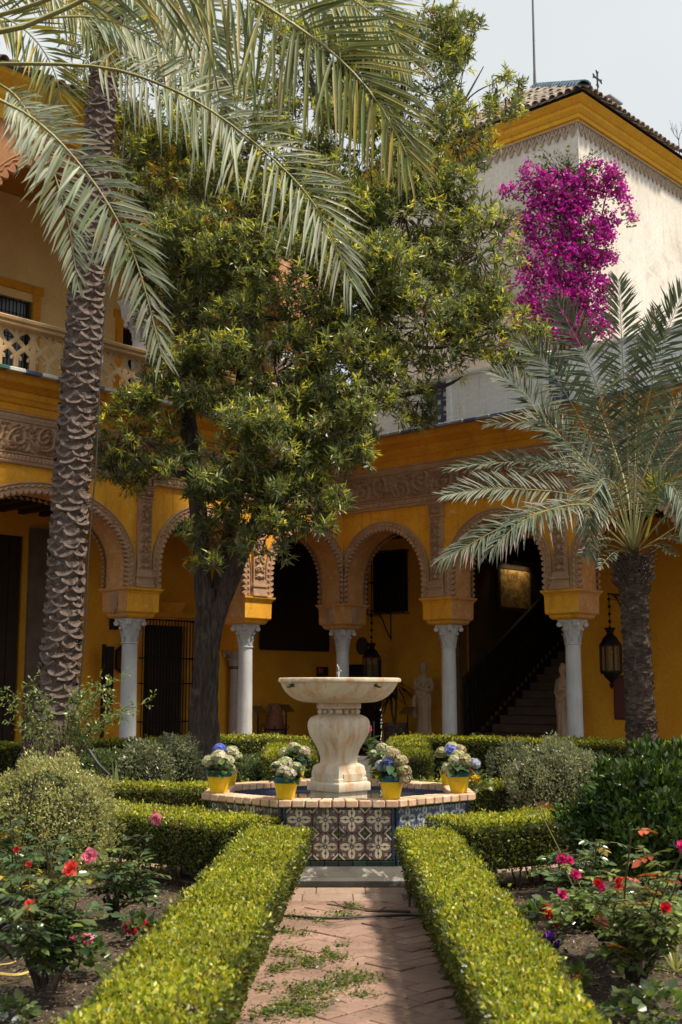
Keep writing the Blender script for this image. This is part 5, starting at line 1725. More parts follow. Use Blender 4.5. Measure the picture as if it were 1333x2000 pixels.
def scar_tf(s):
    f, p, th, z = s
    sc_ = p[3] / .225
    M_ = Matrix.Translation((p[0] + math.cos(th) * p[3] * .985, p[1] + math.sin(th) * p[3] * .985, z)) @ Matrix.Rotation(th + PI / 2, 4, 'Z') @ Matrix.Rotation(rs.uniform(-.22, .22), 4, 'Y')
    return M_ @ Matrix.Diagonal((sc_ * rs.uniform(.7, 1.15), sc_ * rs.uniform(.7, 1.3), sc_ * rs.uniform(.7, 1.25), 1))
for q, s in enumerate(chosen):
    o = link('leaf_scar', SCARS[q % 4], trunk); o.matrix_local = scar_tf(s)
ids = {id(s) for s in chosen}
for q, s in enumerate(a for a in allsc if id(a) not in ids):
    M_ = scar_tf(s); me = SCARS[q % 4]; b0 = len(rest.v)
    for v in me.vertices: rest.v.append(tuple(M_ @ v.co))
    for pl in me.polygons: rest.f.append(tuple(b0 + i for i in pl.vertices)); rest.m.append(pl.material_index)
rest.build('leaf_scars', [PALMCUT, PALMBARK], trunk, kind='stuff', recalc=False)
# loose fibres and broken stub ends between the scars
mb = MB(); rf_ = np.random.RandomState(17)
for i in range(420):
    j = rf_.randint(12, 158); p = LP[j]; a = rf_.uniform(PI * .95, PI * 2.05)
    c = Vector((p[0] + math.cos(a) * p[3] * 1.01, p[1] + math.sin(a) * p[3] * 1.01, p[2])); o = Vector((math.cos(a), math.sin(a), 0)); t_ = Vector((-math.sin(a), math.cos(a), 0))
    d = o * rf_.uniform(.01, .05) + t_ * rf_.normal(0, .035) + Vector((0, 0, rf_.uniform(-.09, .03)))
    mb.tube([c, c + d * .6 + o * .01, c + d], [.0045, .0035, .0015], 4, False)
mb.build('trunk_fibre', TWIG, trunk, kind='stuff', recalc=False)
# root skirt at the base
mb = MB()
rb = np.random.RandomState(3)
b0 = at(103, 1440, LPY)
mb.lathe([(.44, -b0.z - .05), (.40, -.3), (.34, -.06), (.33, .06), (.30, .16), (.25, .24), (.22, .30)], 26, tuple(b0), 0, True, 1.0, lambda a, z: 1 + .08 * math.sin(5 * a + 9 * z) + .05 * math.sin(13 * a - 5 * z))
for i in range(240):
    a = rb.uniform(0, 2 * PI); zz = rb.uniform(-.25, .22); r0 = .32 - zz * .22
    c = Vector((b0.x + math.cos(a) * r0, b0.y + math.sin(a) * r0, b0.z + zz))
    mb.tube([c, c + Vector((math.cos(a) * .06, math.sin(a) * .06, -.06)), c + Vector((math.cos(a) * .05, math.sin(a) * .05, -.16))], [.012, .010, .004], 4)
mb.build('root_skirt', PALMBARK, lp, recalc=False)
top = Vector(LP[-1][:3])
for i in range(22):
    a = 2 * PI * i / 22 + rs.uniform(-.15, .15); up = rs.uniform(.6, 2.4)
    d = Vector((math.cos(a), math.sin(a), 0)); L = rs.uniform(2.6, 3.3)
    frond(lp, [tuple(top + d * .1), tuple(top + d * L * .35 + Vector((0, 0, up * .8))), tuple(top + d * L * .75 + Vector((0, 0, up))), tuple(top + d * L + Vector((0, 0, up * .72)))], .40, 46, (0, 0, 1), **GREY)

# --- near palm: only its arching fronds reach into the view, from the upper left
NPY = 6.6
cr = at(-300, 130, NPY)
npalm = thing('palm_tree', 'near palm whose long grey green fronds arch in from the upper left', 'palm tree')
mb = MB(); mb.tube([(cr.x - .25, cr.y, -.05), (cr.x - .12, cr.y, 1.5), (cr.x - .02, cr.y, cr.z - 1.0), (cr.x, cr.y, cr.z - .1)], [.36, .25, .24, .28], 16)
mb.build('trunk', PALMBARK, npalm, smooth=1.0)
C0 = tuple(cr)
W = lambda L: [tuple(at(x, y, Y)) for x, y, Y in L]
cam_up = (.05, -1, .35)
GA = dict(droop=.28, vee=.12, ang=(62, 66, 24), wid=.019)
frond(npalm, [C0] + W([(-150, 135, 6.6), (0, 125, 6.6), (200, 132, 6.6), (330, 172, 6.6), (440, 235, 6.65), (560, 335, 6.7), (630, 425, 6.7), (690, 560, 6.7)]), .44, 74, cam_up, rr=.018, start=.36, **GREY, **GA)
frond(npalm, [C0] + W([(-120, 130, 6.3), (0, 195, 6.3), (60, 228, 6.3), (130, 290, 6.3), (210, 395, 6.35), (270, 520, 6.4), (318, 700, 6.4)]), .31, 74, cam_up, rr=.016, start=.34, **GREY, **GA)
frond(npalm, [C0] + W([(-120, 110, 6.9), (0, 165, 6.9), (45, 205, 6.9), (85, 275, 6.9), (110, 350, 6.9), (135, 440, 6.9), (152, 555, 6.9)]), .25, 62, cam_up, rr=.014, start=.32, **GREY, **GA)
frond(npalm, [C0] + W([(-150, 60, 7.2), (60, 38, 7.2), (180, 33, 7.2), (260, 58, 7.2), (340, 108, 7.2), (410, 180, 7.2), (455, 265, 7.2)]), .40, 62, (.1, -1, .2), rr=.016, start=.40, **GREY, droop=.12, vee=.25, ang=(50, 48, 20), wid=.026)
frond(npalm, [C0] + W([(-150, 40, 6), (0, 62, 6), (110, 25, 6), (230, -30, 6), (350, -45, 6), (470, -15, 6), (570, 45, 6), (660, 112, 6), (735, 195, 6), (800, 310, 6)]), .60, 92, (.0, -1, .1), rr=.024, start=.34, **OLIVE, droop=.22, vee=.08, ang=(66, 64, 22), wid=.022)
frond(npalm, [C0] + W([(-150, 60, 6.3), (0, 30, 6.3), (130, -15, 6.3), (300, -90, 6.3), (470, -90, 6.3), (620, -40, 6.3), (730, 30, 6.3), (800, 120, 6.3)]), .50, 84, (.1, -1, .3), rr=.02, start=.42, **OLIVE, droop=.16, vee=.1, ang=(60, 60, 22), wid=.021)
frond(npalm, [C0] + W([(-160, 60, 7.0), (-60, 25, 7.0), (20, 40, 7.0), (75, 85, 7.0), (110, 150, 7.0), (125, 230, 7.0)]), .34, 50, (.1, -1, .2), rr=.014, start=.3, pal=OLIVE['pal'], wt=[3, 2, 3, 2], droop=.2, vee=.2, ang=(55, 52, 22), wid=.018)
frond(npalm, [C0] + W([(-170, 30, 7.3), (-60, -20, 7.3), (60, -25, 7.3), (150, 25, 7.3), (205, 90, 7.3)]), .34, 50, (.1, -1, .2), rr=.014, start=.3, pal=OLIVE['pal'], wt=[3, 2, 3, 3], droop=.2, vee=.2, ang=(55, 52, 22), wid=.018)
frond(npalm, [C0] + W([(-140, -40, 6.9), (40, -95, 6.9), (220, -70, 6.9), (330, -10, 6.9), (400, 70, 6.9), (430, 150, 6.9)]), .42, 60, (.1, -1, .2), rr=.016, start=.42, **GREY, droop=.14, vee=.2, ang=(52, 50, 20), wid=.025)
frond(npalm, [C0] + W([(-170, 10, 7.6), (-60, -40, 7.6), (40, -60, 7.6), (130, -30, 7.6), (190, 30, 7.6), (215, 120, 7.6)]), .40, 56, (.1, -1, .2), rr=.016, start=.3, pal=OLIVE['pal'], wt=[2, 1, 3, 3], droop=.2, vee=.2, ang=(52, 50, 20), wid=.022)
for a, up, L in ((2.4, 1.0, 2.6), (3.2, .9, 2.7), (4.0, 1.2, 2.6), (4.9, 1.0, 2.2), (1.7, 1.3, 2.5), (2.9, .1, 2.4), (3.7, .0, 2.4)):
    d = Vector((math.cos(a), math.sin(a), 0))
    frond(npalm, [C0, tuple(cr + d * L * .35 + Vector((0, 0, up * .8))), tuple(cr + d * L * .75 + Vector((0, 0, up * .75))), tuple(cr + d * L + Vector((0, 0, up * .3 - .4)))], .42, 60, (0, 0, 1), **GREY)

# --- right palm, shorter, full crown
RPY = 16.0
rp = thing('palm_tree', 'short palm with rough dark trunk and full blue green crown, before the right arcade', 'palm tree')
rc = [(1256, 1600), (1254, 1460), (1250, 1380), (1245, 1290), (1240, 1200), (1238, 1130), (1237, 1085)]
rw = [72, 58, 54, 51, 50, 60, 68]
RP = catmull([(*at(x, y, RPY), w / 2 * RPY / F_PX) for (x, y), w in zip(rc, rw)], 120)
mb = MB(); rings = []
rr_ = np.random.RandomState(9)
for i, p in enumerate(RP):
    n = 30
    rings.append([mb.pt((p[0] + p[3] * f * math.cos(2 * PI * k / n), p[1] + p[3] * f * math.sin(2 * PI * k / n), p[2] + rr_.uniform(-.012, .012))) for k in range(n) for f in [1 + .06 * math.sin(i * 2.1 + 1.3 * math.sin(k * 1.1)) + rr_.uniform(-.05, .07)]])
for a, b in zip(rings, rings[1:]):
    for k in range(30): mb.face([a[k], a[(k + 1) % 30], b[(k + 1) % 30], b[k]])
rtk = mb.build('trunk', PALMBARK, rp)
mb = MB()
for i in range(420):       # ragged bark scales
    j = rr_.randint(0, 119); p = RP[j]; a = rr_.uniform(PI, 2 * PI) if i < 320 else rr_.uniform(0, 2 * PI)
    c = Vector((p[0] + math.cos(a) * p[3], p[1] + math.sin(a) * p[3], p[2])); t = Vector((-math.sin(a), math.cos(a), 0)); o = Vector((math.cos(a), math.sin(a), 0))
    w, h, e = rr_.uniform(.03, .07), rr_.uniform(.02, .05), rr_.uniform(.02, .05)
    A = [mb.pt(c - t * w), mb.pt(c + t * w), mb.pt(c + t * w * .6 + o * e + Vector((0, 0, h))), mb.pt(c - t * w * .6 + o * e * .8 + Vector((0, 0, h * 1.1))), mb.pt(c + Vector((0, 0, -h * .8)))]
    mb.face([A[0], A[1], A[2], A[3]]); mb.face([A[0], A[4], A[1]])
mb.build('bark_scales', PALMBARK, rtk, kind='stuff', recalc=False)
mb = MB()
for i in range(150):       # cut frond stubs and fibre under the crown
    a = rr_.uniform(0, 2 * PI); y = rr_.uniform(1085, 1150); p = at(1237, y, RPY); r0 = .20 * (1 if y < 1120 else .85)
    c = Vector((p.x + math.cos(a) * r0, p.y + math.sin(a) * r0, p.z)); o = Vector((math.cos(a), math.sin(a), .9))
    mb.tube([c, c + o * rr_.uniform(.05, .14)], [rr_.uniform(.012, .024), .01], 5)
mb.build('frond_stubs', PALMBARK, rp, kind='stuff', recalc=False)
RC = at(1238, 1080, RPY)
def rf(pts, l, n, hint, Y0=16.0, **kw):
    P = [tuple(RC + Vector((0, 0, -.02)))] + [tuple(at(x, y, Y0 + dy)) for x, y, dy in pts]
    k = dict(rr=.016, start=.22, droop=.14, vee=.30, ang=(55, 58, 26), wid=.030); k.update(DUST); k.update(kw)
    return frond(rp, P, l, n, hint, **k)
up = (0, -.75, .65)
rf([(1180, 1000, -.2), (1110, 965, -.5), (1010, 955, -.7), (940, 955, -.8), (868, 968, -.9)], .46, 62, up)
rf([(1190, 985, .2), (1120, 930, .1), (1040, 905, .0), (960, 905, -.1), (880, 916, -.2)], .46, 60, (0, -.5, .85))
rf([(1170, 1020, -.6), (1100, 995, -1.0), (1040, 1005, -1.2), (970, 1035, -1.3), (915, 1065, -1.4), (864, 1092, -1.5)], .48, 62, (0, -.6, .8), droop=.42, tipcol=(.35, (.26, .22, .19)))
rf([(1180, 1000, -.9), (1130, 985, -1.4), (1060, 1000, -1.7), (1005, 1030, -1.8), (960, 1075, -1.9)], .44, 52, (0, -.6, .8), droop=.45, tipcol=(.4, (.27, .23, .20)))
rf([(1220, 1010, -.6), (1205, 955, -.9), (1180, 935, -1.0), (1160, 960, -1.1), (1150, 1010, -1.2), (1155, 1085, -1.2)], .40, 56, (0, -1, .2), droop=.25)
rf([(1185, 960, .0), (1130, 885, .1), (1085, 845, .1), (1050, 825, .1), (955, 828, .0)], .52, 62, up)
rf([(1180, 960, .4), (1110, 870, .5), (1050, 800, .5), (1010, 755, .4), (965, 730, .4)], .55, 62, up, rr=.015)
rf([(1195, 950, .2), (1150, 850, .2), (1100, 760, .0), (1060, 705, -.1), (1010, 668, -.2)], .58, 66, (0, -.9, .4))
rf([(1210, 940, -.1), (1185, 820, -.4), (1150, 710, -.6), (1115, 640, -.7), (1085, 585, -.8)], .56, 70, (0, -1, .15))
rf([(1228, 920, -.2), (1222, 800, -.4), (1216, 690, -.5), (1212, 610, -.5), (1208, 545, -.5)], .50, 72, (0, -1, .05))
rf([(1242, 920, -.1), (1262, 800, -.4), (1290, 690, -.6), (1318, 610, -.7), (1345, 555, -.7)], .56, 70, (0, -1, .1))
rf([(1240, 930, .4), (1245, 820, .6), (1262, 720, .8), (1275, 660, .8), (1280, 610, .8)], .50, 60, (0, -1, .1))
rf([(1255, 940, .1), (1300, 830, .1), (1345, 740, .0), (1400, 680, .0), (1450, 650, .0)], .56, 66, up)
rf([(1262, 960, .3), (1320, 880, .4), (1390, 820, .4), (1460, 800, .3)], .54, 60, up)
rf([(1270, 985, -.2), (1330, 930, -.5), (1400, 905, -.7), (1480, 920, -.8)], .52, 58, up)
rf([(1275, 1000, -.7), (1320, 960, -1.1), (1370, 960, -1.3), (1420, 1000, -1.5)], .48, 54, (0, -.7, .7), droop=.4)
rf([(1290, 1020, -.5), (1340, 985, -.8), (1400, 1000, -1), (1450, 1060, -1.1)], .46, 50, (0, -.6, .8), droop=.4)
rf([(1255, 1010, -.9), (1275, 960, -1.3), (1305, 945, -1.5), (1330, 975, -1.6), (1340, 1040, -1.7)], .40, 46, (0, -1, .3), droop=.3)
rf([(1290, 1050, -.2), (1340, 1020, -.4), (1400, 1010, -.5), (1470, 1040, -.5)], .42, 46, (0, -.6, .8), start=.4)
rf([(1225, 960, .8), (1190, 850, 1.3), (1150, 770, 1.6), (1090, 720, 1.8)], .52, 56, (0, -.7, .6))
rf([(1250, 960, .9), (1290, 850, 1.4), (1330, 780, 1.7)], .50, 50, (0, -.7, .6))
rf([(1215, 990, .8), (1150, 920, 1.3), (1080, 900, 1.5), (1010, 930, 1.7)], .46, 50, up)
rf([(1218, 1040, -.5), (1190, 1010, -.8), (1160, 1012, -1.0), (1130, 1035, -1.1)], .26, 26, (0, -.8, .6), droop=.4, tipcol=(.7, (.34, .31, .28)))
for e, (x, y) in enumerate(((1150, 1060), (1170, 1110), (1320, 1085), (1345, 1060), (1130, 1085))):
    rf([((1237 + x) / 2, (1080 + y) / 2 - 18, -.4), (x, y, -.8)], .16, 12, up, start=.5, rr=.014)
mb = MB()
fc = at(1288, 955, 15.8); f0 = at(1262, 1050, 15.9)
for i in range(110):
    d = Vector(rand_dirs(1)[0]); d.z = abs(d.z) * .6 + .1 * d.z
    e = fc + Vector((d.x * .22, d.y * .22, d.z * .32 + rs.uniform(-.25, .1)))
    mb.tube([fc + Vector((-.03, 0, -.22)), (fc + e) / 2 + Vector((0, 0, .03)), e], [.006, .005, .003], 4, False)
    for k in range(3):
        p = fc.lerp(e, .4 + .2 * k); mb.ball(tuple(p + Vector(rand_dirs(1)[0]) * .012), .012, 5, 3)
mb.tube([f0, f0.lerp(fc, .6), fc + Vector((-.03, 0, -.2))], [.018, .015, .012], 6)
mb.build('flower_stalk', rough_mat('palm_blossom', (.46, .40, .03), (.36, .30, .02), 12), rp, recalc=False)

# ================================================================== bougainvillea on the tower
bg = thing('bougainvillea', 'magenta bougainvillea climbing the corner of the white tower', 'climbing plant', at(1130, 690, 24.0))
BGP = np.array(bg.location)
rbv = np.random.RandomState(12)
BL = [(1095, 375, 85, 48, 1), (1165, 350, 58, 40, 1), (1070, 430, 62, 60, 1), (1135, 430, 62, 50, 1), (1165, 470, 38, 50, 1), (1050, 510, 45, 50, .7), (1110, 520, 70, 55, 1), (1165, 500, 30, 30, .8), (1080, 590, 72, 48, .8), (1140, 570, 48, 40, .9),
      (1060, 640, 60, 40, .7), (1130, 640, 55, 38, .8), (1175, 620, 30, 40, .6), (1000, 375, 34, 16, .8), (1035, 345, 30, 30, .6), (1205, 370, 18, 28, .9), (1222, 410, 13, 28, .9), (1234, 435, 10, 14, 1), (1195, 345, 22, 18, .8), (1195, 505, 14, 16, .9), (1180, 660, 24, 30, .8), (1015, 560, 40, 55, .5), (990, 610, 34, 36, .5), (1005, 455, 36, 55, .5), (1185, 560, 16, 22, .8), (1190, 430, 20, 20, .8), (1010, 660, 40, 30, .5)]
lf, fl_ = Leaves(), Leaves()
tw = MB()
tower_front = 24.15
for cx, cy, rx, ry, dn in BL:
    Y = 23.85
    c = np.array(at(cx, cy, Y)) - BGP; k = Y / F_PX
    R = np.array([rx * k, .26, ry * k])
    n = int(dn * 115 * (rx * ry) / 2500)
    d = rand_dirs(n, rbv); d[:, 1] = -np.abs(d[:, 1]) * .9 + .1 * d[:, 1]
    sub = rand_dirs(9, rbv); kp = ((d @ sub.T).max(1) > .80) | (rbv.uniform(0, 1, n) < .30); d = d[kp]; n = len(d)
    C = c + d * R * (rbv.uniform(.3, 1.08, n) ** .5)[:, None]
    for q in range(12):
        D = rand_dirs(n, rbv); B = C + rbv.normal(0, .045, (n, 3))
        L = rbv.uniform(.05, .085, n)
        fl_.add(B, D, L, L * .8, mixcol(n, [(.55, .012, .36), (.66, .03, .46), (.38, .01, .25), (.76, .16, .62), (.42, .02, .38)], [4, 3, 2, 1.4, 1], .2, rbv), N=unit(rbv.normal(0, .6, (n, 3)) + np.array([0, -.8, .5])), fold=.18, oval=True, r=rbv)
    n2 = int(n * 4.6)
    d = rand_dirs(n2, rbv)
    C2 = c + d * R * (rbv.uniform(.1, 1.16, n2) ** .5)[:, None] + np.array([0, .01, -.03])
    L = rbv.uniform(.05, .10, n2)
    lf.add(C2, unit(rand_dirs(n2, rbv) + np.array([0, -.3, -.1])), L, L * .6, mixcol(n2, [(.05, .085, .025), (.08, .12, .03), (.16, .17, .035)], [4, 3, 1.2], .22, rbv), fold=.12, r=rbv)
for q in range(60):
    cx, cy = rbv.uniform(1010, 1230), rbv.uniform(285, 340)
    x, y = rbv.uniform(1080, 1160), rbv.uniform(340, 400)
    cx = x + (cx - x) * .8
    pts = [np.array(at(x, y, 23.9)) - BGP, np.array(at((x + cx) / 2, (y + cy) / 2 - 8, 23.8)) - BGP, np.array(at(cx, cy, 23.75)) - BGP]
    tw.tube(pts, [.008, .006, .003], 4, False)
    P = catmull(pts, 9); L = rbv.uniform(.05, .09, 9)
    lf.add(P, rand_dirs(9, rbv), L, L * .6, mixcol(9, [(.07, .11, .03), (.15, .17, .04)], [2, 1], .2, rbv), fold=.1, r=rbv)
for q in range(9):
    x = 1085 + q * 9
    tw.tube([np.array(at(x, 700, 24.1)) - BGP, np.array(at(x + rbv.uniform(-20, 20), 560, 24.05)) - BGP, np.array(at(x + rbv.uniform(-40, 40), 380, 23.95)) - BGP], [.035, .026, .014], 6, False)
for q in range(26):
    x = rbv.uniform(1015, 1200); y = rbv.uniform(350, 640); a = rbv.uniform(-60, 60)
    tw.tube([np.array(at(x, y, 23.75)) - BGP, np.array(at(x + a * .5, y - 30, 23.55)) - BGP, np.array(at(x + a, y - 35 + abs(a) * .5, 23.45)) - BGP], [.008, .006, .003], 4, False)
lf.build('foliage', LEAF, bg); fl_.build('blossom', PETAL, bg)
tw.build('stem', TWIG, bg, kind='stuff', recalc=False)
# ================================================================== things in the galleries
BZ = BANG
def left_wall(px, py, off=0.0): return on_b(px, py, 'y', -BAR + off)
def right_wall(px, py, off=0.0): return on_b(px, py, 'x', -BAR + off)
# local frame for things on the right wall: local x runs along the wall, -y points into the gallery
R_ROT = BANG + PI / 2      # local +x = +Yb, local +y = -Xb
L_ROT = BANG + PI          # local +x = -Xb (towards the corner), local +y = -Yb
def on_left(px, py, off=.0):
    x, y, z = left_wall(px, py, off); return bw(x, y, z)
def on_right(px, py, off=.0):
    x, y, z = right_wall(px, py, off); return bw(x, y, z)
CANVAS = M('old_canvas'); CANVAS.color(CANVAS.mix((.012, .010, .009), (.035, .024, .017), CANVAS.noise(3, 6, .7, dist=1.0).sm(.5, .8))); CANVAS.rough(.35)
def picture(name, label, loc, rot, w, h, fw, canvas, frame, cat='painting'):
    t = thing(name, label, cat, loc, rot)
    mb = MB()
    for x0, x1, z0, z1 in ((-w / 2, w / 2, -h / 2, -h / 2 + fw), (-w / 2, w / 2, h / 2 - fw, h / 2), (-w / 2, -w / 2 + fw, -h / 2 + fw, h / 2 - fw), (w / 2 - fw, w / 2, -h / 2 + fw, h / 2 - fw)):
        mb.box(x0, x1, -.05, 0, z0, z1)
    mb.build('frame', frame, t, bevel=.008)
    mb = MB(); mb.box(-w / 2 + fw, w / 2 - fw, -.03, -.002, -h / 2 + fw, h / 2 - fw); mb.build('canvas', canvas, t)
    return t
a, b = left_wall(505, 1165), left_wall(637, 1165)
zt, zb_ = left_wall(570, 1062)[2], left_wall(570, 1271)[2]
picture('wall_painting', 'large very dark framed painting on the gallery wall left of the corner column', bw((a[0] + b[0]) / 2, -BAR + .06, (zt + zb_) / 2), L_ROT, abs(a[0] - b[0]), zt - zb_, .09, CANVAS.mat, WOOD_DARK)
# painting in the stair hall with its picture lamp
GOLDP = M('lit_painting')
_f = GOLDP.noise(5, 6, .65, dist=1.5).sm(.35, .7)
GOLDP.color(GOLDP.mix((.10, .055, .018), (.42, .28, .09), _f)); GOLDP.rough(.5)
# its wall: yb = sw plane, facing +Yb
pa = on_b(966, 1150, 'y', sw); pb = on_b(1034, 1150, 'y', sw)
zt, zb_ = on_b(1000, 1105, 'y', sw)[2], on_b(1000, 1196, 'y', sw)[2]
pw, ph = abs(pa[0] - pb[0]), zt - zb_
pt = picture('stair_painting', 'framed golden brown painting lit by a lamp above the stair railing', bw((pa[0] + pb[0]) / 2, sw + .06, (zt + zb_) / 2), L_ROT + 0, pw, ph, .10, GOLDP.mat, WOOD_DARK)
# (local -y points to +Yb)
lamp = thing('picture_lamp', 'small brass picture lamp on the frame top of the stair painting', 'picture lamp', bw((pa[0] + pb[0]) / 2, sw + .06, zt), L_ROT)
mb = MB(); mb.tube([(0, 0, .02), (0, -.12, .10), (0, -.22, .08)], .012, 6); mb.tube([(-pw * .28, -.22, .07), (pw * .28, -.22, .07)], .03, 8); mb.build('lamp_arm', SPOUT, lamp)
ld = bpy.data.lights.new('picture_lamp_light', 'AREA'); ld.energy = 1.7; ld.color = (1, .74, .40); ld.shape = 'RECTANGLE'; ld.size = pw * .7; ld.size_y = .04; ld.spread = math.radians(120)
lo = bpy.data.objects.new('picture_lamp_light', ld); col.objects.link(lo); lo.parent = lamp; lo.location = (0, -.22, .03); lo.rotation_euler = (math.radians(35), 0, 0)

def lantern(name, label, lp_, s, rot, chain, bracket):
    """hanging iron lantern: glazed six-sided cage, crown, beaded chain, scrolled wall bracket; lp_ = cage centre"""
    t = thing(name, label, 'lantern', lp_, rot)
    cage = MB()
    for k in range(8):
        a = 2 * PI * k / 8
        cage.tube([(.17 * s * math.cos(a), .17 * s * math.sin(a), -.30 * s), (.20 * s * math.cos(a), .20 * s * math.sin(a), -.26 * s), (.20 * s * math.cos(a), .20 * s * math.sin(a), .24 * s), (.15 * s * math.cos(a), .15 * s * math.sin(a), .30 * s)], .016 * s, 5)
    for z, r in ((-.26, .205), (.24, .205)):
        cage.lathe([(r * s, (z - .02) * s), (r * s, (z + .02) * s), ((r - .02) * s, (z + .02) * s), ((r - .02) * s, (z - .02) * s), (r * s, (z - .02) * s)], 8, cap=False)
    c = cage.build('cage', IRON, t)
    mb = MB(); mb.lathe([(.18 * s, .26 * s), (.16 * s, .32 * s), (.13 * s, .38 * s), (.06 * s, .44 * s), (.09 * s, .52 * s), (.12 * s, .56 * s), (.03 * s, .53 * s), (.02 * s, .6 * s)], 8); mb.build('crown', IRON, t)
    mb = MB(); mb.lathe([(.17 * s, -.27 * s), (.13 * s, -.36 * s), (.06 * s, -.42 * s), (.03 * s, -.46 * s), (.05 * s, -.5 * s), (.03 * s, -.54 * s), (.005 * s, -.58 * s)], 8); mb.build('finial', IRON, t)
    g = M('lantern_glass'); g.color((.55, .42, .22)); g.rough(.15); g.b.inputs['Transmission Weight'].default_value = .75; g.b.inputs['IOR'].default_value = 1.1
    mb = MB(); mb.lathe([(.165 * s, -.24 * s), (.165 * s, .24 * s)], 8, cap=False); mb.build('glass', g.mat, t, recalc=False)
    mb = MB(); mb.tube([(0, 0, -.2 * s), (0, 0, .05 * s)], .02 * s, 6); mb.ball((0, 0, .1 * s), .04 * s, 8, 6); mb.build('bulb', plain('bulb_glass', (.6, .55, .45), .3), t)
    mb = MB(); mb.tube([(0, 0, .58 * s), (0, 0, chain)], .010, 5)
    n = 4
    for k in range(n): mb.ball((0, 0, .58 * s + (chain - .58 * s) * (k + .7) / (n + .4)), .035, 8, 6)
    mb.build('chain', IRON, t)
    mb = MB(); B = bracket
    mb.tube([(0, -.04, chain), (0, B, chain)], .018, 6); mb.tube([(0, B, chain + .05), (0, B, chain - B * .95)], .018, 6)
    mb.tube([tuple(q) for q in catmull([(0, B * .3, chain), (0, B * .55, chain - B * .25), (0, B * .75, chain - B * .6), (0, B, chain - B * .9)], 12)], .014, 6)
    for k in range(3):
        cc = Vector((0, B * (.2 + .16 * k), chain - .06))
        mb.tube([cc + Vector((0, math.cos(a) * .04, math.sin(a) * .05)) for a in np.linspace(0, 1.7 * PI, 9)], .008, 4)
    mb.build('bracket', IRON, t)
    return t
# local +y must point to the wall
p0 = right_wall(764, 1200); ch = right_wall(762, 1196)[2]
q = on_b(726, 1200, 'y', p0[1]); outd = q[0] + BAR
lz = zat(1303, 26.4)
lantern('wall_lantern', 'iron lantern hanging from a wall bracket beside the dark doorway behind the fountain', bw(-BAR + outd, p0[1], lz), .95, R_ROT, ch - lz, outd)
p1 = right_wall(1226, 1180); q = on_b(1190, 1172, 'y', p1[1]); outd = q[0] + BAR
lz = at(1192, 1288, 24.2).z
lantern('wall_lantern', 'iron lantern hanging from a wall bracket just left of the right palm trunk', bw(-BAR + outd, p1[1], lz), 1.0, R_ROT, at(1190, 1170, 24.2).z - lz, outd)
p2 = left_wall(222, 1215)
t = thing('carriage_lantern', 'small black wall lantern half hidden behind the left front column', 'lantern', on_left(232, 1290), L_ROT)
mb = MB(); mb.box(-.09, .09, -.26, -.06, -.17, .17); mb.build('lamp_body', plain('lamp_dark_glass', (.05, .035, .025), .2), t)
mb = MB(); mb.sq([(.12, .17), (.11, .2), (.03, .30), (.02, .36)], (0, -.16, 0)); mb.sq([(.03, -.26), (.08, -.2), (.11, -.17)], (0, -.16, 0))
for x in (-.1, .1):
    for y in (-.27, -.05): mb.box(x - .012, x + .012, y - .012, y + .012, -.17, .17)
mb.box(-.02, .02, -.10, 0, .20, .24); mb.build('lamp_frame', IRON, t)
# bracket light / speaker box high on the left wall
t = thing('wall_box', 'small black box fixed to the wall beside the top of the left front column', 'box', on_left(219, 1217), L_ROT)
mb = MB(); mb.cbox(-.07, .07, -.14, 0, -.13, .13, .015); mb.tube([(0, -.07, .13), (0, 0, .18)], .02, 6); mb.build('housing', IRON, t)

# black notice stand with panels
p = left_wall(203, 1300, .35); nb = bw(p[0], p[1], .12)
t = thing('notice_stand', 'tall black notice stand with stacked dark panels beside the left arcade column', 'notice stand', nb, L_ROT)
zz = lambda y: at(203, y, nb.y).z - .12
mb = MB(); mb.box(-.03, .03, -.03, .03, 0, zz(1258)); mb.box(-.18, .30, -.12, .12, 0, .03); mb.build('post', IRON, t)
for y0, y1, m in ((1262, 1350, IRON), (1356, 1378, IRON), (1383, 1396, plain('brown_plate', (.10, .04, .025), .6))):
    mb = MB(); mb.box(.05, .22, -.03, .0, zz(y1), zz(y0)); mb.build('panel', m, t, bevel=.004)

# wheelchair access sign
p = left_wall(631, 1312); t = thing('access_sign', 'small black wall sign with a red square and pale pictograms', 'sign', on_left(631, 1312, .02), L_ROT)
mb = MB(); mb.box(-.21, .17, -.015, 0, -.11, .11); mb.build('board', plain('sign_black', (.012, .012, .012), .5), t)
mb = MB(); mb.box(-.20, -.005, -.019, -.0155, -.04, .10); mb.build('red_field', plain('sign_red', (.30, .015, .012), .5), t)
mb = MB()
f = lambda u, v, d: (u, d, v)
ring = lambda cx, cz, r, w, n=14: [mb.face([mb.pt((cx + math.cos(a) * q, -.021, cz + math.sin(a) * q)) for a, q in ((a0, r), (a1, r), (a1, r - w), (a0, r - w))]) for a0, a1 in [(2 * PI * k / n, 2 * PI * (k + 1) / n) for k in range(n)]]
ring(-.055, .03, .035, .012)
mb.box(-.15, -.135, -.022, -.020, .02, .085); mb.box(-.135, -.10, -.022, -.020, .035, .05); ring(-.135, .0, .032, .01)
mb.build('pictogram', plain('sign_pale', (.42, .36, .33), .6), t, recalc=False)
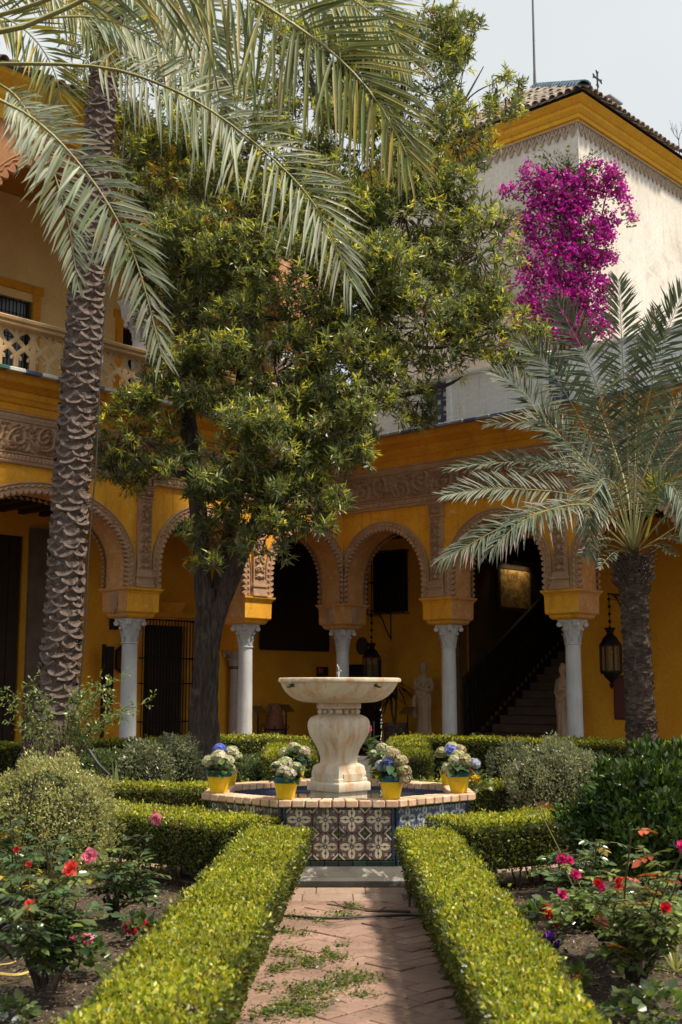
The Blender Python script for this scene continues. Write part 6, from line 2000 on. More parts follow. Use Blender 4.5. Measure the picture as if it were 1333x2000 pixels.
# oval medallion, red notice board
t = thing('oval_plaque', 'dark oval plaque on the wall right of the corner column', 'plaque', on_right(709, 1262, .01), R_ROT)
mb = MB(); f3 = lambda u, v, d: (u, d, v)
el = lambda a_, b_: [(a_ * math.cos(2 * PI * k / 28), b_ * math.sin(2 * PI * k / 28)) for k in range(28)]
mb.prism(el(.17, .20), -.045, 0, f3); mb.prism(el(.135, .165), -.055, -.045, f3); mb.build('plaque_face', plain('slate_plaque', (.05, .045, .042), .6, bump=.4), t, smooth=.5)
t = thing('notice_board', 'dark red notice board on the ochre wall beside the right palm trunk', 'notice board', on_right(1224, 1362, .02), R_ROT)
mb = MB(); mb.box(-.26, .26, -.03, 0, -.42, .42); mb.build('board', plain('dark_red_board', (.085, .012, .012), .6), t, bevel=.005)
mb = MB(); mb.box(-.22, .22, -.034, -.031, -.38, .38); mb.build('sheet', plain('red_sheet', (.11, .016, .014), .5), t)

# engaged column on the left back wall (seen between trunk and second column)
p = left_wall(459, 1400, .2)
ec = thing('wall_column', 'slim pinkish column standing against the gallery wall behind the second left column', 'column', bw(p[0], p[1], 0), BANG)
zc_ = at(459, 1272, bw(p[0], p[1]).y).z
PINKM = rough_mat('pink_marble', (.46, .38, .35), (.38, .31, .28), 3, rough=.5, bump=.2)
column_mesh(.12, zc_, .125, .34).build('shaft', PINKM, ec, smooth=.6); capital_mesh(zc_, .12, .34).build('capital', PINKM, ec, smooth=.5)
mb = MB(); zz = at(459, 1304, bw(p[0], p[1]).y).z; mb.lathe([(.128, zz - .03), (.138, zz - .025), (.138, zz + .025), (.128, zz + .03)], 16); mb.build('iron_band', IRON, ec)
mb = MB(); mb.sq([(.22, zc_), (.26, zc_ + .05), (.26, 4.9)]); mb.build('pier', OCHRE_IN, ec)

# marble statues (draped standing women)
def statue(label, loc, rot, H, mirror=1):
    t = thing('statue', label, 'statue', loc, rot)
    mb = MB(); mb.sq([(.24, 0), (.24, .04), (.215, .06), (.215, .36), (.24, .38), (.24, .42)]); mb.build('pedestal', plain('dark_pedestal', (.05, .042, .038), .6), t, bevel=.006)
    mb = MB(); k = H / 1.5
    mb.cbox(-.20, .20, -.19, .19, .421, .50, .01); pl = mb.build('plinth', STATUE, t)
    mb = MB(); m = mirror
    sec = [(0, 0, 0, .17, .15), (0, 0, .05, .165, .145), (.01, 0, .20, .140, .125), (.015, 0, .45, .135, .125), (.02, -.005, .65, .150, .128), (.01, 0, .80, .160, .125), (0, 0, .92, .125, .105), (-.005, 0, 1.0, .125, .10), (-.01, -.01, 1.10, .150, .105), (-.01, 0, 1.18, .155, .09), (-.005, 0, 1.23, .10, .07), (0, 0, 1.27, .048, .05), (0, -.01, 1.31, .046, .05)]
    n = 36; rings = []
    P = catmull(sec, 46)
    for cx, cy, z, rx, ry in P:
        fold = .085 * max(0, 1 - z / 1.05) + .02
        rings.append([mb.pt((m * (cx + rx * math.cos(a) * f) * k, (cy + ry * math.sin(a) * f) * k, z * k)) for a in [2 * PI * q / n for q in range(n)] for f in [1 + fold * math.sin(9 * a + 2.2 * z + .8 * math.sin(3 * z)) + fold * .5 * math.sin(17 * a - 3 * z)]])
    for r0, r1 in zip(rings, rings[1:]):
        for q in range(n): mb.face([r0[q], r0[(q + 1) % n], r1[(q + 1) % n], r1[q]])
    mb.face(rings[0][::-1]); mb.face(rings[-1])
    hd = (m * -.005 * k, -.015 * k, 1.385 * k)
    mb.ball(hd, .082 * k, 14, 10, .85, .98, 1.2)
    mb.ball((hd[0], hd[1] + .03 * k, hd[2] + .035 * k), .085 * k, 12, 8, .95, 1.0, .9)      # hair
    mb.ball((hd[0], hd[1] + .09 * k, hd[2] + .02 * k), .042 * k, 10, 6); mb.ball((hd[0], hd[1] + .0 * k, hd[2] + .11 * k), .045 * k, 10, 6, 1.2, 1, .7)
    mb.ball((hd[0], hd[1] - .082 * k, hd[2] - .008 * k), .016 * k, 6, 5, .8, 1, 1.6)        # nose
    mb.ball((hd[0], hd[1] - .068 * k, hd[2] - .05 * k), .02 * k, 6, 5, 1.1, .8, .6)
    mb.ball((hd[0], hd[1] - .058 * k, hd[2] - .085 * k), .022 * k, 6, 5)
    T_ = lambda L, r: mb.tube([(m * x * k, y * k, z * k) for x, y, z in catmull(L, 12)], [q * k for q in np.linspace(r[0], r[1], 12)], 10)
    T_([(.135, .0, 1.19), (.185, .02, 1.06), (.195, -.01, .93)], (.05, .042)); T_([(.195, -.01, .93), (.10, -.12, .94), (-.02, -.15, .985)], (.042, .028))
    T_([(-.145, .0, 1.19), (-.19, -.02, 1.05), (-.17, -.06, .94)], (.05, .042)); T_([(-.17, -.06, .94), (-.12, -.13, 1.0), (-.06, -.15, 1.06)], (.04, .027))
    for hx, hy, hz, dx in ((-.02, -.15, .985, -1), (-.06, -.15, 1.06, 1)):
        mb.ball((m * hx * k, hy * k, hz * k), .030 * k, 8, 6, 1.2, .7, 1)
        for q in range(4):
            T_([(hx + dx * .015, hy - .005, hz + .018 - .012 * q), (hx + dx * .045, hy - .018, hz + .016 - .012 * q), (hx + dx * .062, hy - .005, hz + .006 - .012 * q)], (.0085, .006))
        T_([(hx, hy - .01, hz + .02), (hx + dx * .02, hy - .03, hz + .04)], (.009, .006))
    T_([(-.10, -.02, .95), (-.19, -.05, .75), (-.22, -.02, .50), (-.20, .02, .38)], (.05, .07))   # hanging drapery
    T_([(.12, -.08, .90), (.0, -.14, .78), (-.12, -.10, .88)], (.03, .04)); T_([(.14, -.03, 1.16), (.02, -.11, 1.02), (-.12, -.07, .9)], (.025, .03))
    for x in (-.06, .05): mb.ball((m * x * k, -.13 * k, .025 * k), .045 * k, 8, 5, .8, 1.5, .7)
    o = mb.build('figure', STATUE, t, (0, 0, .50))
    md = o.modifiers.new('remesh', 'REMESH'); md.mode = 'VOXEL'; md.voxel_size = .0125 * k; md.use_smooth_shade = True
    return t
sp = right_wall(829, 1440, .55); sw0 = bw(sp[0], sp[1], .12)
Hs = at(829, 1296, sw0.y).z - .12 - .50
statue('pale stone statue of a draped woman on a dark pedestal, left of the staircase', sw0, BANG + PI / 2 + .2, Hs * 1.5 / 1.5 / .99)
sp = on_b(1102, 1400, 'x', -2.75); sw1 = bw(sp[0], sp[1], .12)
statue('pale stone statue half hidden behind the column at the right of the staircase', sw1, BANG + PI / 2 - .2, (at(1103, 1297, sw1.y).z - .62), -1)

# clay amphora in an iron stand, lecterns, post, potted dracaena
CLAY = rough_mat('old_clay', (.30, .12, .07), (.22, .085, .05), 6, (.34, .22, .16), 9, (.55, .7), bump=.4, bscale=50)
p = left_wall(537, 1440, .55); b0 = bw(p[0], p[1], .12)
t = thing('clay_jar', 'tall red clay jar held in a black iron stand against the left gallery wall', 'jar', b0, L_ROT)
hj = at(537, 1374, b0.y).z - .12
mb = MB(); mb.lathe([(.04, .10), (.12, .3), (.19, .55), (.20, .75), (.17, .92), (.11, 1.02), (.085, 1.08), (.09, hj - .12), (.12, hj - .03), (.115, hj), (.09, hj)], 24); j = mb.build('jar_body', CLAY, t, smooth=.9)
for s in (-1, 1):
    mb = MB(); mb.tube([tuple(q) for q in catmull([(s * .09, 0, 1.10), (s * .19, 0, 1.14), (s * .20, 0, 1.0), (s * .15, 0, .9)], 12)], .018, 7); mb.build('handle', CLAY, t, smooth=1)
mb = MB()
ringp = lambda r, z: [(r * math.cos(2 * PI * k / 20), r * math.sin(2 * PI * k / 20), z) for k in range(21)]
mb.tube(ringp(.21, .62), .014, 6); mb.tube(ringp(.14, .28), .012, 6)
for k in range(4):
    a = PI / 4 + k * PI / 2; c, s = math.cos(a), math.sin(a)
    mb.tube([(c * .28, s * .28, 0), (c * .22, s * .22, .3), (c * .21, s * .21, .62)], .013, 6)
    mb.tube([(c * (.25 + .05 * math.cos(u)), s * (.25 + .05 * math.cos(u)), .66 + .05 * math.sin(u)) for u in np.linspace(PI, 3 * PI, 12)], .009, 5)
mb.build('iron_stand', IRON, t)
def lectern(label, px, ytop, off, left_side):
    p = left_wall(px, 1440, off) if left_side else right_wall(px, 1440, off)
    b = bw(p[0], p[1], .12); h = at(px, ytop, b.y).z - .12
    t = thing('info_lectern', label, 'lectern', b, L_ROT if left_side else R_ROT, 'slender information lecterns in the gallery')
    mb = MB(); mb.lathe([(.13, 0), (.13, .02), (.02, .03), (.016, h - .08)], 14); mb.build('post', IRON, t)
    mb = MB(); mb.box(-.15, .15, -.008, .008, -.11, .11); mb.build('plate', plain('lectern_plate', (.20, .11, .03), .4), t, (0, -.02, h - .03), (math.radians(-50), 0, 0))
lectern('slender black lectern standing left of the clay jar', 504, 1383, .6, True)
lectern('slender black lectern standing right of the clay jar', 559, 1380, .6, True)
lectern('slender black lectern standing left of the stone statue', 797, 1385, .75, False)
p = right_wall(731, 1440, .6); b = bw(p[0], p[1], .12)
t = thing('barrier_post', 'thin grey barrier post in front of the dark doorway behind the fountain', 'post', b)
mb = MB(); mb.lathe([(.15, 0), (.15, .02), (.022, .04), (.02, at(731, 1408, b.y).z - .15), (.03, at(731, 1408, b.y).z - .12)], 14); mb.build('pole', plain('grey_steel', (.22, .22, .24), .35, .6), t)
p = right_wall(772, 1440, .75); b = bw(p[0], p[1], .12)
t = thing('potted_dracaena', 'potted plant with long drooping leaves in a patterned clay pot beside the doorway', 'potted plant', b)
hp = at(772, 1412, b.y).z - .12
mb = MB(); mb.lathe([(.17, 0), (.19, .03), (.25, hp - .12), (.27, hp - .10), (.28, hp), (.25, hp), (.24, hp - .06)], 24); mb.build('pot', rough_mat('patterned_clay', (.17, .10, .07), (.08, .06, .05), 9, (.26, .17, .12), 12, (.5, .62)), t, smooth=.7)
mb = MB(); mb.tube([(0, 0, hp - .1), (.03, 0, hp + .4), (0, 0, hp + .75)], [.03, .025, .02], 7); mb.tube([(0, 0, hp - .1), (-.08, .03, hp + .3), (-.1, 0, hp + .5)], [.025, .02, .016], 7); mb.build('stem', TWIG, t)
dr = np.random.RandomState(4)
lv = Leaves()
for c0, n in (((0, 0, hp + .75), 46), ((-.1, 0, hp + .5), 34)):
    for i in range(n):
        a = dr.uniform(0, 2 * PI); e = dr.uniform(.1, 1.2); L = dr.uniform(.45, .75)
        d = np.array([math.cos(a) * math.cos(e), math.sin(a) * math.cos(e), math.sin(e)])
        P = np.array([np.array(c0) + d * L * f + np.array([0, 0, -1.0]) * L * .9 * f * f for f in (0, .35, .7, 1.0)])
        s = unit(np.cross(d, [0, 0, 1.0])) * .022
        V = np.array([P[0], P[1] - s, P[1] + s, P[2] - s * .8, P[2] + s * .8, P[3]])
        lv.raw(V, np.array([[0, 1, 2], [3, 5, 4]]), np.tile(mixcol(1, [(.035, .045, .02), (.05, .05, .02)], [1, 1], .2, dr), (6, 1))); lv.F4.append(np.array([[1, 3, 4, 2]]) + lv.n - 6)
lv.build('leaves', LEAF_GLOSS, t)

# geranium pots by the gallery edge
def blob_plant(lv, fl, c, R, nleaf, leaf, nfl, fr, fpal, lpal, r, up=.4):
    fr = fr * .8
    d = rand_dirs(nleaf, r); d[:, 2] = np.abs(d[:, 2]) * .9 - .15
    P = np.array(c) + d * np.array(R) * (r.uniform(.3, 1, nleaf) ** .5)[:, None]
    L = leaf * r.uniform(.7, 1.2, nleaf)
    lv.add(P, unit(d + r.normal(0, .5, (nleaf, 3))), L, L * .85, mixcol(nleaf, lpal[0], lpal[1], .2, r), N=unit(np.array([0, 0, 1.0]) + r.normal(0, .5, (nleaf, 3))), fold=.1, oval=True, curl=.05, r=r)
    for i in range(nfl):
        a = r.uniform(0, 2 * PI); q = np.array(c) + np.array([math.cos(a) * R[0] * r.uniform(.1, .9), math.sin(a) * R[1] * r.uniform(.1, .9), R[2] * r.uniform(.75, 1.25)])
        n = 40; dd = rand_dirs(n, r)
        fl.add(q + dd * fr * .6, unit(dd + r.normal(0, .4, (n, 3))), fr * .7, fr * .65, mixcol(n, fpal[0], fpal[1], .15, r), N=dd, oval=True, fold=.06, r=r)
GERL = ([(.05, .085, .03), (.075, .115, .04), (.10, .14, .05)], [3, 3, 1])
REDF, PINKF, MAGF = ([(.62, .015, .02), (.50, .01, .02), (.72, .05, .05)], [3, 2, 1]), ([(.72, .10, .26), (.60, .06, .20), (.80, .25, .38)], [3, 2, 1]), ([(.62, .02, .18), (.72, .06, .28), (.45, .01, .12)], [3, 2, 1])
def geranium(label, loc, hpot, R, fpal, potm, seed, nfl=5):
    r = np.random.RandomState(seed)
    t = thing('geranium_pot', label, 'potted plant', loc)
    mb = MB(); mb.lathe([(.085, 0), (.13, hpot - .04), (.145, hpot - .035), (.148, hpot), (.125, hpot), (.12, hpot - .03)], 22); mb.build('pot', potm, t, smooth=.6)
    lv, fl = Leaves(), Leaves()
    blob_plant(lv, fl, (0, 0, hpot + R[2] * .5), R, 120, .08, nfl, .055, fpal, GERL, r)
    lv.build('foliage', LEAF, t); fl.build('blossom', PETAL, t)
g = at(712, 1532, 15.4)
geranium('pink geranium in a pale pot behind the fountain, seen right of the pedestal', (g.x, g.y, g.z), .34, (.20, .2, .22), PINKF, plain('pale_pot', (.42, .38, .34), .7), 41, 5)
g = at(814, 1515, 16.4)
geranium('red geranium in a clay pot behind the fountain, before the statue pedestal', (g.x, g.y, .02), .34, (.24, .22, .24), REDF, CLAY, 42, 1)
# ================================================================== bushes and beds
def bush(label, c, R, n, leaf, pal, seed, name='round_shrub', mat=None, lumps=40, wratio=.45, oval=False, upright=.4, core=True, gap=.12, flat=0.0, depth=.16, cs=.70):
    r = np.random.RandomState(seed)
    t = thing(name, label, 'shrub', (c[0], c[1], 0))
    cc = np.array([0, 0, c[2]]); R = np.array(R)
    sub = rand_dirs(lumps, r); sr_ = r.uniform(.82, 1.08, lumps)
    d = rand_dirs(int(n * 1.5), r); d = d[d[:, 2] > -.75][:n]; n = len(d)
    dt = d @ sub.T; j = dt.argmax(1)
    prof = sr_[j] * (1 - gap * np.clip((1 - dt.max(1)) / (1 - math.cos(1.6 / math.sqrt(lumps))), 0, 1.3))
    rad = prof * (1 - np.abs(r.normal(0, depth, n)))
    P = cc + d * R * rad[:, None]
    P[:, 2] = np.maximum(P[:, 2], .02)
    D = unit(d * .6 + r.normal(0, .55, (n, 3)) + np.array([0, 0, upright]))
    L = leaf * r.uniform(.65, 1.25, n)
    lv = Leaves()
    lv.add(P, D, L, L * wratio, mixcol(n, pal[0], pal[1], .22, r), N=unit(d + r.normal(0, .6, (n, 3))), fold=.12, oval=oval, curl=.05 if oval else 0, r=r)
    lv.build('foliage', mat or LEAF, t)
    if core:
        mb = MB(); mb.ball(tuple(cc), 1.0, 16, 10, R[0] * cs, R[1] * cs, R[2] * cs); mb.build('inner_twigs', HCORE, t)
    mb = MB()
    for i in range(14):
        a = r.uniform(0, 2 * PI); e = np.array([math.cos(a) * R[0] * .6, math.sin(a) * R[1] * .6, c[2]])
        mb.tube([(e[0] * .2, e[1] * .2, -.02), (e[0] * .5, e[1] * .5, c[2] * .5), tuple(e)], [.018, .012, .006], 5)
    mb.build('stem', TWIG, t, kind='stuff')
    return t
SAGE = ([(.26, .265, .10), (.35, .345, .16), (.17, .185, .065), (.44, .42, .24), (.13, .10, .045)], [4, 4, 3, 2, .6])
SAGE2 = ([(.155, .18, .105), (.21, .23, .15), (.11, .13, .075), (.27, .28, .20)], [4, 3, 3, 1.4])
GLOSS = ([(.028, .055, .012), (.045, .085, .016), (.08, .13, .022), (.17, .22, .035)], [4, 3, 1.6, .5])
GRN = ([(.07, .105, .04), (.10, .14, .05), (.15, .19, .06)], [3, 3, 1])
g = at(105, 1600, 8.9)
bush('large rounded grey green shrub with small pale leaves at the left edge', (g.x - .04, g.y, .62), (.56, .55, .57), 26000, .026, SAGE, 61, lumps=90, depth=.12)
g = at(1085, 1465, 14.3)
bush('rounded grey green shrub before the right arcade columns', (g.x, g.y, .48), (.66, .60, .62), 15000, .04, SAGE2, 62, lumps=70)
g = at(1060, 1505, 13.7)
bush('small reddish brown shrub at the foot of the grey round shrub', (g.x, g.y, .22), (.30, .2, .18), 1300, .05, ([(.24, .12, .05), (.30, .17, .08), (.16, .10, .04)], [3, 2, 2]), 63, lumps=7, gap=.5, core=False)
g = at(1235, 1590, 9.6)
bush('large dark glossy leaved shrub at the right edge', (g.x + .22, g.y, .60), (.84, .62, .62), 21000, .062, GLOSS, 64, name='glossy_shrub', mat=LEAF_GLOSS, lumps=46, wratio=.5, oval=True, upright=.7, gap=.2, depth=.2, cs=.55)
for i, (px, py, Y, rx, rz, lab, pal, lf) in enumerate([
    (280, 1500, 15.6, .42, .34, 'low grey leaved shrub left of the big trunk, beside the sword leaved plant', SAGE2, .05),
    (345, 1490, 16.0, .36, .40, 'low grey leaved shrub touching the big tree trunk on its left', SAGE2, .05),
    (205, 1500, 15.8, .40, .26, 'low dark green shrub below the left front column', GRN, .05),
    (480, 1512, 15.8, .46, .24, 'low dark shrub between the hydrangea pots behind the fountain', GRN, .05),
    (1005, 1500, 15.6, .40, .30, 'low pale leaved shrub between the fountain rim and the grey round shrub', SAGE2, .05),
    (1290, 1512, 13.5, .5, .22, 'leafy green shrub at the foot of the right palm', GRN, .06)]):
    g = at(px, py, Y)
    bush(lab, (g.x, g.y, max(.2, g.z - .05)), (rx, rx * .9, rz + .1), 3600, lf, pal, 70 + i, name='low_shrub', lumps=26)

# sword leaved plant, strap leaves
def swords(label, loc, n, L, w, pal, seed, spread=.9, droop=.3, name='sword_leaved_plant'):
    r = np.random.RandomState(seed); t = thing(name, label, 'plant', loc)
    for i in range(n):
        a = r.uniform(0, 2 * PI); e = r.uniform(1.4 - spread, 1.45); l = L * r.uniform(.6, 1.1)
        d = np.array([math.cos(a) * math.cos(e), math.sin(a) * math.cos(e), math.sin(e)]); s = unit(np.cross(d, [0, 0, 1.0])); u = np.cross(s, d)
        lv = Leaves(); V = []
        for f, ww in ((0, .6), (.3, 1), (.65, .8), (1, .05)):
            m = d * l * f + np.array([0, 0, -1.0]) * l * droop * f * f * (1 - math.sin(e) * .7)
            V += [m - s * w * ww / 2 + u * w * ww * .2, m, m + s * w * ww / 2 + u * w * ww * .2]
        Fq = np.array([[k * 3 + q, k * 3 + q + 1, k * 3 + q + 4, k * 3 + q + 3] for k in range(3) for q in range(2)])
        lv.raw(np.array(V), Fq, np.tile(mixcol(1, pal[0], pal[1], .2, r), (12, 1)))
        lv.build('leaf', LEAF, t, kind=None)
    return t
g = at(232, 1505, 15.0)
swords('spiky plant with upright sword leaves below the left front column', (g.x, g.y, 0), 18, .85, .07, GRN, 81)
g = on_z(1320, 1900)
swords('tuft of pale strap leaves among the roses at the right edge', (g.x, g.y, 0), 22, .42, .014, ([(.20, .22, .08), (.30, .29, .12)], [2, 1]), 82, 1.2, .7, 'strap_leaved_plant')

# seedling shrub round the left palm's foot
r = np.random.RandomState(90)
g = at(115, 1440, 14.6)
t = thing('leafy_shrub', 'thin shrub with light green leaf sprays growing round the left palm foot', 'shrub', (g.x, g.y, 0))
mb = MB(); lv = Leaves()
ends = [(0, 1355), (10, 1340), (35, 1385), (60, 1325), (195, 1322), (215, 1330), (235, 1318), (228, 1360), (295, 1368), (260, 1375), (180, 1360), (215, 1395), (190, 1420), (140, 1350), (90, 1360), (20, 1410), (165, 1340), (240, 1400)]
for (x, y) in ends:
    e = np.array(at(x, y, 14.6 + r.uniform(-.4, .3))) - np.array([g.x, g.y, 0]); m = np.array([e[0] * .45, e[1] * .5, e[2] * .72 + .12])
    C = catmull([(0, 0, .0), tuple(m * .5 + np.array([0, 0, .1])), tuple(m), tuple(e)], 22)
    mb.tube(C, list(np.linspace(.012, .003, 22)), 5)
    for c in C[9:]:
        for s in range(2):
            n = 1; d = unit(r.normal(0, .6, (1, 3)) + np.array([[.3 * np.sign(e[0]), -.2, .05]]))
            for q in range(5):
                lv.add(c[None] + d * .03 * q, unit(d + r.normal(0, .7, (1, 3))), .055, .026, mixcol(1, [(.14, .19, .06), (.20, .25, .08), (.10, .15, .05)], [3, 2, 2], .2, r), N=unit(np.array([[0, -.3, 1.0]]) + r.normal(0, .3, (1, 3))), fold=.08, r=r)
mb.build('stem', TWIG, t, kind='stuff'); lv.build('foliage', LEAF, t)

# ================================================================== roses and bedding
def rose_flower(name, c, rad, pal, parent, r, face=(-.2, -.8, .5)):
    lv = Leaves(); f = unit(np.array(face) + r.normal(0, .2, 3)); s = unit(np.cross(f, [0, 0, 1.0])); u = np.cross(s, f)
    c = np.array(c)
    for ring, (k, op, sz, of) in enumerate(((5, 1.25, 1.0, 0), (5, 1.0, .95, .06), (5, .75, .85, .12), (4, .5, .72, .16), (4, .28, .6, .2), (3, .1, .45, .22))):
        for q in range(k):
            a = 2 * PI * q / k + ring * .7 + r.uniform(-.2, .2)
            o = s * math.cos(a) + u * math.sin(a)
            d = unit(o * math.sin(op) + f * math.cos(op) + r.normal(0, .08, 3))
            L = rad * sz * r.uniform(.9, 1.12)
            lv.add((c + o * rad * .12 + f * rad * (of - .2))[None], d[None], L, L * 1.0, mixcol(1, pal[0], pal[1], .14, r), N=unit(f * 1.0 - o * .6)[None], fold=.18, oval=True, curl=-.06 + .14 * (ring < 2), r=r)
    o = lv.build(name, PETAL, parent, kind=None, smooth=False)
    return o
PINK = ([(.80, .26, .36), (.72, .18, .28), (.86, .42, .50)], [3, 2, 1.5])
CORAL = ([(.78, .09, .07), (.66, .05, .05), (.86, .22, .16)], [3, 2, 1.5])
RED = ([(.55, .012, .022), (.65, .03, .04)], [3, 2])
MAG = ([(.66, .03, .19), (.74, .08, .30), (.50, .015, .12)], [3, 2, 2])
ROSEL = ([(.040, .075, .030), (.060, .10, .038), (.085, .135, .045), (.14, .185, .05)], [4, 3, 2, .8])
ROSEY = ([(.12, .165, .035), (.17, .21, .045), (.075, .115, .03)], [3, 2, 3])
def rose_bush(label, base, tops, flowers, seed, leaf=.05, pal=ROSEL, redtips=0, yellow=0, stump=True, nbranch=3, dens=1.0):
    """base (x, y); tops: list of world points the canes reach; flowers: (point, radius, palette)"""
    r = np.random.RandomState(seed)
    t = thing('rose_bush', label, 'rose bush', (base[0], base[1], 0))
    O = np.array([base[0], base[1], 0])
    canes = MB(); lv = Leaves()
    def cane(P0, P1, r0, r1, leaves=True):
        m = (P0 + P1) / 2 + r.normal(0, .05, 3) * np.array([1, 1, .5])
        C = catmull([P0, P0 * .6 + m * .4 + r.normal(0, .015, 3), m, P1], 14)
        canes.tube(C, list(np.linspace(r0, r1, 14)), 5)
        if leaves:
            for i in range(3, 14):
                if r.uniform() > .78 * dens: continue
                a = r.uniform(0, 2 * PI)
                d = unit(np.array([math.cos(a), math.sin(a), r.uniform(-.25, .45)]))
                ln = leaf * r.uniform(.75, 1.25)
                st = C[i]; sd = unit(np.cross(d, [0, 0, 1.0])); up_ = np.cross(sd, d)
                col_ = mixcol(1, pal[0], pal[1], .22, r)
                if redtips and i > 10 and r.uniform() < redtips: col_ = mixcol(1, [(.38, .07, .02), (.45, .14, .02), (.20, .04, .025)], [3, 2, 2], .2, r)
                elif r.uniform() < yellow: col_ = mixcol(1, [(.34, .25, .03), (.24, .20, .03)], [2, 1], .2, r)
                canes.tube([st, st + d * ln * 1.1, st + d * ln * 2.0 - np.array([0, 0, ln * .25])], [.003, .0025, .002], 3, False)
                for f, w in ((1.0, -1), (1.0, 1), (1.7, -1), (1.7, 1), (2.0, 0)):
                    dd = unit(d * (.35 if w else 1) + sd * w * .9 + r.normal(0, .15, 3) - np.array([0, 0, .15]))
                    L = ln * (1.25 if w == 0 else 1) * r.uniform(.85, 1.15)
                    lv.add((st + d * ln * f - np.array([0, 0, ln * .25 * (f / 2) ** 2]))[None], dd[None], L, L * .62, col_ * r.uniform(.88, 1.12), N=unit(up_ + r.normal(0, .3, 3))[None], fold=.10, oval=True, curl=.12, r=r)
        return C
    Z = np.array([0, 0, 1.0])
    for T in tops:
        T = np.array(T) - O
        C = cane(np.array([r.normal(0, .02), r.normal(0, .02), .10]), T, .009, .004)
        for b in range(nbranch):
            i = r.randint(4, 11); e = C[i] + r.normal(0, .11, 3) * np.array([1, 1, .3]) + Z * r.uniform(.04, .20)
            cane(C[i], e, .005, .0025)
    for (p, rad, fp) in flowers:
        p = np.array(p) - O
        st = np.array([0, 0, .1]) if not len(tops) else (np.array(tops[r.randint(len(tops))]) - O) * .5
        C = cane(st, p - Z * rad * .6, .006, .0035)
        rose_flower('rose', p, rad, fp, t, r)
    canes.build('cane', STEM_G, t, kind='stuff', recalc=False); lv.build('foliage', LEAF_GLOSS, t)
    if stump:
        mb = MB()
        for k in range(4):
            dx, dy = r.normal(0, .03, 2)
            mb.tube([(dx * .4, dy * .4, -.03), (dx, dy, .06), (dx * 2.2, dy * 2.2, .13 + r.uniform(0, .08))], [.026, .020, .010], 8)
        mb.build('stump', BARK, t)
    return t
A = lambda x, y, Y: tuple(at(x, y, Y))
b1 = on_z(88, 1935)
rose_bush('leafy rose bush with a coral and a pale pink bloom near the left edge', (b1.x, b1.y), [A(40, 1700, 6.0), A(90, 1640, 6.0), A(20, 1620, 5.8), A(150, 1760, 6.2), A(120, 1700, 6.0), A(-20, 1740, 5.7), A(60, 1780, 5.8)],
          [(A(139, 1697, 5.6), .039, CORAL), (A(176, 1672, 5.9), .038, PINK), (A(33, 1659, 5.9), .018, RED), (A(58, 1768, 5.8), .028, CORAL), (A(57, 1688, 5.9), .018, CORAL)], 101, .045, yellow=.02, dens=1.1, nbranch=4)
b1 = on_z(228, 1800)
rose_bush('thin rose bush with one pink bloom in front of the left cross hedge', (b1.x, b1.y), [A(275, 1650, 8.3), A(240, 1640, 8.4), A(320, 1690, 8.3), A(185, 1660, 8.2), A(290, 1730, 8.1)], [(A(306, 1599, 8.0), .046, PINK)], 102, .05, dens=.75, nbranch=3)
b1 = on_z(10, 1830)
rose_bush('rose bush with long bare shoots and yellowing leaves at the left picture edge', (b1.x, b1.y), [A(70, 1510, 7.0), A(20, 1590, 7.1), A(-30, 1650, 7.0), A(120, 1600, 7.2), A(50, 1660, 7.2)], [], 103, .05, yellow=.05, dens=.9)
b1 = on_z(1240, 1915)
rose_bush('tall rose bush with reddish young shoots in the right foreground bed', (b1.x, b1.y), [A(1235, 1620, 6.2), A(1290, 1720, 6.3), A(1200, 1760, 6.4), A(1330, 1700, 6.1), A(1270, 1800, 6.2), A(1180, 1840, 6.5), A(1340, 1800, 6.0)],
          [(A(1300, 1773, 6.0), .03, RED), (A(1334, 1652, 6.2), .034, MAG)], 104, .046, redtips=.22, pal=ROSEY, dens=1.0, nbranch=4)
b1 = on_z(1178, 1870)
rose_bush('rose bush with small magenta blooms beside the right path hedge', (b1.x, b1.y), [A(1130, 1740, 7.2), A(1170, 1700, 7.3), A(1210, 1740, 7.1), A(1110, 1760, 7.2), A(1230, 1780, 7.0)],
          [(A(1098, 1678, 7.6), .036, MAG), (A(1113, 1681, 7.6), .030, MAG), (A(1125, 1708, 7.5), .034, MAG), (A(1098, 1746, 7.3), .034, MAG), (A(1168, 1724, 7.0), .026, RED), (A(1210, 1720, 6.9), .028, RED), (A(1209, 1733, 6.9), .028, CORAL), (A(1175, 1733, 7.0), .028, MAG)], 105, .042, pal=ROSEY, dens=1.1, nbranch=4)
b1 = on_z(1130, 1790)
rose_bush('sparse rose bush with a tall bare shoot before the right cross hedge', (b1.x, b1.y), [A(1042, 1560, 9.2), A(1100, 1660, 8.7), A(1060, 1690, 8.6), A(1150, 1690, 8.4), A(1165, 1640, 8.3)], [], 106, .052, yellow=.08, dens=.8)
b1 = on_z(1300, 1850)
rose_bush('rose bush with orange young leaves at the right picture edge', (b1.x, b1.y), [A(1290, 1690, 7.0), A(1330, 1730, 6.9), A(1260, 1740, 7.1), A(1360, 1700, 6.8)], [], 107, .048, redtips=.3, dens=1.0)

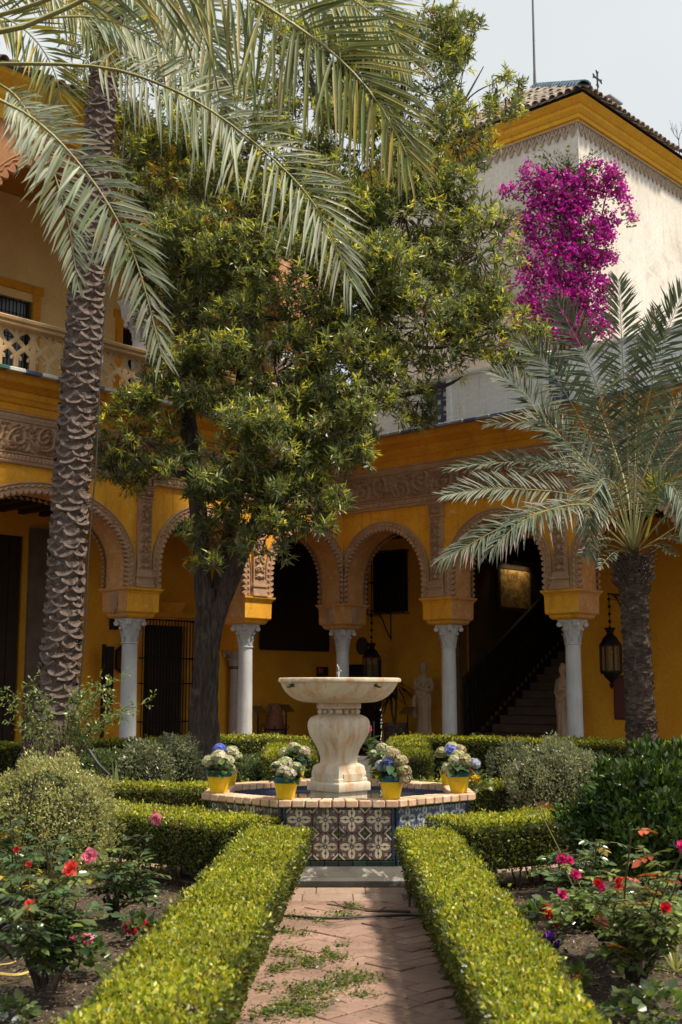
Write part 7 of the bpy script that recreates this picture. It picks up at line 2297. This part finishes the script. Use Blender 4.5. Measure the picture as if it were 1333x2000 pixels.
def bedding(label, px, py, R, nleaf, leaf, flowers, seed, name='geranium', lpal=GERL):
    r = np.random.RandomState(seed); g = on_z(px, py)
    t = thing(name, label, 'flowering plant', (g.x, g.y, 0))
    lv = Leaves(); fl = Leaves()
    blob_plant(lv, fl, (0, 0, R[2] * .45), R, nleaf, leaf, 0, .05, REDF, lpal, r)
    mb = MB()
    for (fx, fy, rad, pal) in flowers:
        Y = g.y - .05
        q = np.array(at(fx, fy, Y)) - np.array([g.x, g.y, 0])
        n = 34; dd = rand_dirs(n, r)
        l2 = Leaves(); l2.add(q + dd * rad * .5, unit(dd + r.normal(0, .4, (n, 3))), rad * .75, rad * .7, mixcol(n, pal[0], pal[1], .15, r), N=dd, oval=True, fold=.06, r=r)
        l2.build('flower', PETAL, t, kind=None)
        mb.tube([(0, 0, .03), tuple(q * .6), tuple(q)], .004, 4)
    lv.build('foliage', LEAF, t)
    mb.build('stem', STEM_G, t, kind='stuff')
bedding('low red and pink geranium between the rose bushes and the left path hedge', 272, 1845, (.14, .12, .16), 110, .055, [(251, 1810, .034, MAG), (258, 1817, .03, REDF), (283, 1808, .030, REDF), (291, 1816, .036, REDF)], 111)
bedding('low geranium with two pink heads in the left foreground bed', 150, 1910, (.17, .14, .20), 150, .06, [(136, 1838, .036, PINKF), (170, 1834, .034, PINKF), (158, 1852, .024, MAG)], 112)
bedding('low red geranium beside the right path hedge', 1075, 1822, (.20, .16, .18), 130, .075, [(1066, 1777, .036, REDF), (1075, 1783, .036, REDF), (1092, 1782, .022, PINKF), (1093, 1803, .034, REDF)], 113)
bedding('purple petunias beside the right path hedge', 1082, 1866, (.08, .08, .10), 40, .045, [(1073, 1827, .026, ([(.16, .02, .40), (.22, .04, .50)], [2, 1])), (1084, 1844, .034, ([(.13, .015, .36), (.20, .03, .46)], [2, 1]))], 114, 'petunia')
bedding('small red and yellow marigold at the edge of the right path hedge', 1124, 1945, (.10, .09, .12), 70, .05, [(1122, 1917, .020, REDF), (1131, 1910, .018, ([(.7, .4, .03), (.75, .25, .03)], [1, 1])), (1110, 1908, .014, REDF)], 115, 'marigold', ROSEY)
bedding('leafy green seedling patch at the bottom right corner', 1290, 2010, (.26, .2, .16), 200, .06, [], 116, 'seedling', GRN)
bedding('small white flowered plant at the bottom left corner', 20, 2010, (.12, .1, .12), 70, .05, [(6, 1983, .022, ([(.75, .8, .8)], [1])), (34, 1995, .024, ([(.75, .8, .8)], [1]))], 117, 'white_flower', GRN)
g = at(932, 1528, 13.2)
r = np.random.RandomState(118)
t = thing('begonia', 'small plant with red and yellow blooms behind the right end of the fountain rim', 'flowering plant', (g.x, g.y, 0))
lv, fl = Leaves(), Leaves()
blob_plant(lv, fl, (0, 0, g.z - .05), (.16, .15, .18), 90, .09, 1, .045, REDF, GRN, r); blob_plant(lv, fl, (-.05, -.1, g.z - .02), (.06, .06, .06), 6, .05, 2, .05, ([(.75, .50, .02)], [1]), GRN, r)
lv.build('foliage', LEAF, t); fl.build('blossom', PETAL, t)

# ================================================================== litter, clods, hoses, clippings
r = np.random.RandomState(130)
def litter(name, n, region, size, pal, z=.012, mat=LEAF):
    lv = Leaves()
    x0, x1, y0, y1 = region
    P = np.stack([r.uniform(x0, x1, n), r.uniform(y0, y1, n), np.full(n, z) + r.uniform(0, .012, n)], 1)
    P = P[(P[:, 0] < PX0 - .2) | (P[:, 0] > PX1 + .2)]; n = len(P)
    D = rand_dirs(n, r); D[:, 2] *= .25; D = unit(D)
    L = size * r.uniform(.5, 1.3, n)
    lv.add(P, D, L, L * .5, mixcol(n, pal[0], pal[1], .25, r), N=unit(np.array([0, 0, 1.0]) + r.normal(0, .25, (n, 3))), fold=.12, r=r)
    return tag(link(name, lv.mesh(name, mat)), kind='stuff')
litter('fallen_leaves', 26000, (-3.0, 3.0, 4.8, 11), .024, ([(.24, .16, .09), (.32, .23, .13), (.13, .085, .05), (.16, .17, .05), (.42, .33, .20)], [4, 3, 3, 1, 1.2]))
mb = MB()
for i in range(7000):
    x, y = r.uniform(-2.6, 2.6), r.uniform(4.8, 10.5)
    if PX0 - .16 < x < PX1 + .16: continue
    s = abs(r.normal(0, .006)) + .003
    mb.ball((x, y, s * .3), s, 5, 3, r.uniform(.7, 1.4), r.uniform(.7, 1.4), r.uniform(.5, .9))
tag(mb.build('soil_clods', SOIL, recalc=False), kind='stuff')
# green clippings lying on the path in clumps
lv = Leaves()
CL = [(577, 1792, .10, 60), (590, 1826, .12, 70), (556, 1862, .14, 150), (602, 1880, .14, 190), (545, 1895, .10, 110), (655, 1872, .10, 110), (690, 1912, .16, 260), (640, 1928, .14, 180), (600, 1945, .10, 90), (530, 1978, .14, 200), (572, 1965, .12, 160), (660, 1788, .12, 80), (685, 1772, .10, 120),
      (625, 1800, .08, 40), (690, 1790, .08, 40), (585, 1930, .10, 90), (720, 1943, .06, 30), (670, 1845, .06, 26), (640, 1860, .06, 40), (600, 1978, .08, 90), (720, 1905, .05, 20), (636, 1960, .07, 40), (700, 1945, .05, 20), (520, 1930, .08, 50), (560, 1820, .06, 40)]
for (x, y, s, n) in CL:
    g = on_z(x, y, .035); n = int(n * 1.5)
    P = np.array([g.x, g.y, .036]) + r.normal(0, 1, (n, 3)) * np.array([s * .45, s * .6, 0])
    P[:, 2] += np.abs(r.normal(0, .009, n))
    D = rand_dirs(n, r); D[:, 2] = D[:, 2] * .35 + .1
    L = r.uniform(.014, .032, n)
    lv.add(P, unit(D), L, L * .55, mixcol(n, [(.07, .11, .022), (.11, .15, .028), (.045, .07, .016), (.20, .21, .04)], [3, 3, 2, 1], .2, r), N=unit(np.array([0, 0, 1.0]) + r.normal(0, .5, (n, 3))), fold=.1, r=r)
n = 900
P = np.stack([r.uniform(PX0, PX1, n), r.uniform(5.4, 9.9, n), np.full(n, .038)], 1); D = rand_dirs(n, r); D[:, 2] *= .15
lv.add(P, unit(D), r.uniform(.008, .024, n), .008, mixcol(n, [(.10, .13, .03), (.14, .09, .05), (.07, .05, .03), (.25, .2, .1)], [3, 3, 2, 1], .2, r), N=unit(np.array([0, 0, 1.0]) + r.normal(0, .2, (n, 3))), fold=.05, r=r)
tag(link('leaf_clippings', lv.mesh('leaf_clippings', LEAF_HEDGE)), kind='stuff')
RUB = plain('black_rubber', (.018, .017, .017), .6)
G = lambda x, y, z=.045: tuple(on_z(x, y, z))
mb = MB(); mb.tube(catmull([G(540, 1788), G(640, 1793), G(720, 1790), G(800, 1787), G(840, 1790)], 30), .009, 6)
tag(mb.build('irrigation_hose', RUB), 'thin black hose lying across the brick path before the fountain', 'hose')
mb = MB(); mb.tube(catmull([G(640, 1766, .06), G(668, 1770, .06), G(715, 1778), G(760, 1779), G(802, 1780)], 24), [.006] * 12 + [.010] * 12, 6)
for a, b in (((690, 1774), (672, 1760)), ((740, 1779), (755, 1772)), ((668, 1770), (650, 1760))): mb.tube([G(*a), G(*b, .08)], [.005, .003], 5)
tag(mb.build('fallen_twig', TWIG), 'fallen forked twig lying on the path nearer the fountain than the hose', 'twig')
t = thing('stray_shoot', 'bare sapling shoot rising beside the right hedge at the fountain step', 'shoot', tuple(on_z(800, 1780)))
mb = MB(); lv = Leaves()
for e in ((.0, 0, .36), (.05, -.02, .30), (-.03, 0, .22), (.09, 0, .26)):
    C = catmull([(0, 0, 0), (e[0] * .2, 0, e[2] * .5), e], 10); mb.tube(C, list(np.linspace(.007, .003, 10)), 5)
    for c in C[4:]:
        lv.add(np.repeat(c[None], 2, 0), rand_dirs(2, r), .03, .016, mixcol(2, HS[0], HS[1], .2, r), r=r)
mb.build('stem', TWIG, t); lv.build('foliage', LEAF_HEDGE, t)
# cable down the left palm and hose at its foot; yellow hose on the left bed
mb = MB(); cp = [at(x + 3, y, 15.72) for x, y in ((246, 40), (243, 150), (238, 280), (228, 420), (208, 560), (196, 690), (190, 800), (184, 920), (172, 1060), (165, 1200), (158, 1300), (150, 1370))]
mb.tube(catmull([tuple(p) for p in cp], 60), .011, 6)
tag(mb.build('cable', RUB), 'thin black cable running down beside the left palm trunk', 'cable')
mb = MB(); mb.tube(catmull([tuple(at(158, 1440, 15.3)), tuple(at(172, 1462, 15.2)), tuple(at(192, 1492, 15.1)), tuple(at(215, 1515, 15.0))], 20), .022, 7)
tag(mb.build('drain_hose', RUB), 'thick black hose slanting down from the left palm foot into the shrubs', 'hose')
YH = plain('yellow_dry_stalk', (.50, .36, .10), .6)
mb = MB()
for k, L in enumerate(([(-20, 1900), (30, 1905), (60, 1898), (75, 1892)], [(-20, 1885), (20, 1882), (45, 1870)], [(-20, 1922), (25, 1920), (60, 1908)])):
    mb.tube(catmull([G(x, y, .03 + .01 * k) for x, y in L], 14), [.010, .005, .005][k], 6)
tag(mb.build('dry_stalks', YH), 'yellow dry stalks lying on the soil at the left edge', 'dry stalks')
# bare twiggy treetop far behind the tower roof, at the right edge
t = thing('bare_tree', 'bare twiggy treetop showing behind the tower roof at the right edge', 'tree', tuple(at(1335, 330, 36)))
mb = MB(); r2 = np.random.RandomState(6)
def tw_(p, d, L, rr, n):
    e = p + d * L; mb.tube([p, (p + e) / 2 + Vector(r2.normal(0, L * .05, 3)), e], [rr, rr * .8, rr * .6], 5, False)
    if n:
        for k in range(3): tw_(p + d * L * r2.uniform(.5, 1), (d + Vector(r2.normal(0, .45, 3))).normalized(), L * r2.uniform(.5, .8), rr * .6, n - 1)
mb.tube([(0, 0, -14), (0, 0, -1)], [.25, .1], 8)
tw_(Vector((0, 0, -1)), Vector((0, 0, 1)), 1.1, .05, 4)
mb.build('branches', TWIG, t, recalc=False)
